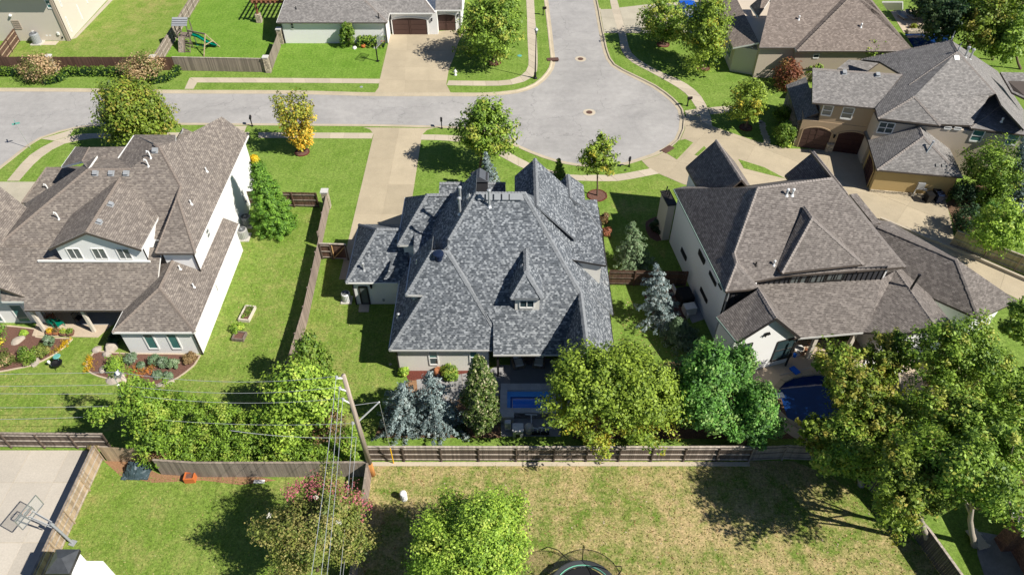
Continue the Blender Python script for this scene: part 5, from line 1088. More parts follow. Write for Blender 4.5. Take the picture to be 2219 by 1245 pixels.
# ================================================================ TREES AND SHRUBS
def leafmat(name, dark, light, alt=None, trans=.14, tr_gain=1.6):
    k = N(name); at = k.n('Attribute', attribute_name='tint'); sp = k.n('SeparateColor'); k.set(sp.inputs[0], at.outputs['Color'])
    a = k.mix(sp.outputs[0], dark, light)
    if alt: a = k.mix(sp.outputs[1], a, alt)
    k.col(a); k.rough(.55); k.b.inputs['Specular IOR Level'].default_value = .3
    tb = k.n('BsdfTranslucent'); k.set(tb.inputs['Color'], k.mix(1., a, (tr_gain, tr_gain*1.05, tr_gain*.55), 'MULTIPLY'))
    mx = k.n('MixShader'); mx.inputs[0].default_value = trans; k.set(mx.inputs[1], k.b.outputs[0]); k.set(mx.inputs[2], tb.outputs[0]); k.set(k.out.inputs[0], mx.outputs[0]); return k.m
LM = {
 'oak': leafmat('leaf_oak', (0.05, 0.09, 0.01), (0.27, 0.36, 0.04), (0.33, 0.28, 0.05)),
 'green': leafmat('leaf_green', (0.05, 0.11, 0.012), (0.31, 0.45, 0.055), (0.4, 0.4, 0.07)),
 'lime': leafmat('leaf_lime', (0.08, 0.17, 0.018), (0.42, 0.58, 0.07), (0.48, 0.55, 0.1)),
 'maple': leafmat('leaf_maple', (0.065, 0.12, 0.012), (0.35, 0.46, 0.055), (0.52, 0.42, 0.05)),
 'yellow': leafmat('leaf_yellow', (0.12, 0.16, 0.02), (0.4, 0.43, 0.06), (0.8, 0.48, 0.05)),
 'dark': leafmat('leaf_dark', (0.013, 0.0364, 0.013), (0.0455, 0.0975, 0.0325), (0.078, 0.117, 0.039), .15),
 'juniper': leafmat('leaf_juniper', (0.025, 0.08, 0.016), (0.17, 0.38, 0.06), (0.26, 0.4, 0.1), .15),
 'arbor': leafmat('leaf_arborvitae', (0.05, 0.14, 0.018), (0.25, 0.44, 0.05), (0.75, 0.55, 0.03), .2),
 'palegreen': leafmat('leaf_pale_conifer', (0.126, 0.2, 0.0945), (0.273, 0.367, 0.2), (0.336, 0.399, 0.252), .2),
 'blue': leafmat('leaf_blue_spruce', (0.085, 0.125, 0.125), (0.3, 0.375, 0.375), (0.42, 0.48, 0.475), .12),
 'magnolia': leafmat('leaf_magnolia', (0.03, 0.06, 0.016), (0.15, 0.22, 0.04), (0.45, 0.42, 0.24), .15),
 'vine': leafmat('leaf_vine', (0.05, 0.11, 0.012), (0.28, 0.43, 0.045), (0.36, 0.42, 0.07)),
 'hedge': leafmat('leaf_hedge', (0.05, 0.11, 0.012), (0.2, 0.31, 0.035), (0.24, 0.3, 0.06), .2),
 'hydrangea': leafmat('leaf_hydrangea', (0.084, 0.12, 0.024), (0.168, 0.18, 0.048), (0.6, 0.396, 0.24), .2),
 'red': leafmat('leaf_red', (0.132, 0.042, 0.0216), (0.312, 0.12, 0.06), (0.24, 0.168, 0.048)),
 'brown': leafmat('leaf_brown', (0.108, 0.06, 0.03), (0.24, 0.144, 0.06), (0.144, 0.144, 0.048)),
 'myrtle': leafmat('leaf_myrtle', (0.05, 0.09, 0.015), (0.28, 0.31, 0.065), (0.34, 0.29, 0.1)),
 'pink': leafmat('petal_pink', (.38, .085, .12), (.58, .2, .22), None, .2), 'white': leafmat('petal_white', (0.55, 0.52, 0.45), (0.75, 0.72, 0.66), None, .2),
 'flower_yellow': leafmat('petal_yellow', (0.5, 0.28, 0.01), (0.7, 0.45, 0.02), (0.12, 0.2, 0.03), .2), 'flower_orange': leafmat('petal_orange', (0.45, 0.15, 0.03), (0.6, 0.26, 0.06), (0.12, 0.18, 0.03), .2),
 'sage': leafmat('leaf_sage', (0.084, 0.144, 0.072), (0.216, 0.3, 0.168), (0.264, 0.324, 0.24), .15), 'tan': leafmat('leaf_dry', (0.2, 0.13, 0.06), (0.36, 0.25, 0.12), None, .2),
}
def leaves(name, parent, cen, out, cr, per, size, mat, alt=0., up=.45, rnd=.8, flat=1., asp=1.7, rng=RNG, droop=0., altfn=None, spray=0.):
    """many single leaves in clumps: cen clump centres, out their outward directions"""
    cen = np.asarray(cen, float); out = np.asarray(out, float); n = len(cen)*per
    C_ = np.repeat(cen, per, 0); Od = np.repeat(out, per, 0)
    d = rng.normal(size=(n, 3)); d /= np.linalg.norm(d, axis=1)[:, None]+1e-9
    rr = (np.repeat(np.broadcast_to(cr, (len(cen),)), per)*rng.random(n)**.45)[:, None]
    d[:, 2] *= flat; p = C_+d*rr
    if spray:
        ax = Od+np.array([0, 0, .8]); ax /= np.linalg.norm(ax, axis=1)[:, None]+1e-9; p = p+ax*((d*ax).sum(1)[:, None]*rr*spray)
    nn = .55*d+.45*Od+rnd*rng.normal(size=(n, 3))*.6; nn[:, 2] += up; nn /= np.linalg.norm(nn, axis=1)[:, None]+1e-9
    t = rng.normal(size=(n, 3))+Od*.6; t[:, 2] -= droop; t -= nn*(t*nn).sum(1)[:, None]; t /= np.linalg.norm(t, axis=1)[:, None]+1e-9
    b = np.cross(nn, t); s = size*(.42+.9*rng.random(n)**1.3)[:, None]
    v = np.stack([p-t*s*.5, p+b*s*.5/asp+nn*s*.06, p+t*s*.5, p-b*s*.5/asp+nn*s*.06], 1).reshape(-1, 3)
    off = np.array(root_of(parent).location); v = v-off
    me = bpy.data.meshes.new(name); me.vertices.add(4*n); me.vertices.foreach_set('co', v.astype(np.float32).ravel())
    me.loops.add(4*n); me.loops.foreach_set('vertex_index', np.arange(4*n, dtype=np.int32)); me.polygons.add(n); me.polygons.foreach_set('loop_start', np.arange(0, 4*n, 4, dtype=np.int32))
    col = np.ones((n, 4), np.float32); ct = np.repeat(rng.random(len(cen)), per); col[:, 0] = np.clip(.65*rng.random(n)+.5*ct-.1, 0, 1)
    am = (np.repeat(rng.random(len(cen)), per) < alt)*(.35+.65*rng.random(n)) if altfn is None else altfn(p, rng)
    col[:, 1] = am
    at = me.attributes.new('tint', 'FLOAT_COLOR', 'FACE'); at.data.foreach_set('color', col.ravel())
    me.materials.append(mat); me.update(calc_edges=True)
    o = bpy.data.objects.new(name, me); C.objects.link(o); o.parent = parent; return o
def crown(shape, c, rx, rz, n, rng=RNG, bumpy=.22):
    """clump centres over and in a crown body"""
    c = np.array(c); d = rng.normal(size=(n, 3)); d /= np.linalg.norm(d, axis=1)[:, None]
    ph = rng.random((6, 3))*6.28; fr = rng.normal(size=(6, 3))*2.2
    w = 1+bumpy*sum(np.sin(d@fr[i]+ph[i, 0]) for i in range(6))/2.4
    r = (.42+.58*rng.random(n)**.5)*w
    if shape == 'round': p = d*np.array([rx, rx, rz])*r[:, None]
    elif shape == 'egg':
        p = d*np.array([rx, rx, rz])*r[:, None]; k = np.clip(1.12-.42*(p[:, 2]/rz), .35, 1.35); p[:, :2] *= k[:, None]
    elif shape in ('cone', 'column'):
        z = rng.random(n); z = 1-np.sqrt(1-z*.985) if shape == 'cone' else z
        a = rng.random(n)*6.28; R = (1-z)**.85 if shape == 'cone' else np.sqrt(np.clip(1-(2*z-1)**2*.9*(z > .35)-((.35-z)*1.6)**2*(z <= .35), .05, 1))
        if shape == 'column': R = np.clip(np.minimum(1., .55+z*1.6)*(1-z**2.6), .06, 1)
        wob = 1+bumpy*(np.sin(a*3+z*9+ph[0, 0])+np.sin(a*5-z*14+ph[1, 0]))*.5
        R = R*wob*(.5+.5*rng.random(n)**.4)
        p = np.stack([np.cos(a)*R*rx, np.sin(a)*R*rx, (2*z-1)*rz], 1); d = np.stack([np.cos(a), np.sin(a), .3+0*a], 1)
    elif shape == 'vase':
        z = rng.random(n); a = rng.random(n)*6.28; R = (.35+.65*z**.7)*(.35+.65*rng.random(n)**.5); R *= np.where(z > .75, .95-(z-.75)*.6, 1)
        p = np.stack([np.cos(a)*R*rx, np.sin(a)*R*rx, (2*z-1)*rz], 1); d = np.stack([np.cos(a), np.sin(a), .5+0*a], 1)
    elif shape == 'box':
        p = (rng.random((n, 3))*2-1)*np.array([rx, rx, rz])
    return c+p, d
def limbs(parent, base, c, rx, rz, tr, mat, pts=None, k=7, rng=RNG, split=.35):
    m = MB(); base = Vector(base); c = Vector(c); top = c+V(0, 0, rz*.35); fork = base.lerp(c, split)
    mid = base.lerp(fork, .5)+V(rng.normal()*tr*.4, rng.normal()*tr*.4, 0)
    m.tube([base-V(0, 0, .1), base+V(0, 0, .12), mid, fork, fork.lerp(top, .5)+V(rng.normal()*.1, rng.normal()*.1, 0), top], [tr*1.5, tr*1.1, tr*.9, tr*.8, tr*.5, tr*.15], 7)
    o = m.build('trunk', mat, parent, smooth=True)
    if pts is not None:
        b = MB(); pts = np.asarray(pts); idx = rng.choice(len(pts), min(k, len(pts)), replace=False)
        for i in idx:
            q = Vector(pts[i]); s = fork.lerp(top, rng.random()*.7); md = s.lerp(q, .5)+V(0, 0, -.1*rx*.3)
            b.tube([s, md, s.lerp(q, .97)], [tr*.4, tr*.25, tr*.07], 5)
        b.build('branches', mat, o, smooth=True)['kind'] = 'stuff'
    return o
def place(base, cpx, rpx):
    b = P(*base); c = P(cpx[0], cpx[1], y=b.y); zc = c.y*_c-(c.z-CAM_H)*_s; return b, c, rpx*zc/1586
def tree(label, base, cpx, rpx, kind, shape='round', zr=.9, n=70, per=90, size=.28, cr=.3, alt=.15, bark='bark', tr=.16, name='tree', cat='tree', group=None, bumpy=.25, up=.45, trunk=True, mulch=None, bxy=None, droop=0., flat=.8, altfn=None, split=.35, rnd=.8, spray=1.0):
    b, c, r = place(base, cpx, rpx)
    if bxy: b = V(b.x+bxy[0], b.y+bxy[1], 0)
    n = int(n*1.7); per = int(per*.66); cr *= .72; t = thing(name, label, cat, (b.x, b.y, 0), group); p, d = crown(shape, c, r*.74, r*zr*.73, n, bumpy=bumpy)
    leaves('crown', t, p, d, cr*r, per, size, LM[kind], alt, up, rnd, flat, droop=droop, altfn=altfn, spray=spray)
    if trunk: limbs(t, b, c, r, r*zr, tr, M[bark], p, 9, split=split)
    if mulch:
        ring = [(b.x+mulch*math.cos(a)*random.uniform(.95, 1.05), b.y+mulch*math.sin(a)*random.uniform(.95, 1.05)) for a in [i*6.283/18 for i in range(18)]]
        tag(MB().prism(ring, -.05, .05).build('mulch_ring', M['mulch']), kind='structure')
        m = MB(); 
        for i in range(18):
            p0 = V(*ring[i], .04); p1 = V(*ring[(i+1) % 18], .04); m.beam(p0, p1, .1, .1)
        tag(m.build('edging', M['mulch_red']), kind='structure')
    return t
def conifer(label, base, top, rpx, kind, size=.22, nw=16, per=26, droop=.25, group=None, name='spruce_tree', cat='tree', alt=.2, bark='bark', cr=.16, sparse=0., lean=(0, 0), shapepow=.9, altfn=None, jit=.2):
    """whorled conifer: single drooping boughs with needles along them"""
    b = P(*base); tp = P(top[0], top[1], y=b.y); h = tp.z; zc = b.y*_c-(h*.35-CAM_H)*_s; R = rpx*zc/1586
    t = thing(name, label, cat, (b.x, b.y, 0), group); cen = []; out = []; br = MB()
    for w in range(nw):
        f = w/(nw-1); z = h*(.05+.93*f); Rw = R*(1-f)**shapepow+.1; k = max(4, int(7+9*(1-f)))
        for i in range(k):
            if random.random() < sparse: continue
            a = 6.283*(i+random.random()*.8)/k+w*1.3; L = Rw*random.uniform(1-jit*1.4, 1+jit); ax = V(tp.x-b.x, 0, 0)*f
            s = V(b.x, b.y, z)+ax; e = s+V(math.cos(a)*L, math.sin(a)*L, -droop*L+random.uniform(-.1, .1)+.12*L)
            br.tube([s, e], [.02+.02*(1-f), .006], 4, cap=False)
            kk = max(2, int(L/.32))
            for j in range(kk):
                q = s.lerp(e, (j+.7)/kk); cen.append(q[:]); out.append((math.cos(a), math.sin(a), .25))
    leaves('crown', t, cen, out, np.full(len(cen), cr*max(R, .9)*.75), per, size, LM[kind], alt, .35, .6, .55, asp=2.6, droop=.2, altfn=altfn)
    o = (lambda m: m.tube([b-V(0, 0, .1), V(b.x, b.y, h*.5), V(tp.x, b.y, h*.97)], [.05+.02*h, .03+.01*h, .015], 6))(MB()).build('trunk', M[bark], t, smooth=True); br.build('branches', M[bark], o)['kind'] = 'stuff'
    return t
def shrub(label, base, rpx, kind, hr=.9, n=26, per=60, size=.16, alt=.15, name='shrub', cat='shrub', group=None, cr=.34, shape='round', up=.4, dy=0., altfn=None, z0=0.):
    b = P(*base); zc = b.y*_c+CAM_H*_s; r = rpx*zc/1586; t = thing(name, label, cat, (b.x, b.y, z0), group)
    p, d = crown(shape, (b.x, b.y, z0+r*hr*.8), r*.78, r*hr*.75, n, bumpy=.15); p[:, 2] = np.maximum(p[:, 2], z0+.06)
    leaves('crown', t, p, d, cr*r, per, size, LM[kind], alt, up, .8, .85, altfn=altfn)
    st = MB()
    for i in range(5): a = i*1.26; st.tube([V(b.x, b.y, z0-.05), V(b.x+math.cos(a)*r*.35, b.y+math.sin(a)*r*.35, z0+r*hr*.9)], [.03, .012], 5)
    st.build('stems_or_core', M['bark'], t); return t
def hedge(label, pts, w, h, kind='hedge', dens=150, size=.12, name='hedge', group=None, alt=.1):
    """clipped hedge along ground points"""
    t = thing(name, label, 'hedge', (pts[0].x, pts[0].y, 0), group); cen = []; out = []; core = MB()
    for a, b in zip(pts, pts[1:]):
        d = b-a; L = d.length; d.normalize(); n = V(-d.y, d.x, 0); k = int(L*dens*(w+2*h)/9)
        core.beam(a+V(0, 0, h*.46), b+V(0, 0, h*.46), w*.72, h*.86)
        for i in range(k):
            q = a+d*random.random()*L; u = random.random()*(w+2*h)
            if u < w: pp = q+n*(u-w/2)+V(0, 0, h); o_ = (0, 0, 1)
            elif u < w+h: pp = q+n*w/2+V(0, 0, u-w); o_ = tuple(n)
            else: pp = q-n*w/2+V(0, 0, u-w-h); o_ = tuple(-n)
            cen.append(pp[:]); out.append(o_)
    leaves('foliage', t, cen, out, .1, 5, size, LM[kind], alt, .3, .7); core.build('stems_or_core', LM['dark'], t); return t  # dark green filler box stands for the hedge's dark inside; no stems modelled
# ---------------------------------------------------------------- street trees
def yellow_low(p, rng):
    z = p[:, 2]; f = (z-z.min())/(z.max()-z.min()); return np.clip((.8-f)*1.5+rng.normal(size=len(z))*.3, 0, 1)*(rng.random(len(z)) < .85)
tree('big dark olive green tree hiding the sidewalk behind the left house', (300, 322), (291, 240), 102, 'oak', zr=.85, n=220, per=95, size=.34, cr=.24, tr=.2)
tree('vase shaped tree turning yellow and orange on the front lawn', (655, 330), (644, 266), 60, 'yellow', 'vase', 1.25, n=90, per=60, size=.3, cr=.22, altfn=yellow_low, mulch=.75, tr=.12, up=.3)
tree('bright green street tree in front of the middle house beside the driveway', (1040, 368), (1050, 276), 62, 'green', 'egg', 1.35, n=110, per=85, size=.32, cr=.27)
tree('slim young maple in a red mulch ring at the cul de sac', (1294, 424), (1295, 336), 45, 'maple', 'egg', 1.45, n=70, per=65, size=.28, cr=.28, mulch=.95, tr=.09, split=.5)
tree('large dense green tree between the garage house driveway and the lamp post', (1070, 135), (1070, 54), 78, 'green', 'egg', 1.2, n=130, per=85, size=.38, cr=.25, mulch=.9)
tree('street tree at the right kerb nearest the blue car', (1437, 97), (1437, 42), 56, 'green', 'egg', 1.05, n=90, per=70, size=.36, cr=.27, mulch=.8, alt=.3)
tree('tall street tree on the right lawn in front of the brown roofed house', (1523, 147), (1530, 62), 62, 'maple', 'egg', 1.5, n=110, per=75, size=.36, cr=.27, mulch=.85, alt=.05)
tree('small yellow green tree beside the stepping stones of the tan house', (1616, 277), (1626, 222), 50, 'maple', 'egg', 1.25, n=75, per=70, size=.3, cr=.28, mulch=.7, alt=.1)
conifer('tall leaning arborvitae with a yellow tip beside the left house', (602, 497), (549, 338), 44, 'arbor', .22, 26, 60, .1, cr=.21, name='arborvitae', shapepow=.72, altfn=lambda p, rng: np.clip((p[:, 2]-p[:, 2].max()*.93)*4, 0, 1))
tag(MB().prism([(P(602, 497).x+.85*math.cos(a), P(602, 497).y+.85*math.sin(a)) for a in [i*.35 for i in range(18)]], -.05, .05).build('mulch_ring', M['mulch']), kind='structure')
conifer('pale green conifer standing on the lawn right of the middle house', (1370, 582), (1372, 482), 46, 'palegreen', .24, 14, 22, .3, cr=.17, sparse=.15, shapepow=.75, jit=.35)
conifer('weeping blue spruce beside the white brick house', (1432, 697), (1424, 574), 48, 'blue', .24, 13, 24, .35, sparse=.3, shapepow=.6, jit=.45, name='blue_spruce')
conifer('left of the two silvery blue spruces behind the fence', (880, 922), (871, 833), 60, 'blue', .22, 15, 26, .25, sparse=.22, shapepow=.55, jit=.4, name='blue_spruce', group='blue spruces behind the fence')
conifer('right of the two silvery blue spruces behind the fence', (950, 922), (931, 806), 56, 'blue', .22, 17, 26, .25, sparse=.22, shapepow=.6, jit=.4, name='blue_spruce', group='blue spruces behind the fence')
conifer('pale blue spruce behind the chimney of the middle house', (1068, 415), (1052, 330), 27, 'blue', .26, 12, 18, .4, sparse=.1, name='blue_spruce')
conifer('dark weeping conifer between the two street gables', (1214, 402), (1211, 345), 24, 'hedge', .28, 11, 18, .6, name='weeping_conifer')
conifer('dense bluish green conifer at the foot of the large junipers', (1478, 735), (1470, 692), 42, 'sage', .2, 10, 30, .1, cr=.3, name='juniper')
def junip(label, base, c, r, zr, n=120): return tree(label, base, c, r, 'juniper', 'cone', zr*1.05, n=n, per=100, size=.24, cr=.22, alt=.2, name='juniper', bumpy=.35, flat=1.1, group='junipers between the back yards')
junip('largest dark green juniper left of the diving board', (1535, 930), (1528, 812), 100, 1.45, 260)
junip('dark juniper against the white brick gable wall', (1612, 878), (1600, 790), 62, 1.6, 120)
junip('low dark juniper at the edge of the kidney shaped pool', (1655, 955), (1640, 880), 74, 1.3, 170)
def ylow(p, rng):
    z = p[:, 2]; f = (z-z.min())/(z.max()-z.min()); return np.clip((.3-f)*3+rng.normal(size=len(z))*.25, 0, 1)
tree('yellow green maple right of the small pool, the left of the pair', (1290, 955), (1280, 842), 104, 'maple', 'egg', 1.15, n=170, per=105, size=.25, cr=.22, altfn=ylow, bumpy=.3)
tree('yellow green maple right of the small pool, the right of the pair', (1405, 950), (1392, 836), 112, 'maple', 'egg', 1.2, n=180, per=105, size=.25, cr=.22, altfn=ylow, bumpy=.3)
tree('low maple branch clump hanging over the dark fence', (1290, 960), (1290, 945), 42, 'maple', 'round', .7, n=26, per=80, size=.24, cr=.33, alt=.8, name='young_tree', tr=.05)
tree('small green maple sapling leaning over the dark fence', (1390, 962), (1385, 950), 32, 'maple', 'round', .9, n=22, per=80, size=.24, cr=.33, alt=.05, name='young_tree', tr=.05)
tree('columnar magnolia left of the small pool', (1044, 936), (1041, 855), 50, 'magnolia', 'column', 3.3, n=330, per=60, size=.2, cr=.2, altfn=lambda p, rng: (rng.random(len(p)) < .16)*.9, name='magnolia_tree', rnd=1.)
tree('dark spiky yew beside the side fence', (672, 845), (670, 768), 58, 'hedge', 'cone', 1.9, n=190, per=55, size=.26, cr=.26, alt=.3, name='yew_tree', bumpy=.4, trunk=False)
tree('light green broad tree behind the utility pole', (642, 935), (645, 858), 90, 'lime', 'egg', 1.1, n=210, per=85, size=.26, cr=.25, alt=.05, bumpy=.3)
tree('reddish brown and olive shrub tree in front of the light green tree', (700, 955), (700, 915), 58, 'brown', 'round', .8, n=60, per=70, size=.2, cr=.3, alt=.7, trunk=False)
tree('large round lime green tree on the dry lawn at the bottom', (1040, 1285), (1026, 1178), 158, 'lime', 'round', .9, n=560, per=135, size=.165, cr=.15, alt=.08, bumpy=.26, tr=.18)
tree('smaller lime green tree in front of the large round one', (940, 1300), (935, 1240), 62, 'lime', 'round', .9, n=90, per=100, size=.18, cr=.24, alt=.05, tr=.1)
# crape myrtle with pink blossom on the upper, sunny side
cm = tree('large crape myrtle with pink blossom along the grey fence', (688, 1235), (690, 1140), 122, 'myrtle', 'round', .95, n=430, per=110, size=.17, cr=.19, alt=.35, bumpy=.55, name='crape_myrtle', tr=.1)
def blossoms():
    b, c, r = place((688, 1235), (690, 1140), 118); cen = []; rng = np.random.default_rng(5)
    while len(cen) < 85:
        d = rng.normal(size=3); d /= np.linalg.norm(d)
        if d[1] > .2 and d[2] > -.2 and d[0] > -.75: cen.append((c.x+d[0]*r*rng.uniform(.72, 1.02), c.y+d[1]*r*rng.uniform(.72, 1.02), c.z+d[2]*r*rng.uniform(.75, .98)))
    leaves('blossom', cm, cen, np.tile((0, .3, .6), (len(cen), 1)), .42, 22, .11, LM['pink'], 0, .5, .9, asp=1.2)
    cen = [(c.x+x*r, c.y+y*r, c.z+z*r) for x, y, z in ((-.75, -.1, .62), (.55, -.3, .75), (.12, .05, .98))]; leaves('blossom', cm, cen, np.tile((0, 0, 1), (3, 1)), .16, 26, .1, LM['white'], 0, .6, .6)
blossoms()
# the big trees over the pool and the right fence
BT = 'large trees along the right side of the dry lawn'
for lb, bs, c, r, k, zr, n, al in (('large olive tree over the end of the dark fence', (1865, 1050), (1842, 972), 116, 'green', .75, 260, .3), ('tall green tree at the right edge above the brick corner', (2110, 1180), (2085, 1010), 135, 'green', .95, 260, .1),
        ('green tree in front of the board sided gable at right', (2090, 900), (2075, 770), 95, 'green', 1.1, 170, .15), ('thin olive tree standing over the kidney pool', (1870, 935), (1848, 838), 88, 'oak', .9, 120, .35),
        ('broad green tree overhanging the diagonal dark fence', (2010, 1180), (1975, 1045), 105, 'oak', .8, 190, .15), ('loose olive tree between pool and lawn', (1985, 985), (1965, 905), 85, 'green', .9, 130, .3),
        ('green tree filling the corner above the brick house', (2190, 1120), (2165, 965), 88, 'green', .95, 140, .15), ('green tree behind the broad overhanging tree', (2100, 1040), (2070, 905), 92, 'green', .95, 150, .2), ('small olive tree at the left end of the tree group', (1790, 1010), (1768, 935), 42, 'oak', 1.0, 60, .3), ('olive tree in the middle of the group below the pool', (1920, 1010), (1905, 915), 72, 'oak', .9, 110, .25), ('dark green tree cut by the right edge beside the brown roof', (2230, 800), (2215, 700), 62, 'green', 1.2, 90, .1), ('green tree cut by the right edge below the brown roof', (2240, 1010), (2205, 885), 85, 'green', 1.0, 130, .15), ('slender olive tree beside the porch post', (1830, 880), (1818, 785), 46, 'green', 1.4, 70, .4), ('olive tree over the white gravel patch', (1925, 880), (1915, 785), 58, 'oak', 1.0, 70, .3), ('green tree at right above the leaf litter', (2175, 900), (2160, 815), 72, 'green', 1.0, 100, .1), ('slim olive tree in front of the sloping rear roof', (1950, 850), (1940, 755), 45, 'green', 1.5, 60, .4)):
    tree(lb, bs, c, r, k, 'round', zr, n=n, per=74, size=.24, cr=.2, alt=al, bumpy=.55, group=BT, tr=.2, bark='barkpale')
# upper right wood and the garden by the tan house
for lb, bs, c, r, k, al in (('dark tree behind the finial of the tan house', (2070, 110), (2050, 48), 45, 'dark', .3), ('bright green conifer among the dark trees at top right', (2100, 100), (2090, 40), 32, 'juniper', .4), ('olive tree overhanging the top right corner', (2150, 130), (2140, 45), 55, 'oak', .3), ('dark green tree at the right edge, second from the top', (2210, 150), (2190, 80), 55, 'green', .05), ('shaded tree in the top right corner', (2225, 60), (2205, 5), 60, 'oak', .1), ('dark tree behind the brown roof at the top edge', (2035, 45), (2020, 5), 40, 'dark', .2), ('green tree beyond the terrace at the top edge', (2130, 20), (2120, -15), 60, 'green', .1)):
    tree(lb, bs, c, r, k, 'round', 1.05, n=90, per=60, size=.42, cr=.26, alt=al, bumpy=.4, group='trees around the pool at top right')
tree('small green tree rising behind the tan house roof', (1892, 165), (1890, 107), 40, 'green', 'round', .65, n=50, per=60, size=.3, cr=.28)
tree('white flowering shrub tree beside the beige wall', (2160, 430), (2160, 362), 70, 'green', 'round', .95, n=110, per=75, size=.26, cr=.25, alt=.05, bumpy=.35)
conifer('grey blue conifer at the right edge beside the flowering shrub tree', (2225, 440), (2222, 300), 50, 'blue', .3, 13, 22, .3, name='blue_spruce')
tree('white flowering green tree at the right edge by the driveway fence', (2168, 560), (2172, 492), 72, 'lime', 'round', .85, n=110, per=80, size=.26, cr=.25, alt=.1, bumpy=.3)
for lb, bs, r, k in (('dark rounded shrub beside the bins', (2078, 440), 34, 'dark'), ('dark green shrub under the flowering tree', (2125, 445), 36, 'hedge'), ('dark shrub at the corner of the shaded driveway', (2085, 500), 38, 'dark'), ('low green shrub beside the leaf litter', (2140, 470), 24, 'juniper')): shrub(lb, bs, r, k, 1.0, 40, 60, .24, group='shrubs by the tan house driveway')
def whites(px, label_parent=None): pass
# red maple, boxwoods, bushes by the tan house
shrub('rusty red japanese maple between two houses', (1703, 190), 38, 'red', .95, 45, 60, .3, name='japanese_maple')
shrub('green shrub right of the red maple', (1757, 170), 26, 'green', 1.1, 30, 55, .3); shrub('rounded bright green shrub under the brown roof corner', (1628, 152), 20, 'lime', 1.5, 30, 55, .28); shrub('dark shrub beside the far house windows', (1612, 130), 24, 'dark', 1.2, 26, 50, .3)
shrub('tall clipped dark shrub left of the stone wall, the upper one', (1690, 268), 24, 'hedge', 1.25, 50, 60, .22, alt=.05, group='clipped shrubs by the stone wall'); shrub('clipped dark shrub left of the stone wall, the lower one', (1692, 312), 25, 'hedge', 1.4, 50, 60, .22, alt=.05, group='clipped shrubs by the stone wall')
shrub('small yellow green shrub at the foot of the garage pier', (1702, 314), 15, 'lime', .8, 18, 50, .2)
shrub('reddish brown shrub hidden under the large trees at right', (2035, 835), 42, 'brown', .8, 40, 60, .2)
# across the street
hydr = 'hydrangeas by the street hedge'
shrub('tan and green hydrangea, the left of the two along the street', (95, 172), 45, 'hydrangea', .75, 70, 60, .26, alt=.65, name='hydrangea', group=hydr); shrub('tan and green hydrangea, the right of the two along the street', (318, 172), 47, 'hydrangea', .75, 70, 60, .26, alt=.65, name='hydrangea', group=hydr)
hedge('clipped street hedge, stretch at the left edge', Gp([(-30, 163), (45, 163)]), 1.0, 1.0, size=.2, group='clipped hedges along the street'); hedge('clipped street hedge, stretch between the two hydrangeas', Gp([(142, 163), (268, 163)]), 1.0, 1.0, size=.2, group='clipped hedges along the street')
hedge('low clipped hedge curving round the left hydrangea', Gp([(98, 182), (125, 178), (143, 168), (146, 158)]), .9, .8, size=.2, group='clipped hedges along the street'); hedge('low clipped hedge curving round the right hydrangea', Gp([(330, 181), (362, 175), (383, 163), (388, 153)]), .9, .8, size=.2, group='clipped hedges along the street')
shrub('dark conical shrub against the white garage house wall', (757, 101), 17, 'hedge', 2.1, 70, 55, .26, alt=.05, shape='egg'); hedge('rounded hedge beside the basketball hoop across the street', Gp([(778, 98), (834, 99)]), 1.6, 1.1, 'green', 170, .24); shrub('small clipped ball shrub beside the single garage door', (998, 76), 8, 'lime', 1., 14, 40, .2)
# beside the middle house
for lb, bs, r, k in (('dry brown shrub along the right wall of the middle house', (1309, 482), 15, 'brown'), ('reddish shrub along the right wall of the middle house', (1313, 510), 13, 'red')): shrub(lb, bs, r, k, 1.0, 20, 45, .22)
shrub('dark shrub in the shade beside the white brick house chimney', (1424, 500), 20, 'dark', .8, 24, 50, .24)
shrub('round green shrub in front of the window of the middle house', (976, 818), 22, 'green', .95, 36, 70, .17, alt=.2); shrub('small lime shrub at the left corner of the middle house', (876, 812), 14, 'lime', 1.1, 22, 60, .17)
shrub('small green shrub among the blue spruces', (1000, 935), 18, 'dark', .8, 20, 50, .17)
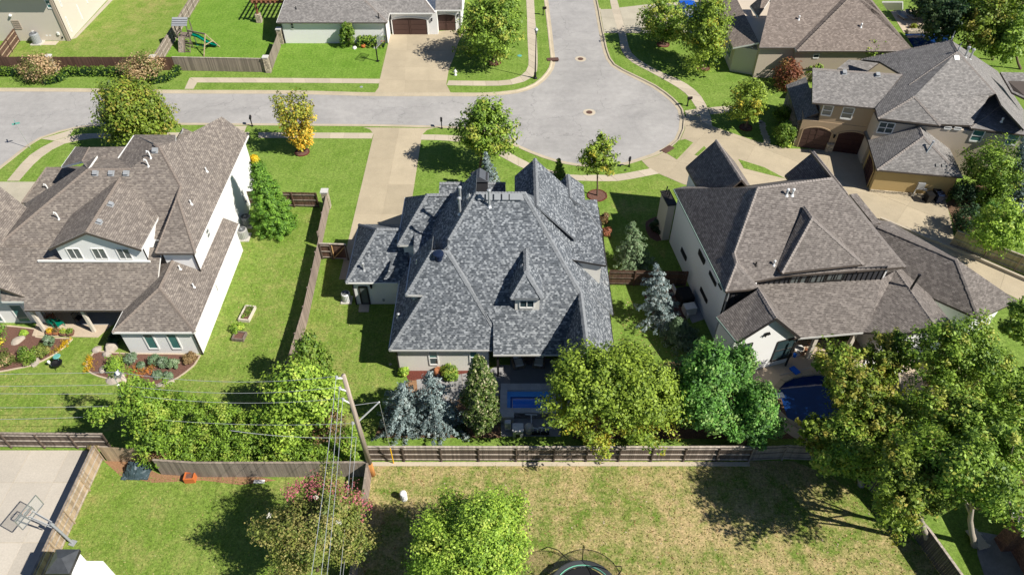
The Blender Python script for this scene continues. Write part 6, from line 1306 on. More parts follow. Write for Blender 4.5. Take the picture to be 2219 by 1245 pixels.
# vines
vn = thing('vine', 'thick mass of green vines climbing the pole and covering the fence', 'vine', P(560, 1000)[:])
def vines():
    cen = []; out = []; rng = np.random.default_rng(3)
    path = [(P(335, 955), 1.3, 8.8), (P(390, 962), 1.7, 7.2), (P(450, 966), 1.8, 5.8), (P(530, 970), 1.7, 4.4), (P(620, 973), 1.4, 3.3), (P(700, 975), 1.2, 2.7), (P(780, 975), 1., 2.2)]
    for (a, wa, ha), (b, wb, hb) in zip(path, path[1:]):
        L = (b-a).length
        for i in range(int(L*85)):
            t = rng.random(); c = a.lerp(b, t); w = wa+(wb-wa)*t; h = ha+(hb-ha)*t; th = rng.random()*3.14; r = .55+.45*rng.random()**.5
            wob = 1+.08*math.sin(c.x*2.1)+.07*math.sin(c.x*5.3)
            cen.append((c.x, c.y+math.cos(th)*w*r, max(.2, math.sin(th)*h*r*wob))); out.append((0, math.cos(th), math.sin(th)))
    leaves('foliage', vn, cen, out, .36, 40, .18, LM['vine'], .12, .5, .8)
    st = MB(); st.tube([P(385, 985), P(385, 985)+V(-.3, .2, 6)], .12, 6); st.build('stems_or_core', M['bark'], vn)
    cen = []; top = P(262, 835, z=10.2); pt_ = P(262, 812, z=9.2); b = V(pt_.x+.3, pt_.y-.2, .6); top = V(pt_.x+.2, pt_.y-.2, 8.7)
    for i in range(520):
        t = rng.random()**.8; q = b.lerp(top, t); w = 1.5*(1-t)+.4; cen.append((q.x+rng.normal()*w*.6+.2, q.y+rng.normal()*w*.4, q.z-.2))
    for i in range(26): t = i/25; cen.append((top.x-.3-3.0*t+rng.normal()*.1, top.y-.5, 6.6-.5*t-1.3*t*t*(rng.random()))); 
    leaves('creepers', vn, cen, np.tile((0, -.3, .5), (len(cen), 1)), .42, 46, .22, LM['vine'], .12, .5, .8)
vines()
shrub('low reddish green weeds beside the end of the court fence', (205, 968), 16, 'brown', .8, 14, 40, .16, alt=.7)
shrub('tangle of brown dead twigs on the dark fence', (352, 1008), 26, 'brown', .4, 16, 40, .14, z0=1.3)
# ---------------------------------------------------------------- turf tufts and fallen leaves
def tufts(name, px, n, h, mat, seed, flat_=False):
    poly = Gp(px); xs = [p.x for p in poly]; ys = [p.y for p in poly]; rng = np.random.default_rng(seed); pts = []
    while len(pts) < n:
        x = rng.uniform(min(xs), max(xs)); y = rng.uniform(min(ys), max(ys))
        if pip(x, y, poly): pts.append((x, y))
    pts = np.array(pts); k = len(pts); a = rng.random(k)*6.28; s = h*(.6+.8*rng.random(k))
    if flat_:
        d = np.stack([np.cos(a), np.sin(a)], 1)*s[:, None]; e = np.stack([-np.sin(a), np.cos(a)], 1)*s[:, None]*.6; z = np.full(k, .02)
        v = np.stack([np.c_[pts-d, z], np.c_[pts+e, z+s*.3], np.c_[pts+d, z], np.c_[pts-e, z+s*.2]], 1).reshape(-1, 3); q = 4
    else:
        w = s*.5; d = np.stack([np.cos(a), np.sin(a)], 1)*w[:, None]; ln = rng.normal(size=(k, 2))*s[:, None]*.7
        v = np.stack([np.c_[pts-d, np.zeros(k)], np.c_[pts+d, np.zeros(k)], np.c_[pts+ln, s]], 1).reshape(-1, 3); q = 3
    me = bpy.data.meshes.new(name); me.vertices.add(q*k); me.vertices.foreach_set('co', v.astype(np.float32).ravel()); me.loops.add(q*k); me.loops.foreach_set('vertex_index', np.arange(q*k, dtype=np.int32)); me.polygons.add(k); me.polygons.foreach_set('loop_start', np.arange(0, q*k, q, dtype=np.int32))
    col = np.ones((k, 4), np.float32); col[:, 0] = rng.random(k); col[:, 1] = (rng.random(k) < .3)*rng.random(k); at = me.attributes.new('tint', 'FLOAT_COLOR', 'FACE'); at.data.foreach_set('color', col.ravel()); me.materials.append(mat); me.update(calc_edges=True)
    o = bpy.data.objects.new(name, me); C.objects.link(o); o['kind'] = 'stuff'; o['label'] = 'short turf tufts on the lawn' if not flat_ else 'fallen leaves scattered over the lawn'; o['category'] = 'grass' if not flat_ else 'leaves'
LM['turf'] = leafmat('turf_blade', (.12, .21, .03), (.22, .30, .06), (.42, .33, .14), .2); LM['turf_dry'] = leafmat('turf_dry_blade', (.16, .20, .04), (.34, .30, .11), (.48, .37, .19), .2); LM['fallen'] = leafmat('fallen_leaf', (.20, .12, .05), (.42, .30, .12), (.5, .42, .3), .1)
tufts('grass_tufts', [(800, 1005), (1700, 1003), (1860, 1040), (2060, 1245), (1800, 1300), (770, 1300)], 9000, .08, LM['turf_dry'], 1)
tufts('grass_tufts', [(225, 1010), (330, 1034), (780, 1036), (757, 1245), (740, 1300), (90, 1300), (118, 1240)], 8000, .07, LM['turf'], 2)
tufts('grass_tufts', [(440, 770), (525, 545), (690, 458), (615, 800), (570, 930), (0, 930), (0, 810), (200, 840), (330, 840), (420, 800)], 9000, .07, LM['turf'], 3)
tufts('grass_tufts', [(705, 575), (750, 665), (845, 670), (850, 800), (830, 940), (640, 940), (650, 790)], 4000, .07, LM['turf'], 4)
tufts('fallen_leaves', [(800, 1005), (1700, 1003), (1860, 1040), (2060, 1245), (1800, 1300), (770, 1300)], 900, .07, LM['fallen'], 5, True)
tufts('fallen_leaves', [(1350, 640), (1450, 700), (1560, 900), (1340, 940), (1330, 800)], 500, .07, LM['fallen'], 6, True)
tufts('fallen_leaves', [(870, 860), (1085, 850), (1085, 945), (830, 945)], 500, .06, LM['fallen'], 7, True)
# ================================================================ STREET FURNITURE
def at0(px, py): return P(px, py)
def local(name, label, cat, p, group=None, rz=0):
    t = thing(name, label, cat, (p.x, p.y, p.z), group, rz); t['local'] = 1; return t
def mailbox_proto(p, rz, label):
    t = local('mailbox', label, 'mailbox', p, 'black kerbside mailboxes', rz)
    m = MB(); m.box((0, 0, .55), (.11, .11, 1.15)); m.box((0, 0, .03), (.22, .22, .08)); m.lathe((0, 0, 1.1), [(.09, 0), (.07, .05), (.03, .12)], 8); m.build('post', M['black'], t)
    m = MB(); m.beam((0, -.1, .75), (0, .42, .93), .06, .06); m.box((0, .15, .93), (.09, .6, .05)); m.build('bracket', M['black'], t)
    m = MB(); prof = [(-.12, .96), (.12, .96), (.12, 1.12), (.08, 1.2), (0, 1.23), (-.08, 1.2), (-.12, 1.12)]
    m.add([(x, -.12, z) for x, z in prof]+[(x, .44, z) for x, z in prof], [tuple(range(7)), tuple(range(13, 6, -1))]+[(i, 7+i, 7+(i+1) % 7, (i+1) % 7) for i in range(7)]); b = m.build('box', M['black'], t)
    MB().box((.13, .2, 1.16), (.02, .05, .16)).build('flag', M['mulch_red'], b); return t
mb_ = [((547, 273.5), 'black mailbox on the kerb behind the left house'), ((957.5, 278.5), 'black mailbox beside the driveway of the middle house'), ((1363, 361), 'black mailbox at the bottom kerb of the cul de sac'), ((1489, 230), 'black mailbox on the right verge of the cul de sac casting a shadow'), ((1177, 33), 'black mailbox at the left kerb near the top edge')]
m0 = mailbox_proto(at0(*mb_[0][0]), .2, mb_[0][1])
for i, (q, lb) in enumerate(mb_[1:]):
    c = copy_tree(m0); c.location = at0(*q); c['label'] = lb; c.rotation_euler = (0, 0, [.1, 2.9, -1.4, -1.6][i])
lp = local('street_lamp', 'tall black street lamp at the corner where the streets meet', 'street lamp', at0(1159.5, 170))
m = MB(); m.lathe((0, 0, 0), [(.28, 0), (.26, .12), (.16, .2), (.14, .8), (.09, .9), (.065, 2), (.05, 5.7), (.09, 5.75), (.06, 5.85)], 10); m.build('post', M['black'], lp)
m = MB(); m.lathe((0, 0, 5.85), [(.1, 0), (.2, .45), (.22, .5)], 8); m.build('lantern', M['glassgrey'], lp); m = MB(); m.lathe((0, 0, 6.34), [(.25, 0), (.16, .14), (.05, .2), (.03, .32)], 8); m.build('lantern_cap', M['galv'], lp)
sg = local('street_sign', 'street name sign with two crossed teal blades on a thin post', 'street sign', at0(65.5, 320))
m = MB(); m.tube([(0, 0, 0), (-.12, 0, 3.0)], .035, 6); m.build('post', M['galv'], sg)
MB().box((-.12, 0, 3.05), (.75, .025, .2), rz=.5).build('sign_blade', M['teal'], sg); MB().box((-.12, 0, 3.27), (.75, .025, .2), rz=-1.0).build('sign_blade', M['teal'], sg)
hy = local('fire_hydrant', 'small white fire hydrant on the grass beside the wide driveway', 'fire hydrant', at0(987, 163))
m = MB(); m.lathe((0, 0, 0), [(.2, 0), (.2, .06), (.13, .1), (.13, .5), (.18, .52), (.17, .58), (.13, .66), (.05, .72), (.04, .8)], 10); m.build('barrel', M['white_paint'], hy, True)
for dx, dy in ((1, 0), (-1, 0), (0, -1)): m = MB(); m.tube([(0, 0, .42), (dx*.24, dy*.24, .42)], .07, 8); m.build('outlet', M['white_paint'], hy)
# basketball hoops
def hoop(label, base, rz, h=3.05, mat='black', lean=0., glassm='glass', reach=1.0):
    t = local('basketball_hoop', label, 'basketball hoop', base, None, rz)
    m = MB(); m.tube([(0, 0, 0), (0, lean*.5, 1.5), (0, lean, h-.55)], .085, 8); m.box((0, 0, .03), (.4, .4, .08)); m.build('pole', M[mat], t)
    m = MB()
    for x in (-.12, .12):
        m.beam((x, lean, h-.6), (x*1.5, lean+reach, h+.1), .05, .07); m.beam((x, lean, h-.95), (x*1.5, lean+reach, h-.25), .05, .07)
    m.build('arm', M[mat], t)
    y = lean+reach; b = MB(); b.plate([(-.9, y, h-.3), (.9, y, h-.3), (.9, y, h+.78), (-.9, y, h+.78)], .02); bd = b.build('backboard', M[glassm], t)
    f = MB(); 
    for p, q in (((-.92, h-.32), (.92, h-.32)), ((.92, h-.32), (.92, h+.8)), ((.92, h+.8), (-.92, h+.8)), ((-.92, h+.8), (-.92, h-.32)), ((-.3, h), (.3, h)), ((.3, h), (.3, h+.45)), ((.3, h+.45), (-.3, h+.45)), ((-.3, h+.45), (-.3, h))): f.beam((p[0], y+.02, p[1]), (q[0], y+.02, q[1]), .05, .05, up=YV)
    f.build('board_frame', M[mat if glassm != 'boardclear' else 'chrome'], bd)
    r = MB(); c = [(.23*math.cos(a), y+.38+.23*math.sin(a), h) for a in [i*6.283/16 for i in range(17)]]; r.tube(c, .012, 5, cap=False); r.beam((-.08, y, h), (-.08, y+.17, h), .03, .03); r.beam((.08, y, h), (.08, y+.17, h), .03, .03); r.build('rim', M['orange'] if glassm == 'boardclear' else M[mat], t); return t
k = N('boardclear'); k.col((.45, .48, .47)); k.rough(.15); k.b.inputs['Alpha'].default_value = .16; M['boardclear'] = k.m
hoop('black basketball hoop on the lawn edge of the garage house driveway', at0(818.5, 133), -1.9, 2.9, 'black', 0, 'boardclear', .8)
bp = at0(158, 1176); dv = P(66, 1110, z=3.3)-bp; hoop('tall basketball hoop with clear backboard leaning over the fence to the court', bp, math.atan2(-dv.x, dv.y), 3.05, 'greyplastic', .45, 'boardclear', 1.15)
# manholes and drains
for px, py, lb in ((1258, 128, 'round rusty manhole cover in the narrow part of the street'), (1277, 243.5, 'round rusty manhole cover in the middle of the cul de sac')):
    p = P(px, py, z=-.12); t = local('manhole', lb, 'manhole', p, 'manhole covers'); m = MB(); m.lathe((0, 0, -.05), [(.72, 0), (.72, .062)], 28); m.build('collar', M['walk'], t); m = MB(); m.lathe((0, 0, -.04), [(.37, 0), (.37, .062), (.3, .066)], 24); m.build('lid', M['rust'], t)
for px, py, lb, rz in ((1198, 129, 'rusty storm drain inlet on the left kerb', .1), (1447, 324, 'rusty storm drain inlet beside the grass island', .75)):
    p = at0(px, py); t = local('storm_drain', lb, 'storm drain', p, 'storm drains', rz); MB().box((0, 0, .03), (1.5, .75, .07)).build('cover', M['rust'], t); MB().box((0, -.4, -.04), (1.3, .05, .1)).build('opening', M['black'], t)
for px, py, s, mt, lb in ((1126, 121, .3, 'teal', 'teal utility lid in the grass near the street lamp'), (1355, 369, .12, 'black', 'small dark valve lid in the verge by the mailbox'), (846, 789, .12, 'walk', 'small pale lid in the lawn at the corner of the middle house'), (783, 188.5, .2, 'galv', 'grey meter lid in the grass strip by the wide driveway')):
    m = MB(); m.lathe(at0(px, py)-V(0, 0, .05), [(s, 0), (s, .07), (s*.8, .085)], 12); one('ground_plate', lb, 'access cover', m, M[mt])
# pick-up beside the trees
def pickup():
    p = P(1491, 34); t = local('pickup_truck', 'bright blue pickup truck half hidden behind street trees at the top edge', 'truck', p, None, .06)
    def loft(secs): 
        m = MB(); n = len(secs[0]); m.add([q for s in secs for q in s], [(i*n+j, i*n+(j+1) % n, (i+1)*n+(j+1) % n, (i+1)*n+j) for i in range(len(secs)-1) for j in range(n)]+[tuple(range(n))[::-1], tuple((len(secs)-1)*n+j for j in range(n))]); return m
    def sec(y, w, z0, z1): return [(-w, y, z0), (w, y, z0), (w*1.02, y, z1-.15), (w*.93, y, z1), (-w*.93, y, z1), (-w*1.02, y, z1-.15)]
    b = loft([sec(-2.7, .9, .5, 1.1), sec(-2.6, .97, .4, 1.15), sec(-.6, .98, .38, 1.18), sec(1.2, .98, .38, 1.18), sec(2.5, .95, .4, 1.1), sec(2.8, .85, .5, .95)]).build('body', M['bluecar'], t, bevel=.03)
    c = loft([[(-.85, -.6, 1.15), (.85, -.6, 1.15), (.72, -.45, 1.82), (-.72, -.45, 1.82)], [(-.85, 1.5, 1.15), (.85, 1.5, 1.15), (.72, .75, 1.82), (-.72, .75, 1.82)]]).build('cab', M['bluecar'], t, bevel=.03)
    m = MB(); m.poly([(-.74, -.6, 1.22), (.74, -.6, 1.22), (.64, -.47, 1.75), (-.64, -.47, 1.75)][::-1]); m.build('rear_window', M['glass'], c)
    m = MB(); m.plate([(-.74, 1.49, 1.22), (-.64, .82, 1.76), (.64, .82, 1.76), (.74, 1.49, 1.22)], .02); m.build('windscreen', M['glass'], c)
    MB().box((0, -1.65, 1.2), (1.75, 1.95, .06)).build('bed_cover', M['galv'], t); MB().box((0, -2.78, .55), (1.8, .12, .2)).build('bumper', M['chrome'], t)
    for x in (-.8, .8): MB().box((x, -2.72, .9), (.14, .05, .3)).build('tail_light', M['mulch_red'], t)
    for x in (-.92, .92):
        for y in (-1.7, 1.75):
            m = MB(); m.tube([(x-.12, y, .38), (x+.12, y, .38)], .38, 14); w = m.build('wheel', M['black'], t); m = MB(); m.tube([(x-.13, y, .38), (x+.13, y, .38)], .2, 10); m.build('rim', M['chrome'], w)
pickup()
# playset
def playset():
    b = P(412, 100); t = thing('playset', 'wooden playset with a grey roof, climbing wall and green slide', 'playset', (b.x, b.y, 0)); T = M['timber']; x, y = b.x, b.y
    q = V(x-.2, y+.2, 0)
    for dx in (-.75, .75):
        for dy in (-.7, .7): MB().box((q.x+dx, q.y+dy, 1.6), (.1, .1, 3.2)).build('post', T, t)
    MB().box((q.x, q.y, 1.45), (1.6, 1.5, .08)).build('deck', T, t)
    for dz in (1.75, 2.1): 
        for dx in (-.75, .75): MB().box((q.x+dx, q.y, dz), (.05, 1.5, .1)).build('rail', T, t)
    m = MB(); m.poly([q+V(-1, -1, 3.15), q+V(1, -1, 3.15), q+V(1, 0, 3.85), q+V(-1, 0, 3.85)]); m.poly([q+V(1, 1, 3.15), q+V(-1, 1, 3.15), q+V(-1, 0, 3.85), q+V(1, 0, 3.85)]); r = m.build('roof', M['galv'], t)
    for i in range(4): MB().beam(q+V(-1, -1+.25*i+.02, 3.17+.175*i), q+V(1, -1+.25*i+.02, 3.17+.175*i), .24, .03).build('roof_board', M['chrome'], r)
    m = MB(); m.plate([q+V(-.75, -2.0, 0), q+V(.05, -2.0, 0), q+V(.05, -.75, 1.5), q+V(-.75, -.75, 1.5)], .05); w = m.build('climbing_wall', M['fence_grey'], t)
    for i in range(9): u, v = random.random(), (i+.5)/9; m = MB(); m.lathe(q+V(-.7+.7*u, -2.0+1.25*v, 1.5*v), [(.07, 0), (.04, .09)], 6); m.build('climbing_hold', M['chrome'], w)
    for i in range(7): MB().box(q+V(.45, -1.9+.17*i, .1+.21*i), (.7, .09, .04)).build('ladder_rung', T, t)
    for dx in (.1, .8): MB().beam(q+V(dx, -2.05, 0), q+V(dx, -.75, 1.5), .05, .1).build('ladder_side', T, t)
    m = MB(); pts = [q+V(.8, 0, 1.5), q+V(1.6, -.1, 1.25), q+V(2.6, -.3, .65), q+V(3.3, -.4, .3), q+V(3.9, -.5, .25)]
    for a, c in zip(pts, pts[1:]):
        s = V(0, .3, 0); u = V(0, 0, .2); m.add([a-s, a+s, c+s, c-s], [(0, 1, 2, 3)]); m.add([a-s, a-s+u, c-s+u, c-s], [(0, 1, 2, 3), (3, 2, 1, 0)]); m.add([a+s, a+s+u, c+s+u, c+s], [(0, 1, 2, 3), (3, 2, 1, 0)])
    m.build('slide', M['slidegreen'], t)
    e = P(467, 89, z=2.35); MB().beam(q+V(.7, -.7, 2.4), V(q.x+3.3, q.y-1.6, 2.35), .12, .16).build('swing_beam', T, t); e = V(q.x+3.3, q.y-1.6, 2.35)
    MB().beam(e, V(e.x-.4, e.y-1.5, 0), .1, .1).build('leg', M['fence_tan'], t); MB().beam(e, V(e.x+.9, e.y+1.2, 0), .1, .1).build('leg', M['fence_tan'], t); MB().beam(V(e.x-.2, e.y-.75, 1.17), V(e.x+.45, e.y+.6, 1.17), .08, .08).build('brace', M['fence_tan'], t)
    for k_ in (1.3, 2.4):
        a = q+V(.7+k_*.8, -.7-.28*k_, 2.4); m = MB()
        for dx in (-.2, .2): m.tube([a+V(dx, 0, 0), a+V(dx, -.05, -1.8)], .012, 4)
        m.box(a+V(0, -.05, -1.82), (.46, .16, .03)); m.build('swing', M['slidegreen'], t)
playset()
# air conditioners
def ac(label, p, s=.8, h=.85, mat='acgrey', group='air conditioner units'):
    t = thing('air_conditioner', label, 'air conditioner', (p.x, p.y, 0), group); m = MB(); m.box((p.x, p.y, .06), (s*1.25, s*1.25, .12)); m.build('pad', M['acbase'], t)
    m = MB(); r = s*.5; m.lathe((p.x, p.y, .12), [(r, 0), (r, h*.92), (r*.9, h)], 14); b = m.build('casing', M[mat], t)
    for i in range(20): a = i*6.283/20; m = MB(); m.box((p.x+math.cos(a)*r*1.01, p.y+math.sin(a)*r*1.01, .12+h*.46), (.03, .05, h*.86), rz=a); m.build('louvre', M['galv'], b)
    m = MB(); m.lathe((p.x, p.y, .12+h), [(r*.82, 0), (r*.82, .02)], 14); m.build('fan_guard', M['black'], t)
    m = MB()
    for rr in (.35, .6, .85): m.tube([(p.x+math.cos(a)*r*rr*.9, p.y+math.sin(a)*r*rr*.9, .15+h) for a in [i*6.283/14 for i in range(15)]], .012, 4, cap=False)
    for i in range(6): a = i*1.047; m.tube([(p.x, p.y, .16+h), (p.x+math.cos(a)*r*.82, p.y+math.sin(a)*r*.82, .15+h)], .012, 4)
    m.lathe((p.x, p.y, .15+h), [(.1, 0), (.08, .03)], 8); m.build('fan_grille', M['greyplastic'], t); return t
ac('round air conditioner at the left house, the nearer of the pair', P(529, 515), .95, .95); ac('round air conditioner at the left house, the farther of the pair', P(537, 487), .95, .95, 'greyplastic')
ac('pale air conditioner beside the low grey wing of the middle house', P(752, 651), .75, .85, 'white_paint'); ac('grey air conditioner against the beige house at top left', P(82, 94), 1.1, 1.3, 'greyplastic')
m = MB(); p = P(110, 88)
for dx in (-.25, .2): m.tube([p+V(dx, 0, 0), p+V(dx, 0, .8), p+V(dx+.3, 0, .9), p+V(dx+.3, 0, .1)], .06, 6); m.box(p+V(dx+.1, 0, .75), (.25, .2, .2))
one('backflow_valve', 'white pipes and valve boxes beside the grey air conditioner', 'valve', m, M['white_paint'])
pad('pad', [(73, 98), (120, 98), (128, 90), (82, 90)], M['walk'], .03)
def bin_(label, p, mat, rz):
    t = local('trash_bin', label, 'trash bin', p, 'wheeled bins by the small garage', rz); m = MB(); m.add([(-.25, -.3, .08), (.25, -.3, .08), (.25, .3, .08), (-.25, .3, .08), (-.32, -.38, 1), (.32, -.38, 1), (.32, .38, 1), (-.32, .38, 1)], [(3, 2, 1, 0), (0, 1, 5, 4), (1, 2, 6, 5), (2, 3, 7, 6), (3, 0, 4, 7)]); m.build('body', M[mat], t)
    m = MB(); m.box((0, 0, 1.03), (.68, .8, .07)); m.box((0, .42, 1.0), (.5, .06, .06)); m.build('lid', M[mat], t)
    for x in (-.28, .28): m = MB(); m.tube([(x-.03, .3, .12), (x+.03, .3, .12)], .12, 10); m.build('wheel', M['black'], t)
bin_('black wheeled bin beside the small garage wall', P(2008, 437), 'black', .1); bin_('navy wheeled bin beside the black bin', P(2031, 438), 'navyplastic', -.1); bin_('dark grey wheeled bin behind the navy bin', P(2022, 428), 'blackcloth', .2)
# stepping stones
for i, (x, y) in enumerate(((168, 940), (182, 952), (187, 972), (190, 992), (196, 1012), (204, 1033), (212, 1054), (218, 1076), (222, 1096))):
    p = zt(x, y); r = .42; ring = [(p.x+r*random.uniform(.8, 1.15)*math.cos(a), p.y+r*.8*random.uniform(.8, 1.15)*math.sin(a)) for a in [k*.785 for k in range(8)]]
    o = MB().prism(ring, -.03, .035).build('stepping_stone', M['walk']); tag(o, '%s pale stepping stone in the curved row left of the tan house' % ('first from the top', 'second from the top', 'third from the top', 'fourth from the top', 'middle fifth', 'sixth from the top', 'third from the drive', 'second from the drive', 'nearest the drive')[i], 'stepping stone', 'stepping stones by the tan house')
for i, (x, y) in enumerate(((1800, 590), (1836, 582), (1870, 574), (1905, 567), (1940, 562), (1968, 560))):
    p = z5r(x, y); ring = [(p.x+.4*random.uniform(.8, 1.15)*math.cos(a), p.y+.3*random.uniform(.8, 1.15)*math.sin(a)) for a in [k*.785 for k in range(8)]]
    tag(MB().prism(ring, -.03, .04).build('stepping_stone', M['drive']), 'tan stepping stone at the right edge, %s in its short row' % ('leftmost', 'second from left', 'third from left', 'third from right', 'second from right', 'rightmost')[i], 'stepping stone', 'stepping stones at the right edge')
# pumpkin and rocks
m = MB(); p = P(788, 103); 
for k_ in range(8): a = k_*.785; m.lathe(p+V(.13*math.cos(a), .13*math.sin(a), 0), [(.1, .02), (.22, .15), (.22, .32), (.08, .45)], 8)
m.tube([p+V(0, 0, .4), p+V(.05, 0, .55)], .04, 5); one('pumpkin', 'large orange pumpkin in front of the rounded hedge', 'pumpkin', m, M['orange'], smooth=True)
def rock(label, p, s, mat='boulder', group='boulders', flat_=.6, rng=random):
    bm = bmesh.new(); bmesh.ops.create_icosphere(bm, subdivisions=2, radius=1)
    ks = [Vector((rng.gauss(0, 1), rng.gauss(0, 1), rng.gauss(0, 1))).normalized() for _ in range(9)]
    for v in bm.verts:
        for kk in ks:
            d = v.co.dot(kk)
            if d > .72: v.co -= kk*(d-.72)*.85
        v.co = Vector((v.co.x*s[0], v.co.y*s[1], max(-.1, v.co.z)*s[2]))
    me = bpy.data.meshes.new('boulder'); bm.to_mesh(me); bm.free(); me.materials.append(M[mat]); o = bpy.data.objects.new('boulder', me); C.objects.link(o); o.location = (p.x, p.y, 0); o.rotation_euler = (0, 0, rng.random()*3)
    tag(o, label, 'rock', group); return o
rock('white rock at the foot of the conical shrub across the street', zb(888, 408), (.4, .35, .3), 'rock_white'); rock('white rock beside the pole of the hoop across the street', zb(1070, 402), (.4, .35, .35), 'rock_white')
# ---------------------------------------------------------------- utility pole, arm, wires
up_ = thing('utility_pole', 'tall leaning wooden utility pole with an orange base and white arms', 'utility pole', P(808, 1030)[:])
B0 = P(808, 1028); TP = P(744, 812, z=11.6); ax_ = (TP-B0).normalized(); Lp_ = (TP-B0).length
m = MB(); m.tube([B0+ax_*1.6, B0+ax_*6, TP], [.19, .165, .13], 10); m.build('shaft', M['pole'], up_, True); m = MB(); m.tube([B0-V(0, 0, .2), B0+ax_*1.62], [.2, .192], 10); m.build('base', M['pole_base'], up_, True)
arms = []
for f, (ex_, ey_) in ((.975, (730, 819)), (.86, (737, 842)), (.745, (744, 866))):
    s = B0+ax_*Lp_*f; e = P(ex_, ey_, y=s.y-.25); MB().tube([s, e], [.07, .05], 7).build('standoff_arm', M['white_paint'], up_); m = MB(); m.lathe(e-V(0, 0, .05), [(.06, 0), (.1, .06), (.06, .12), (.1, .18), (.05, .26)], 8); m.build('insulator', M['galv'], up_); arms.append(e+V(0, 0, .2))
s = B0+ax_*Lp_*.57; tip = P(822, 870, y=s.y+.1); MB().tube([s, tip], [.06, .045], 7).build('guy_arm', M['white_paint'], up_)
MB().tube([B0+ax_*Lp_*.73, tip], .018, 5).build('guy_wire', M['galv'], up_); gnd = P(853, 1003); MB().tube([tip, gnd], .016, 5).build('guy_wire', M['galv'], up_); MB().tube([gnd, gnd.lerp(tip, .27)], .045, 6).build('guy_guard', M['yellow'], up_)
q1 = B0+ax_*Lp_*.58+V(-.25, -.15, 0); q2 = B0+ax_*Lp_*.44+V(-.3, -.15, 0)
m = MB(); m.lathe(q1, [(.08, -.1), (.12, 0), (.06, .14)], 8); m.build('insulator', M['galv'], up_)
# second pole, swallowed by vines
pt = P(262, 812, z=9.2); up2 = thing('utility_pole', 'grey utility pole top with insulators rising out of the vines', 'utility pole', (pt.x, pt.y, 0))
MB().tube([(pt.x+.1, pt.y, 0), (pt.x, pt.y, 9.2)], [.2, .14], 9).build('shaft', M['pole'], up2, True); ins = []
for i, (a, b) in enumerate(((255, 809), (258, 836), (262, 855), (260, 882))):
    e = P(a, b, y=pt.y-.3); MB().tube([V(pt.x, pt.y, e.z), e], .05, 6).build('standoff_arm', M['galv'], up2); m = MB(); m.lathe(e-V(0, 0, .1), [(.07, 0), (.12, .08), (.07, .16), (.11, .22), (.05, .3)], 8); m.build('insulator', M['white_paint'], up2); ins.append(e+V(0, 0, .15))
MB().box((pt.x-.1, pt.y-.1, 9.35), (.35, .3, .3)).build('cap', M['chrome'], up2); m = MB(); m.tube([ins[0]+V(.1, 0, 0), ins[0]+V(-.3, -.1, -.5), ins[1]], .03, 5); m.tube([ins[1]+V(.3, 0, 0), ins[1]+V(.3, -.2, -.6), ins[2]], .03, 5); m.build('jumper_wire', M['galv'], up2)
def wire(label, a, b, sag, r=.0145, n=18, group='overhead wires'):
    pts = [a.lerp(b, i/n)-V(0, 0, sag*4*(i/n)*(1-i/n)) for i in range(n+1)]; m = MB(); m.tube(pts, r, 5); return one('power_line', label, 'wire', m, M['galv'], group)
for i in range(3): wire('wire between the two utility poles, number %s from the top' % ('one', 'two', 'three')[i], ins[i], arms[i], .75)
wire('wire from the vines to the middle of the leaning pole', ins[3]+V(0, 0, -1.2), q1, .5); wire('thick low cable from the vines to the leaning pole', P(500, 932, z=5.3), q2, .35, .02)
for i, (ly, lb) in enumerate(((809, 'highest of the wires crossing the left lawn'), (835.5, 'second highest wire crossing the left lawn'), (851, 'middle wire crossing the left lawn'), (882, 'second lowest wire crossing the left lawn'), (908, 'lowest wire crossing the left lawn'))):
    a = (ins+[P(180, 903, y=pt.y-.3)])[i]; e = P(-60, ly+(.5 if i else 1), y=a.y); wire(lb, a, e, .05)
ends = [(668, 1262), (690, 1262), (703, 1262), (732, 1262), (738, 1262)]; st_ = arms+[q1, q2]
for i in range(5):
    zz = st_[i].z-.2; e = P(ends[i][0], ends[i][1], z=zz); d = (e-st_[i]); wire('wire running from the leaning pole down the photo, %s from the left' % ('first', 'second', 'third', 'fourth', 'fifth')[i], st_[i], st_[i]+d*1.35, .5)
# ---------------------------------------------------------------- lower lawns
m = MB(); p = P(876, 1080); m.lathe(p, [(.24, 0), (.24, .7), (.22, .8), (.12, .86)], 14); one('utility_pedestal', 'short white cylindrical pedestal on the dry lawn', 'pedestal', m, M['white_paint'], smooth=False)
pl_ = local('planter', 'orange clay box planter beside the dark grey fence', 'planter', P(415, 1038), None, .05); m = MB()
for x, y, a, b in ((0, -.27, .72, .08), (0, .27, .72, .08), (-.32, 0, .08, .46), (.32, 0, .08, .46)): m.box((x, y, .27), (a, b, .55))
m.build('box', M['orange'], pl_); MB().box((0, 0, .22), (.56, .46, .4)).build('soil', M['mulch'], pl_)
tr = local('seed_tray', 'small white tray on the grass near the pink crape myrtle', 'tray', P(562, 1043)); MB().box((0, 0, .03), (.75, .25, .06)).build('tray', M['white_paint'], tr)
for i in range(7): m = MB(); m.lathe((-.3+i*.1, 0, .04), [(.04, 0), (.045, .06)], 7); m.build('pot', M['cloth_white'], tr)
def tarp():
    p = P(300, 1020); bm = bmesh.new(); bmesh.ops.create_grid(bm, x_segments=18, y_segments=14, size=1)
    for v in bm.verts:
        r = math.hypot(v.co.x, v.co.y*1.1); h = max(0, 1-r*r)*.85; n = .14*math.sin(v.co.x*9+v.co.y*4)*math.cos(v.co.y*11-v.co.x*3)+.06*math.sin(v.co.x*23+v.co.y*17)
        v.co = Vector((v.co.x*.95, v.co.y*.75, h+n*(.4+h)+.1))
    me = bpy.data.meshes.new('tarp'); bm.to_mesh(me); bm.free(); me.materials.append(M['tarp']); o = bpy.data.objects.new('tarp', me); C.objects.link(o); o.location = p; tag(o, 'dark grey blue tarp crumpled over a heap by the mossy fence', 'tarp')
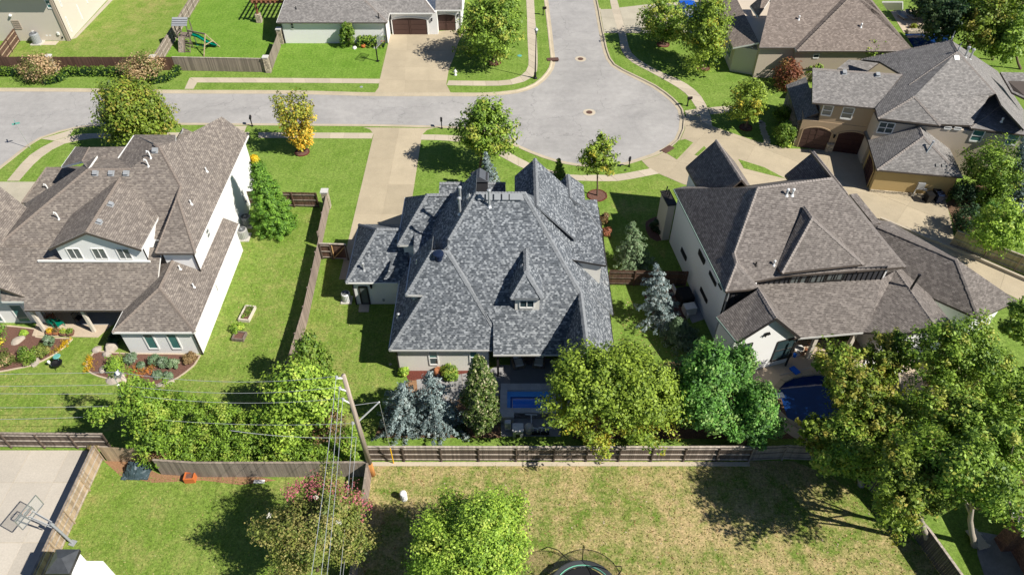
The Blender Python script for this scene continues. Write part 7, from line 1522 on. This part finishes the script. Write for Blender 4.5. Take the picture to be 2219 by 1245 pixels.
tarp()
sheet('soil', [(225, 998), (260, 1030), (330, 1045), (440, 1040), (520, 1050), (600, 1040), (560, 1032), (420, 1030), (345, 1026), (290, 1000)], M['soil'], .008)
sheet('worn_ground', [(880, 830), (905, 815), (935, 840), (905, 865), (870, 850)], M['soil'], .012)
for k_, (x, y) in enumerate(((1010, 340), (1330, 345))): pass
# trampoline
def trampoline():
    c = P(1266, 1290, z=.9); r = 2.2; t = thing('trampoline', 'round trampoline with black safety net and green edged mat at the bottom edge', 'trampoline', (c.x, c.y, 0))
    ring = lambda rr, z, n=40: [V(c.x+rr*math.cos(i*6.2832/n), c.y+rr*math.sin(i*6.2832/n), z) for i in range(n+1)]
    m = MB(); m.lathe((c.x, c.y, .9), [(r*.8, 0), (r*.8, .02)], 40); m.build('mat', M['blackcloth'], t)
    m = MB(); a, b = ring(r*.82, .95), ring(r*1.03, .93)
    for i in range(40): m.add([a[i], a[i+1], b[i+1], b[i]], [(0, 3, 2, 1)])
    m.build('spring_pad', flat('grey_pad', (.055, .06, .065), .7), t); m = MB(); m.tube(ring(r*.87, .965), .03, 5, cap=False); m.build('pad_stripe', flat('mint', (.18, .5, .34), .6), t)
    m = MB(); m.tube(ring(r*1.02, .85), .04, 6, cap=False); m.build('frame', M['chrome'], t)
    for i in range(6):
        a_ = i*1.047+.5; p = V(c.x+r*1.05*math.cos(a_), c.y+r*1.05*math.sin(a_), 0); q = V(math.cos(a_), math.sin(a_), 0)
        m = MB(); m.tube([p, p+V(0, 0, .9), p+q*.35+V(0, 0, 1.6), p+q*.25+V(0, 0, 2.3), p-q*.15+V(0, 0, 2.75)], .035, 6); m.build('net_pole', M['black'], t); MB().tube([p, p+q*-.5+V(0, 0, .02)], .03, 5).build('leg', M['chrome'], t)
    k = N('net'); k.col((.02, .022, .02)); k.rough(.8); k.b.inputs['Alpha'].default_value = .33
    m = MB(); n = 36
    for i in range(n):
        a0, a1 = i*6.2832/n, (i+1)*6.2832/n; w = lambda a, rr, z: V(c.x+rr*math.cos(a), c.y+rr*math.sin(a), z)
        prof = [(r*1.0, .95), (r*1.1, 1.7), (r*1.05, 2.35), (r*.98, 2.6)]
        for (r0, z0), (r1, z1) in zip(prof, prof[1:]): m.add([w(a0, r0, z0), w(a1, r0, z0), w(a1, r1, z1), w(a0, r1, z1)], [(0, 1, 2, 3)])
    m.build('safety_net', k.m, t); m = MB(); m.tube(ring(r*.98, 2.6), .02, 5, cap=False); m.build('net_rope', M['black'], t)
trampoline()
# bench at the bottom right
bn = thing('plank_bench', 'pale plank lying on two cinder blocks beside the brick corner', 'bench', P(2115, 1170)[:])
a = P(2098, 1150); b = P(2130, 1192); d = (b-a).normalized(); MB().beam(a+V(0, 0, .28), b+V(0, 0, .28), .75, .06).build('plank', M['walk'], bn)
for t_ in (.25, .8): q = a.lerp(b, t_)+V(.35, .1, 0); m = MB(); [m.box(q+V(dx, 0, .14), (.05, .4, .2), rz=.9) for dx in (-.09, .0, .09)]; [m.box(q+V(0, dy, .14), (.2, .05, .2), rz=.9) for dy in (-.19, 0, .19)]; m.build('cinder_block', M['acbase'], bn)
# ---------------------------------------------------------------- left house garden
bedA = [(-40, 712), (82, 714), (78, 730), (157, 735), (140, 752), (118, 768), (92, 782), (45, 797), (-40, 800)]; bedB = [(205, 762), (270, 766), (434, 770), (422, 790), (375, 824), (320, 835), (232, 820), (192, 804), (190, 782)]
for px in (bedA, bedB):
    sheet('mulch_bed', px, M['mulch'], .014, True); L_ = smooth_line(Gp(px), .5, True); m = MB(); [m.beam(p+V(0, 0, .02), q+V(0, 0, .02), .12, .1) for p, q in zip(L_, L_[1:]+L_[:1])]; tag(m.build('edging', M['deck']), kind='structure')
gd = [('tall green shrub at the left edge of the garden bed', (20, 735), 30, 'arbor', 1.9, 'cone'), ('blue green pointed shrub by the patio edge', (443, 735), 12, 'sage', 1.7, 'cone'), ('loose green shrub in the middle of the left bed', (265, 845), 24, 'hedge', .8, 'round'), ('olive green shrub beside the loose green one', (360, 810), 20, 'myrtle', .8, 'round'), ('orange green shrub at the left edge of the bed', (60, 880), 24, 'hydrangea', .7, 'round'), ('small green tuft in the left bed', (208, 640), 9, 'lime', .7, 'round'),
      ('bright green round shrub in the right garden bed', (970, 925), 25, 'lime', .85, 'round'), ('silvery green clipped shrub, leftmost under the two windows', (1120, 870), 15, 'sage', .95, 'round'), ('silvery green clipped shrub, middle under the two windows', (1315, 880), 15, 'sage', .95, 'round'), ('silvery green clipped shrub, rightmost under the two windows', (1390, 895), 15, 'sage', .95, 'round'), ('striped leafy clump right of the clipped shrubs', (1470, 905), 15, 'palegreen', .8, 'round'), ('low green shrub between orange flowers', (1195, 915), 12, 'sage', .6, 'round'),
      ('dark shrub in the corner of porch and wing', (985, 690), 18, 'dark', .7, 'round'), ('low blue grey ground cover in the right bed', (1330, 985), 12, 'sage', .4, 'round'), ('low blue grey ground cover, right end of the bed', (1420, 995), 12, 'sage', .4, 'round'), ('dry twiggy bush at the corner of the right wing', (1605, 855), 16, 'tan', .6, 'round')]
for lb, (x, y), r, k_, hr, sh in gd: q = (x/3.891, 560+y/3.891); shrub(lb, q, r, k_, hr, 34, 55, .15, shape='egg' if sh == 'cone' else 'round', group='shrubs in the garden beds of the left house')
def flowers(label, zpts, kind, r=.35, n=26):
    t = thing('flower_bed', label, 'flowers', z6(*zpts[0])[:], 'flower strips in the garden beds'); cen = []
    pts = [z6(*q) for q in zpts]
    for a, b in zip(pts, pts[1:]):
        for i in range(n): q = a.lerp(b, random.random()); cen.append((q.x+random.gauss(0, r*.5), q.y+random.gauss(0, r*.5), .14+random.random()*.1))
    leaves('blooms', t, cen, np.tile((0, 0, 1), (len(cen), 1)), .16, 14, .09, LM[kind], .3, .6, .7)['kind'] = 'stuff'
flowers('yellow flower strip along the left garden bed', [(465, 795), (530, 745), (590, 690)], 'flower_yellow'); flowers('yellow flower strip along the right garden bed', [(748, 950), (752, 890), (775, 830)], 'flower_yellow'); flowers('orange flower patch in front of the green round shrub', [(1060, 975), (1130, 940)], 'flower_orange', .6); flowers('orange flower patch in the middle of the right bed', [(1180, 975), (1230, 960), (1290, 915)], 'flower_orange', .5)
for lb, (x, y), s in (('pale boulder beside the tall green shrub', (155, 690), (.7, .45, .35)), ('flat pale boulder at the edge of the left bed', (295, 870), (.75, .4, .3)), ('tall pale boulder beside the porch corner', (940, 760), (.5, .7, .7)), ('grey boulder behind the bright green shrub', (820, 770), (.5, .4, .35)), ('grey boulder left of the bright green shrub', (905, 805), (.45, .4, .3)), ('grey boulder at the lower left of the right bed', (870, 935), (.45, .4, .35)), ('long pale boulder at the lower right of the bed', (1400, 1055), (.85, .35, .3)), ('pale flat boulder beneath the pole top', (975, 1015), (.8, .6, .25)), ('white stone in the left bed', (185, 780), (.35, .4, .25))): rock(lb, z6(x, y), s)
# porch things
def pot(label, p, r=.3, h=.35, mat='terracotta', plant='green'):
    t = thing('plant_pot', label, 'plant pot', p[:], 'pots on the porch edge'); m = MB(); m.lathe(p, [(r*.6, 0), (r, h*.8), (r*1.08, h)], 12); m.build('pot', M[mat], t)
    leaves('plant', t, [(p.x, p.y, p.z+h+.1)]*6, [(0, 0, 1)]*6, r*.9, 40, .14, LM[plant], .2, .5)['kind'] = 'stuff'
for lb, x, y, mt, pl in (('yellow green planted pot on the porch edge, leftmost', 435, 632, 'terracotta', 'flower_yellow'), ('reddish pot on the porch edge, second from left', 488, 632, 'terracotta', 'brown'), ('dark bowl pot on the porch edge', 550, 640, 'brick', 'green'), ('green planted bowl at the right of the pots', 605, 640, 'brick', 'hedge')): pot(lb, z6(x, y, z=.06), .32, .32, mt, pl)
def chair(label, p, mat, rz=0, seat='cloth', group='porch chairs', s=1.):
    t = local('patio_chair', label, 'chair', p, group, rz); fm = M[mat]
    for x in (-.26, .26):
        for y in (-.24, .24): MB().box((x*s, y*s, .22), (.045, .045, .44)).build('leg', fm, t)
    MB().box((0, 0, .45), (.58*s, .55*s, .05)).build('seat', fm, t); m = MB()
    for i in range(5): m.box((-.22*s+i*.11*s, .27*s, .74), (.035, .03, .55))
    m.box((0, .27*s, 1.02), (.58*s, .04, .06)); m.build('backrest', fm, t)
    for x in (-.29, .29): m = MB(); m.box((x*s, 0, .66), (.045, .5*s, .035)); m.box((x*s, -.22*s, .56), (.04, .04, .2)); m.build('armrest', fm, t)
    return t
chair('green wire chair on the porch, left of the two', z6(455, 560, z=.06), 'slidegreen', 2.8, group='green porch chairs'); chair('green wire chair on the porch, right of the two', z6(513, 572, z=.06), 'slidegreen', 2.6, group='green porch chairs'); chair('brown wooden porch chair behind the green chairs', z6(440, 520, z=.06), 'beam_wood', .4); chair('dark metal porch chair beside the blue topped post', z6(680, 530, z=.06), 'black', 1.2)
m = MB(); q = z6(820, 520, z=.06); m.box(q+V(0, .6, .012), (3.2, 2.2, .02)); one('rug', 'dark rug on the porch floor of the left house', 'rug', m, M['rug'])
cb = thing('fire_bowl', 'black fire bowl on a stand with a lid on the left lawn', 'fire bowl', z6(505, 915)[:]); q = z6(505, 915); m = MB(); m.lathe(q, [(.08, .3), (.34, .42), (.42, .6), (.38, .6), (.1, .45)], 12); m.build('bowl', M['black'], cb)
for i in range(3): a = i*2.09; MB().tube([q+V(.2*math.cos(a), .2*math.sin(a), .4), q+V(.4*math.cos(a), .4*math.sin(a), 0)], .02, 5).build('leg', M['black'], cb)
m = MB(); m.tube([q+V(0, .3, .5), q+V(0, .35, 1.0)], .02, 5); m.lathe(q+V(0, .35, .95), [(.3, 0), (.25, .05)], 10); m.build('lid', M['teal'], cb); m = MB(); m.tube([q+V(-.7, .1, 0), q+V(-.7, .1, .5)], .03, 5); m.lathe(q+V(-.7, .1, .5), [(.12, 0), (.1, .15), (.03, .2)], 8); one('garden_light', 'small white capped garden light beside the fire bowl', 'garden light', m, M['white_paint'])
def raised(label, q, a, b, rz, soil='mulch', plant=None, mat='cream'):
    t = thing('raised_bed', label, 'raised bed', q[:], 'raised vegetable beds'); R_ = Matrix.Rotation(rz, 3, 'Z')
    for x, y, w, l in ((0, -b/2, a, .1), (0, b/2, a, .1), (-a/2, 0, .1, b), (a/2, 0, .1, b)): c = q+R_@V(x, y, .16); MB().box(c, (w+(.1 if w > .2 else 0), l, .32), rz).build('board', M[mat], t)
    MB().box(q+V(0, 0, .1), (a-.1, b-.1, .2), rz).build('soil', M[soil], t)
    if plant:
        cen = [tuple(q+R_@V(random.uniform(-a*.4, a*.4), random.uniform(-b*.42, b*.42), .28)) for _ in range(18)]; leaves('plant', t, cen, np.tile((0, 0, 1), (18, 1)), .2, 26, .12, LM[plant], .2)['kind'] = 'stuff'
raised('white framed raised bed with seedlings on the left lawn', P(537, 682), .85, 1.6, -.12, 'mulch', 'hedge'); raised('small wooden raised bed of bare soil below the other one', P(520, 731), .9, .8, -.1, 'mulch', None, 'timber')
shrub('leafy green squash plant above the small wooden bed', (517, 716), 17, 'lime', .6, 26, 50, .2)
# ---------------------------------------------------------------- middle house: bed, patio, pool
sheet('mulch_bed', [(z2(285, 740).x, 0)] and [(876, 804), (884, 802), (1024, 801), (1024, 822), (960, 824), (930, 822), (885, 824)], M['mulch_red'], .016)
m = MB(); q = z2(548, 695); m.lathe(q, [(.25, 0), (.36, .3), (.28, .6), (.22, .62)], 12); one('urn', 'round brown urn beside the window shrub of the middle house', 'urn', m, M['terracotta'], smooth=True)
pad('door_step', [(z1(130, 1160).x, 0)] and [(779, 655.5), (801, 655.5), (799, 676), (777, 676)], M['walk'], .05)
def armchair(label, p, rz):
    t = local('armchair', label, 'armchair', p, 'armchairs on the covered patio', rz); m = MB()
    MB().box((0, 0, .22), (.9, .85, .3)).build('base', M['timber'], t)
    for x in (-.42, .42): MB().box((x, 0, .42), (.12, .85, .5)).build('armrest', M['timber'], t)
    m.plate([(-.45, .42, .25), (.45, .42, .25), (.4, .62, 1.0), (-.4, .62, 1.0)], .1); m.build('backrest', M['timber'], t); MB().box((0, -.04, .43), (.7, .72, .16)).build('seat_cushion', M['cloth_white'], t, bevel=.04); m = MB(); m.plate([(-.34, .34, .48), (.34, .34, .48), (.3, .5, .98), (-.3, .5, .98)], .12); m.build('back_cushion', M['cloth_white'], t, bevel=.03); return t
armchair('white cushioned armchair on the covered patio, left of the pair', z2(1185, 628, z=.03), .25); armchair('white cushioned armchair on the covered patio, right of the pair', z2(1345, 625, z=.03), -.15)
m = MB(); q = z2(1268, 600, z=.03); m.lathe(q, [(.28, 0), (.3, .4), (.32, .42)], 12); one('side_table', 'dark round table between the two white armchairs', 'table', m, M['timber'])
m = MB(); q = z2(1290, 690, z=.0); m.box(q+V(0, .2, .034), (3.4, 2.6, .02)); one('rug', 'grey rug on the covered patio of the middle house', 'rug', m, M['rug'])
def small_pool():
    zc_ = .42; x0 = P(1085, 835, z=zc_).x; x1 = P(1212, 835, z=zc_).x+.1; yb = P(1100, 832, z=zc_).y; yf = P(1100, 893, z=zc_).y; wx0, wx1 = P(1099, 850, z=zc_-.2).x, P(1197, 850, z=zc_-.2).x; wyb = P(1100, 845, z=zc_).y; wyf = P(1100, 884, z=zc_).y
    t = thing('pool', 'small raised rectangular blue pool with grey coping behind the middle house', 'pool', ((x0+x1)/2, yf, 0))
    m = MB()
    for a, b, c, d in ((x0, x1, wyb, yb), (x0, x1, yf, wyf), (x0, wx0, wyf, wyb), (wx1, x1, wyf, wyb)): m.box(((a+b)/2, (c+d)/2, zc_/2-.1), (b-a-.02, d-c-.004, zc_+.1))
    m.build('wall', M['coping'], t)
    n = 6
    for i in range(n):
        for yy0, yy1 in ((wyb, yb+.04), (yf-.05, wyf)): MB().box((x0+(x1-x0)*(i+.5)/n, (yy0+yy1)/2, zc_+.03), ((x1-x0)/n-.015, yy1-yy0, .06)).build('coping_stone', M['coping'], t)
    for i in range(4):
        for xx0, xx1 in ((x0-.03, wx0), (wx1, x1+.03)): MB().box(((xx0+xx1)/2, wyf+(wyb-wyf)*(i+.5)/4, zc_+.03), (xx1-xx0, (wyb-wyf)/4-.015, .06)).build('coping_stone', M['coping'], t)
    zs = zc_-.16; MB().box(((wx0+wx1)/2, (wyf+wyb)/2, zs-.5), (wx1-wx0, wyb-wyf, .9)).build('bench', M['tile_navy'], t)
    MB().poly([(wx0, wyf, zs), (wx1, wyf, zs), (wx1, wyb, zs), (wx0, wyb, zs)]).build('water', M['water_pale'], t)
    def wq(a, b, c, d, z, nm, mt): ix0, ix1 = wx0+(wx1-wx0)*a, wx0+(wx1-wx0)*b; iy0, iy1 = wyf+(wyb-wyf)*c, wyf+(wyb-wyf)*d; MB().poly([(ix0, iy0, z), (ix1, iy0, z), (ix1, iy1, z), (ix0, iy1, z)]).build(nm, M[mt], t)
    wq(.075, .925, .0, .70, zs+.006, 'step_edge', 'tile_navy'); wq(.10, .90, .0, .63, zs+.012, 'deep_water', 'water'); 
    m = MB(); ix0, ix1 = wx0+(wx1-wx0)*.115, wx0+(wx1-wx0)*.885; m.box(((ix0+ix1)/2, wyf+(wyb-wyf)*.6, zs+.02), (ix1-ix0, .05, .012)); [m.box((xx, wyf+(wyb-wyf)*.3, zs+.02), (.05, (wyb-wyf)*.6, .012)) for xx in (ix0, ix1)]; m.build('tile_line', M['chrome'], t)
    gx0, gx1 = P(1112, 895).x, P(1192, 895).x; MB().box(((gx0+gx1)/2, yf-.14, .1), (gx1-gx0, .2, .35)).build('trough', M['stone_grey'], t)
    return x0, x1, yf
px0, px1, pyf = small_pool()
sheet('equipment_pad', [(1086, 893), (1215, 893), (1215, 945), (1086, 945)], M['patio_grey'], .012)
MB_ = MB(); q = P(1098, 905); MB_.box((q.x, q.y, .35), (1.1, .8, .7)); one('stone_ledge', 'pale stone ledge at the left front corner of the small pool', 'ledge', MB_, M['coping'])
ft = thing('pool_filter', 'beige tank pool filter in front of the small pool', 'pool filter', z2(1265, 1160)[:]); q = z2(1265, 1160); m = MB(); m.lathe(q, [(.22, 0), (.3, .12), (.32, .5), (.3, .85), (.18, 1.02), (.06, 1.08)], 16); m.build('tank', M['cream'], ft, True); m = MB(); m.lathe(q+V(0, 0, .52), [(.335, 0), (.335, .06)], 16); m.build('clamp', M['greyplastic'], ft)
hb = thing('pool_heater', 'grey white pool heater box left of the beige tank', 'pool heater', z2(1180, 1170)[:]); q = z2(1180, 1170); MB().box(q+V(0, 0, .4), (.75, .7, .8)).build('cabinet', M['galv'], hb, bevel=.03); MB().box(q+V(0, -.36, .25), (.3, .03, .3)).build('vent', M['black'], hb); MB().box(q+V(0, 0, .82), (.8, .75, .05)).build('lid', M['cloth_white'], hb)
hb = thing('control_box', 'small white control box at the left of the pool equipment', 'control box', z2(1100, 1130)[:]); q = z2(1100, 1130); MB().box(q+V(0, 0, .5), (.45, .3, .9)).build('cabinet', M['cloth_white'], hb); MB().box(q+V(0, -.16, .6), (.36, .02, .5)).build('door', M['galv'], hb)
for lb, x, y in (('black pool pump with white pipes, nearest the tank', 1325, 1175), ('black pool pump with white pipes, right hand one', 1395, 1175)):
    q = z2(x, y); t = thing('pool_pump', lb, 'pump', q[:], 'pool pumps'); m = MB(); m.tube([q+V(-.3, 0, .2), q+V(.3, 0, .2)], .15, 10); m.build('motor', M['black'], t); m = MB(); m.tube([q+V(.1, 0, .3), q+V(.1, 0, .75), q+V(-.25, .1, .75), q+V(-.25, .1, .1)], .05, 6); m.tube([q+V(.2, .2, 0), q+V(.2, .2, .6), q+V(.5, .2, .6)], .05, 6); m.build('pipe', M['white_paint'], t)
m = MB(); a = P(1138, 897, z=.5); b = P(1164, 898, z=.5); c = (a+b)/2; m.tube([a, b], .04, 6); m.tube([c, c+V(0, -.55, -.1), c+V(0, -.75, -.5)], .035, 6); one('pool_pipe', 'white T shaped pipe in front of the small pool', 'pipe', m, M['white_paint'])
# ---------------------------------------------------------------- pool of the white brick house
def kidney():
    t = tag(MB().poly([(p.x, p.y, -.14) for p in (POOL2 if sum(POOL2[i-1].x*POOL2[i].y-POOL2[i].x*POOL2[i-1].y for i in range(len(POOL2))) > 0 else POOL2[::-1])]).build('pool', M['water_deep']), 'kidney shaped dark blue pool under the large trees', 'pool')
    n = len(POOL2); cx = sum(p.x for p in POOL2)/n; cy = sum(p.y for p in POOL2)/n; m = MB(); k = 0
    out = [p+(p-V(cx, cy, 0)).normalized()*.42 for p in POOL2]
    for i in range(0, n, 2):
        a, b = POOL2[i], POOL2[(i+2) % n]; c, d = out[(i+2) % n], out[i]; mm = MB(); a2, b2, c2, d2 = a.lerp(b, .02), a.lerp(b, .98), d.lerp(c, .98), d.lerp(c, .02)
        mm.prism([(q.x, q.y) for q in (a2, b2, c2, d2)], -.2, .06); mm.build('coping_stone', M['drive'], t)
    m = MB(); [m.add([(POOL2[i].x, POOL2[i].y, .0), (POOL2[(i+1) % n].x, POOL2[(i+1) % n].y, 0), (POOL2[(i+1) % n].x, POOL2[(i+1) % n].y, -.3), (POOL2[i].x, POOL2[i].y, -.3)], [(0, 1, 2, 3)]) for i in range(n)]; m.build('tile_band', M['tile_navy'], t)
kidney()
db = thing('diving_board', 'white diving board on the left rim of the kidney pool', 'diving board', P(1675, 858)[:]); a = P(1664, 860, z=.5); b = P(1698, 855, z=.5); MB().beam(a, b, .5, .06).build('board', M['white_paint'], db); MB().box(a.lerp(b, .25)-V(0, 0, .24), (.35, .5, .45)).build('stand', M['galv'], db)
m = MB(); q = P(1722, 803, z=.03); m.box(q+V(0, 0, .06), (.5, .75, .1), rz=.5); one('pool_float', 'small blue float on the deck beside the kidney pool', 'float', m, M['bluefloat'])
m = MB(); m.tube([P(1690, 812, z=.08), P(1758, 795, z=.1)], .02, 5); one('pool_pole', 'thin pole lying on the deck beside the blue float', 'pole', m, M['galv'])
chair('brown wooden chair on the porch of the white brick house', P(1748, 768, z=.03), 'beam_wood', -.5); m = MB(); q = P(1726, 766, z=.03); m.lathe(q, [(.04, 0), (.03, .7), (.4, .72), (.4, .75)], 12); m.lathe(q, [(.3, 0), (.28, .03)], 10); one('patio_table', 'round white table beside the brown porch chair', 'table', m, M['cloth_white']); m = MB(); q = P(1721, 772, z=.03); m.lathe(q, [(.12, 0), (.16, .3), (.14, .32)], 10); one('bucket', 'small blue bucket under the white porch table', 'bucket', m, M['bluefloat'])
sheet('gravel', [(1870, 785), (1900, 770), (1955, 785), (1960, 805), (1920, 815), (1880, 808)], M['rock_white'], .045, True); sheet('leaf_litter', [(1950, 880), (2080, 850), (2219, 900), (2219, 1060), (2050, 1010), (1970, 960)], M['leaflitter'], .016)
sheet('leaf_litter', [(2050, 440), (2120, 400), (2230, 430), (2230, 480), (2160, 470), (2080, 520)], M['leaflitter'], .016); sheet('mulch_bed', [(1395, 640), (1455, 620), (1500, 720), (1440, 740)], M['mulch'], .016); sheet('bed_ground', [(1560, 770), (1680, 820), (1720, 950), (1240, 950), (1330, 800)], M['leaflitter'], .011); sheet('bed_ground', [(870, 860), (1085, 850), (1085, 948), (810, 948), (840, 880)], M['leaflitter'], .011); sheet('mulch_bed', [(1400, 480), (1440, 470), (1438, 520), (1408, 515)], M['mulch'], .014, True)
gb = thing('grill', 'covered black grill on a white cabinet beside the white brick wall', 'grill', P(1490, 672)[:]); q = P(1492, 676); MB().box(q+V(0, 0, .4), (1.0, .75, .8), rz=.2).build('cabinet', M['cloth_white'], gb); q2 = P(1482, 652); MB().box(q2+V(0, 0, .55), (1.2, 1.6, 1.1), rz=.2).build('cover', M['blackcloth'], gb, bevel=.12)
pad('path', [(1462, 625), (1498, 622), (1530, 690), (1500, 700)], M['patio_grey'], .02)
# ---------------------------------------------------------------- pool at the top right
tag(MB().poly([(p.x, p.y, -.15) for p in (POOL3 if (POOL3[1]-POOL3[0]).cross(POOL3[2]-POOL3[0]).z > 0 else POOL3[::-1])]).build('pool', M['water_deep']), 'dark blue pool behind the tan house at top right', 'pool')
pad('terrace', [(1930, 25), (1985, 22), (2030, 50), (2050, 70), (1958, 71), (1945, 50)], M['deck'], .03); MB_ = MB(); MB_.beam(P(1965, 70)+V(0, 0, .15), P(2045, 68)+V(0, 0, .15), .7, .4); one('spa_wall', 'low stone wall between terrace and top right pool', 'wall', MB_, M['stone'])
for lb, px, py in (('grey lounger on the top right terrace, left one', 1952, 38), ('grey lounger on the top right terrace, right one', 1972, 38)):
    t = local('sun_lounger', lb, 'sun lounger', P(px, py), 'loungers on the terrace', .3); MB().box((0, -.3, .3), (.65, 1.4, .12)).build('seat', M['greyplastic'], t); m = MB(); m.plate([(-.32, .4, .3), (.32, .4, .3), (.32, 1.0, .8), (-.32, 1.0, .8)], .08); m.build('backrest', M['greyplastic'], t); [MB().box((x, y, .13), (.06, .06, .26)).build('leg', M['black'], t) for x in (-.28, .28) for y in (-.9, .3)]
shrub('yellow shrub beside the top right terrace', (1979, 62), 10, 'yellow', .8, 16, 40, .25)
# beige house patio
tb = thing('patio_table', 'round metal table with umbrella pole beside the beige house', 'table', P(186, 30)[:]); q = P(186, 32); m = MB(); m.lathe(q, [(.05, 0), (.04, .7), (.6, .72), (.6, .76)], 14); m.build('top', M['chrome'], tb); MB().tube([q, q+V(0, 0, 1.6)], .03, 6).build('pole', M['galv'], tb)
for lb, px, py, rz in (('metal chair beside the beige house table, front one', 183, 37, 3.0), ('metal chair beside the beige house table, back one', 192, 18, .2)): chair(lb, P(px, py), 'chrome', rz, group='chairs at the beige house table', s=1.2)
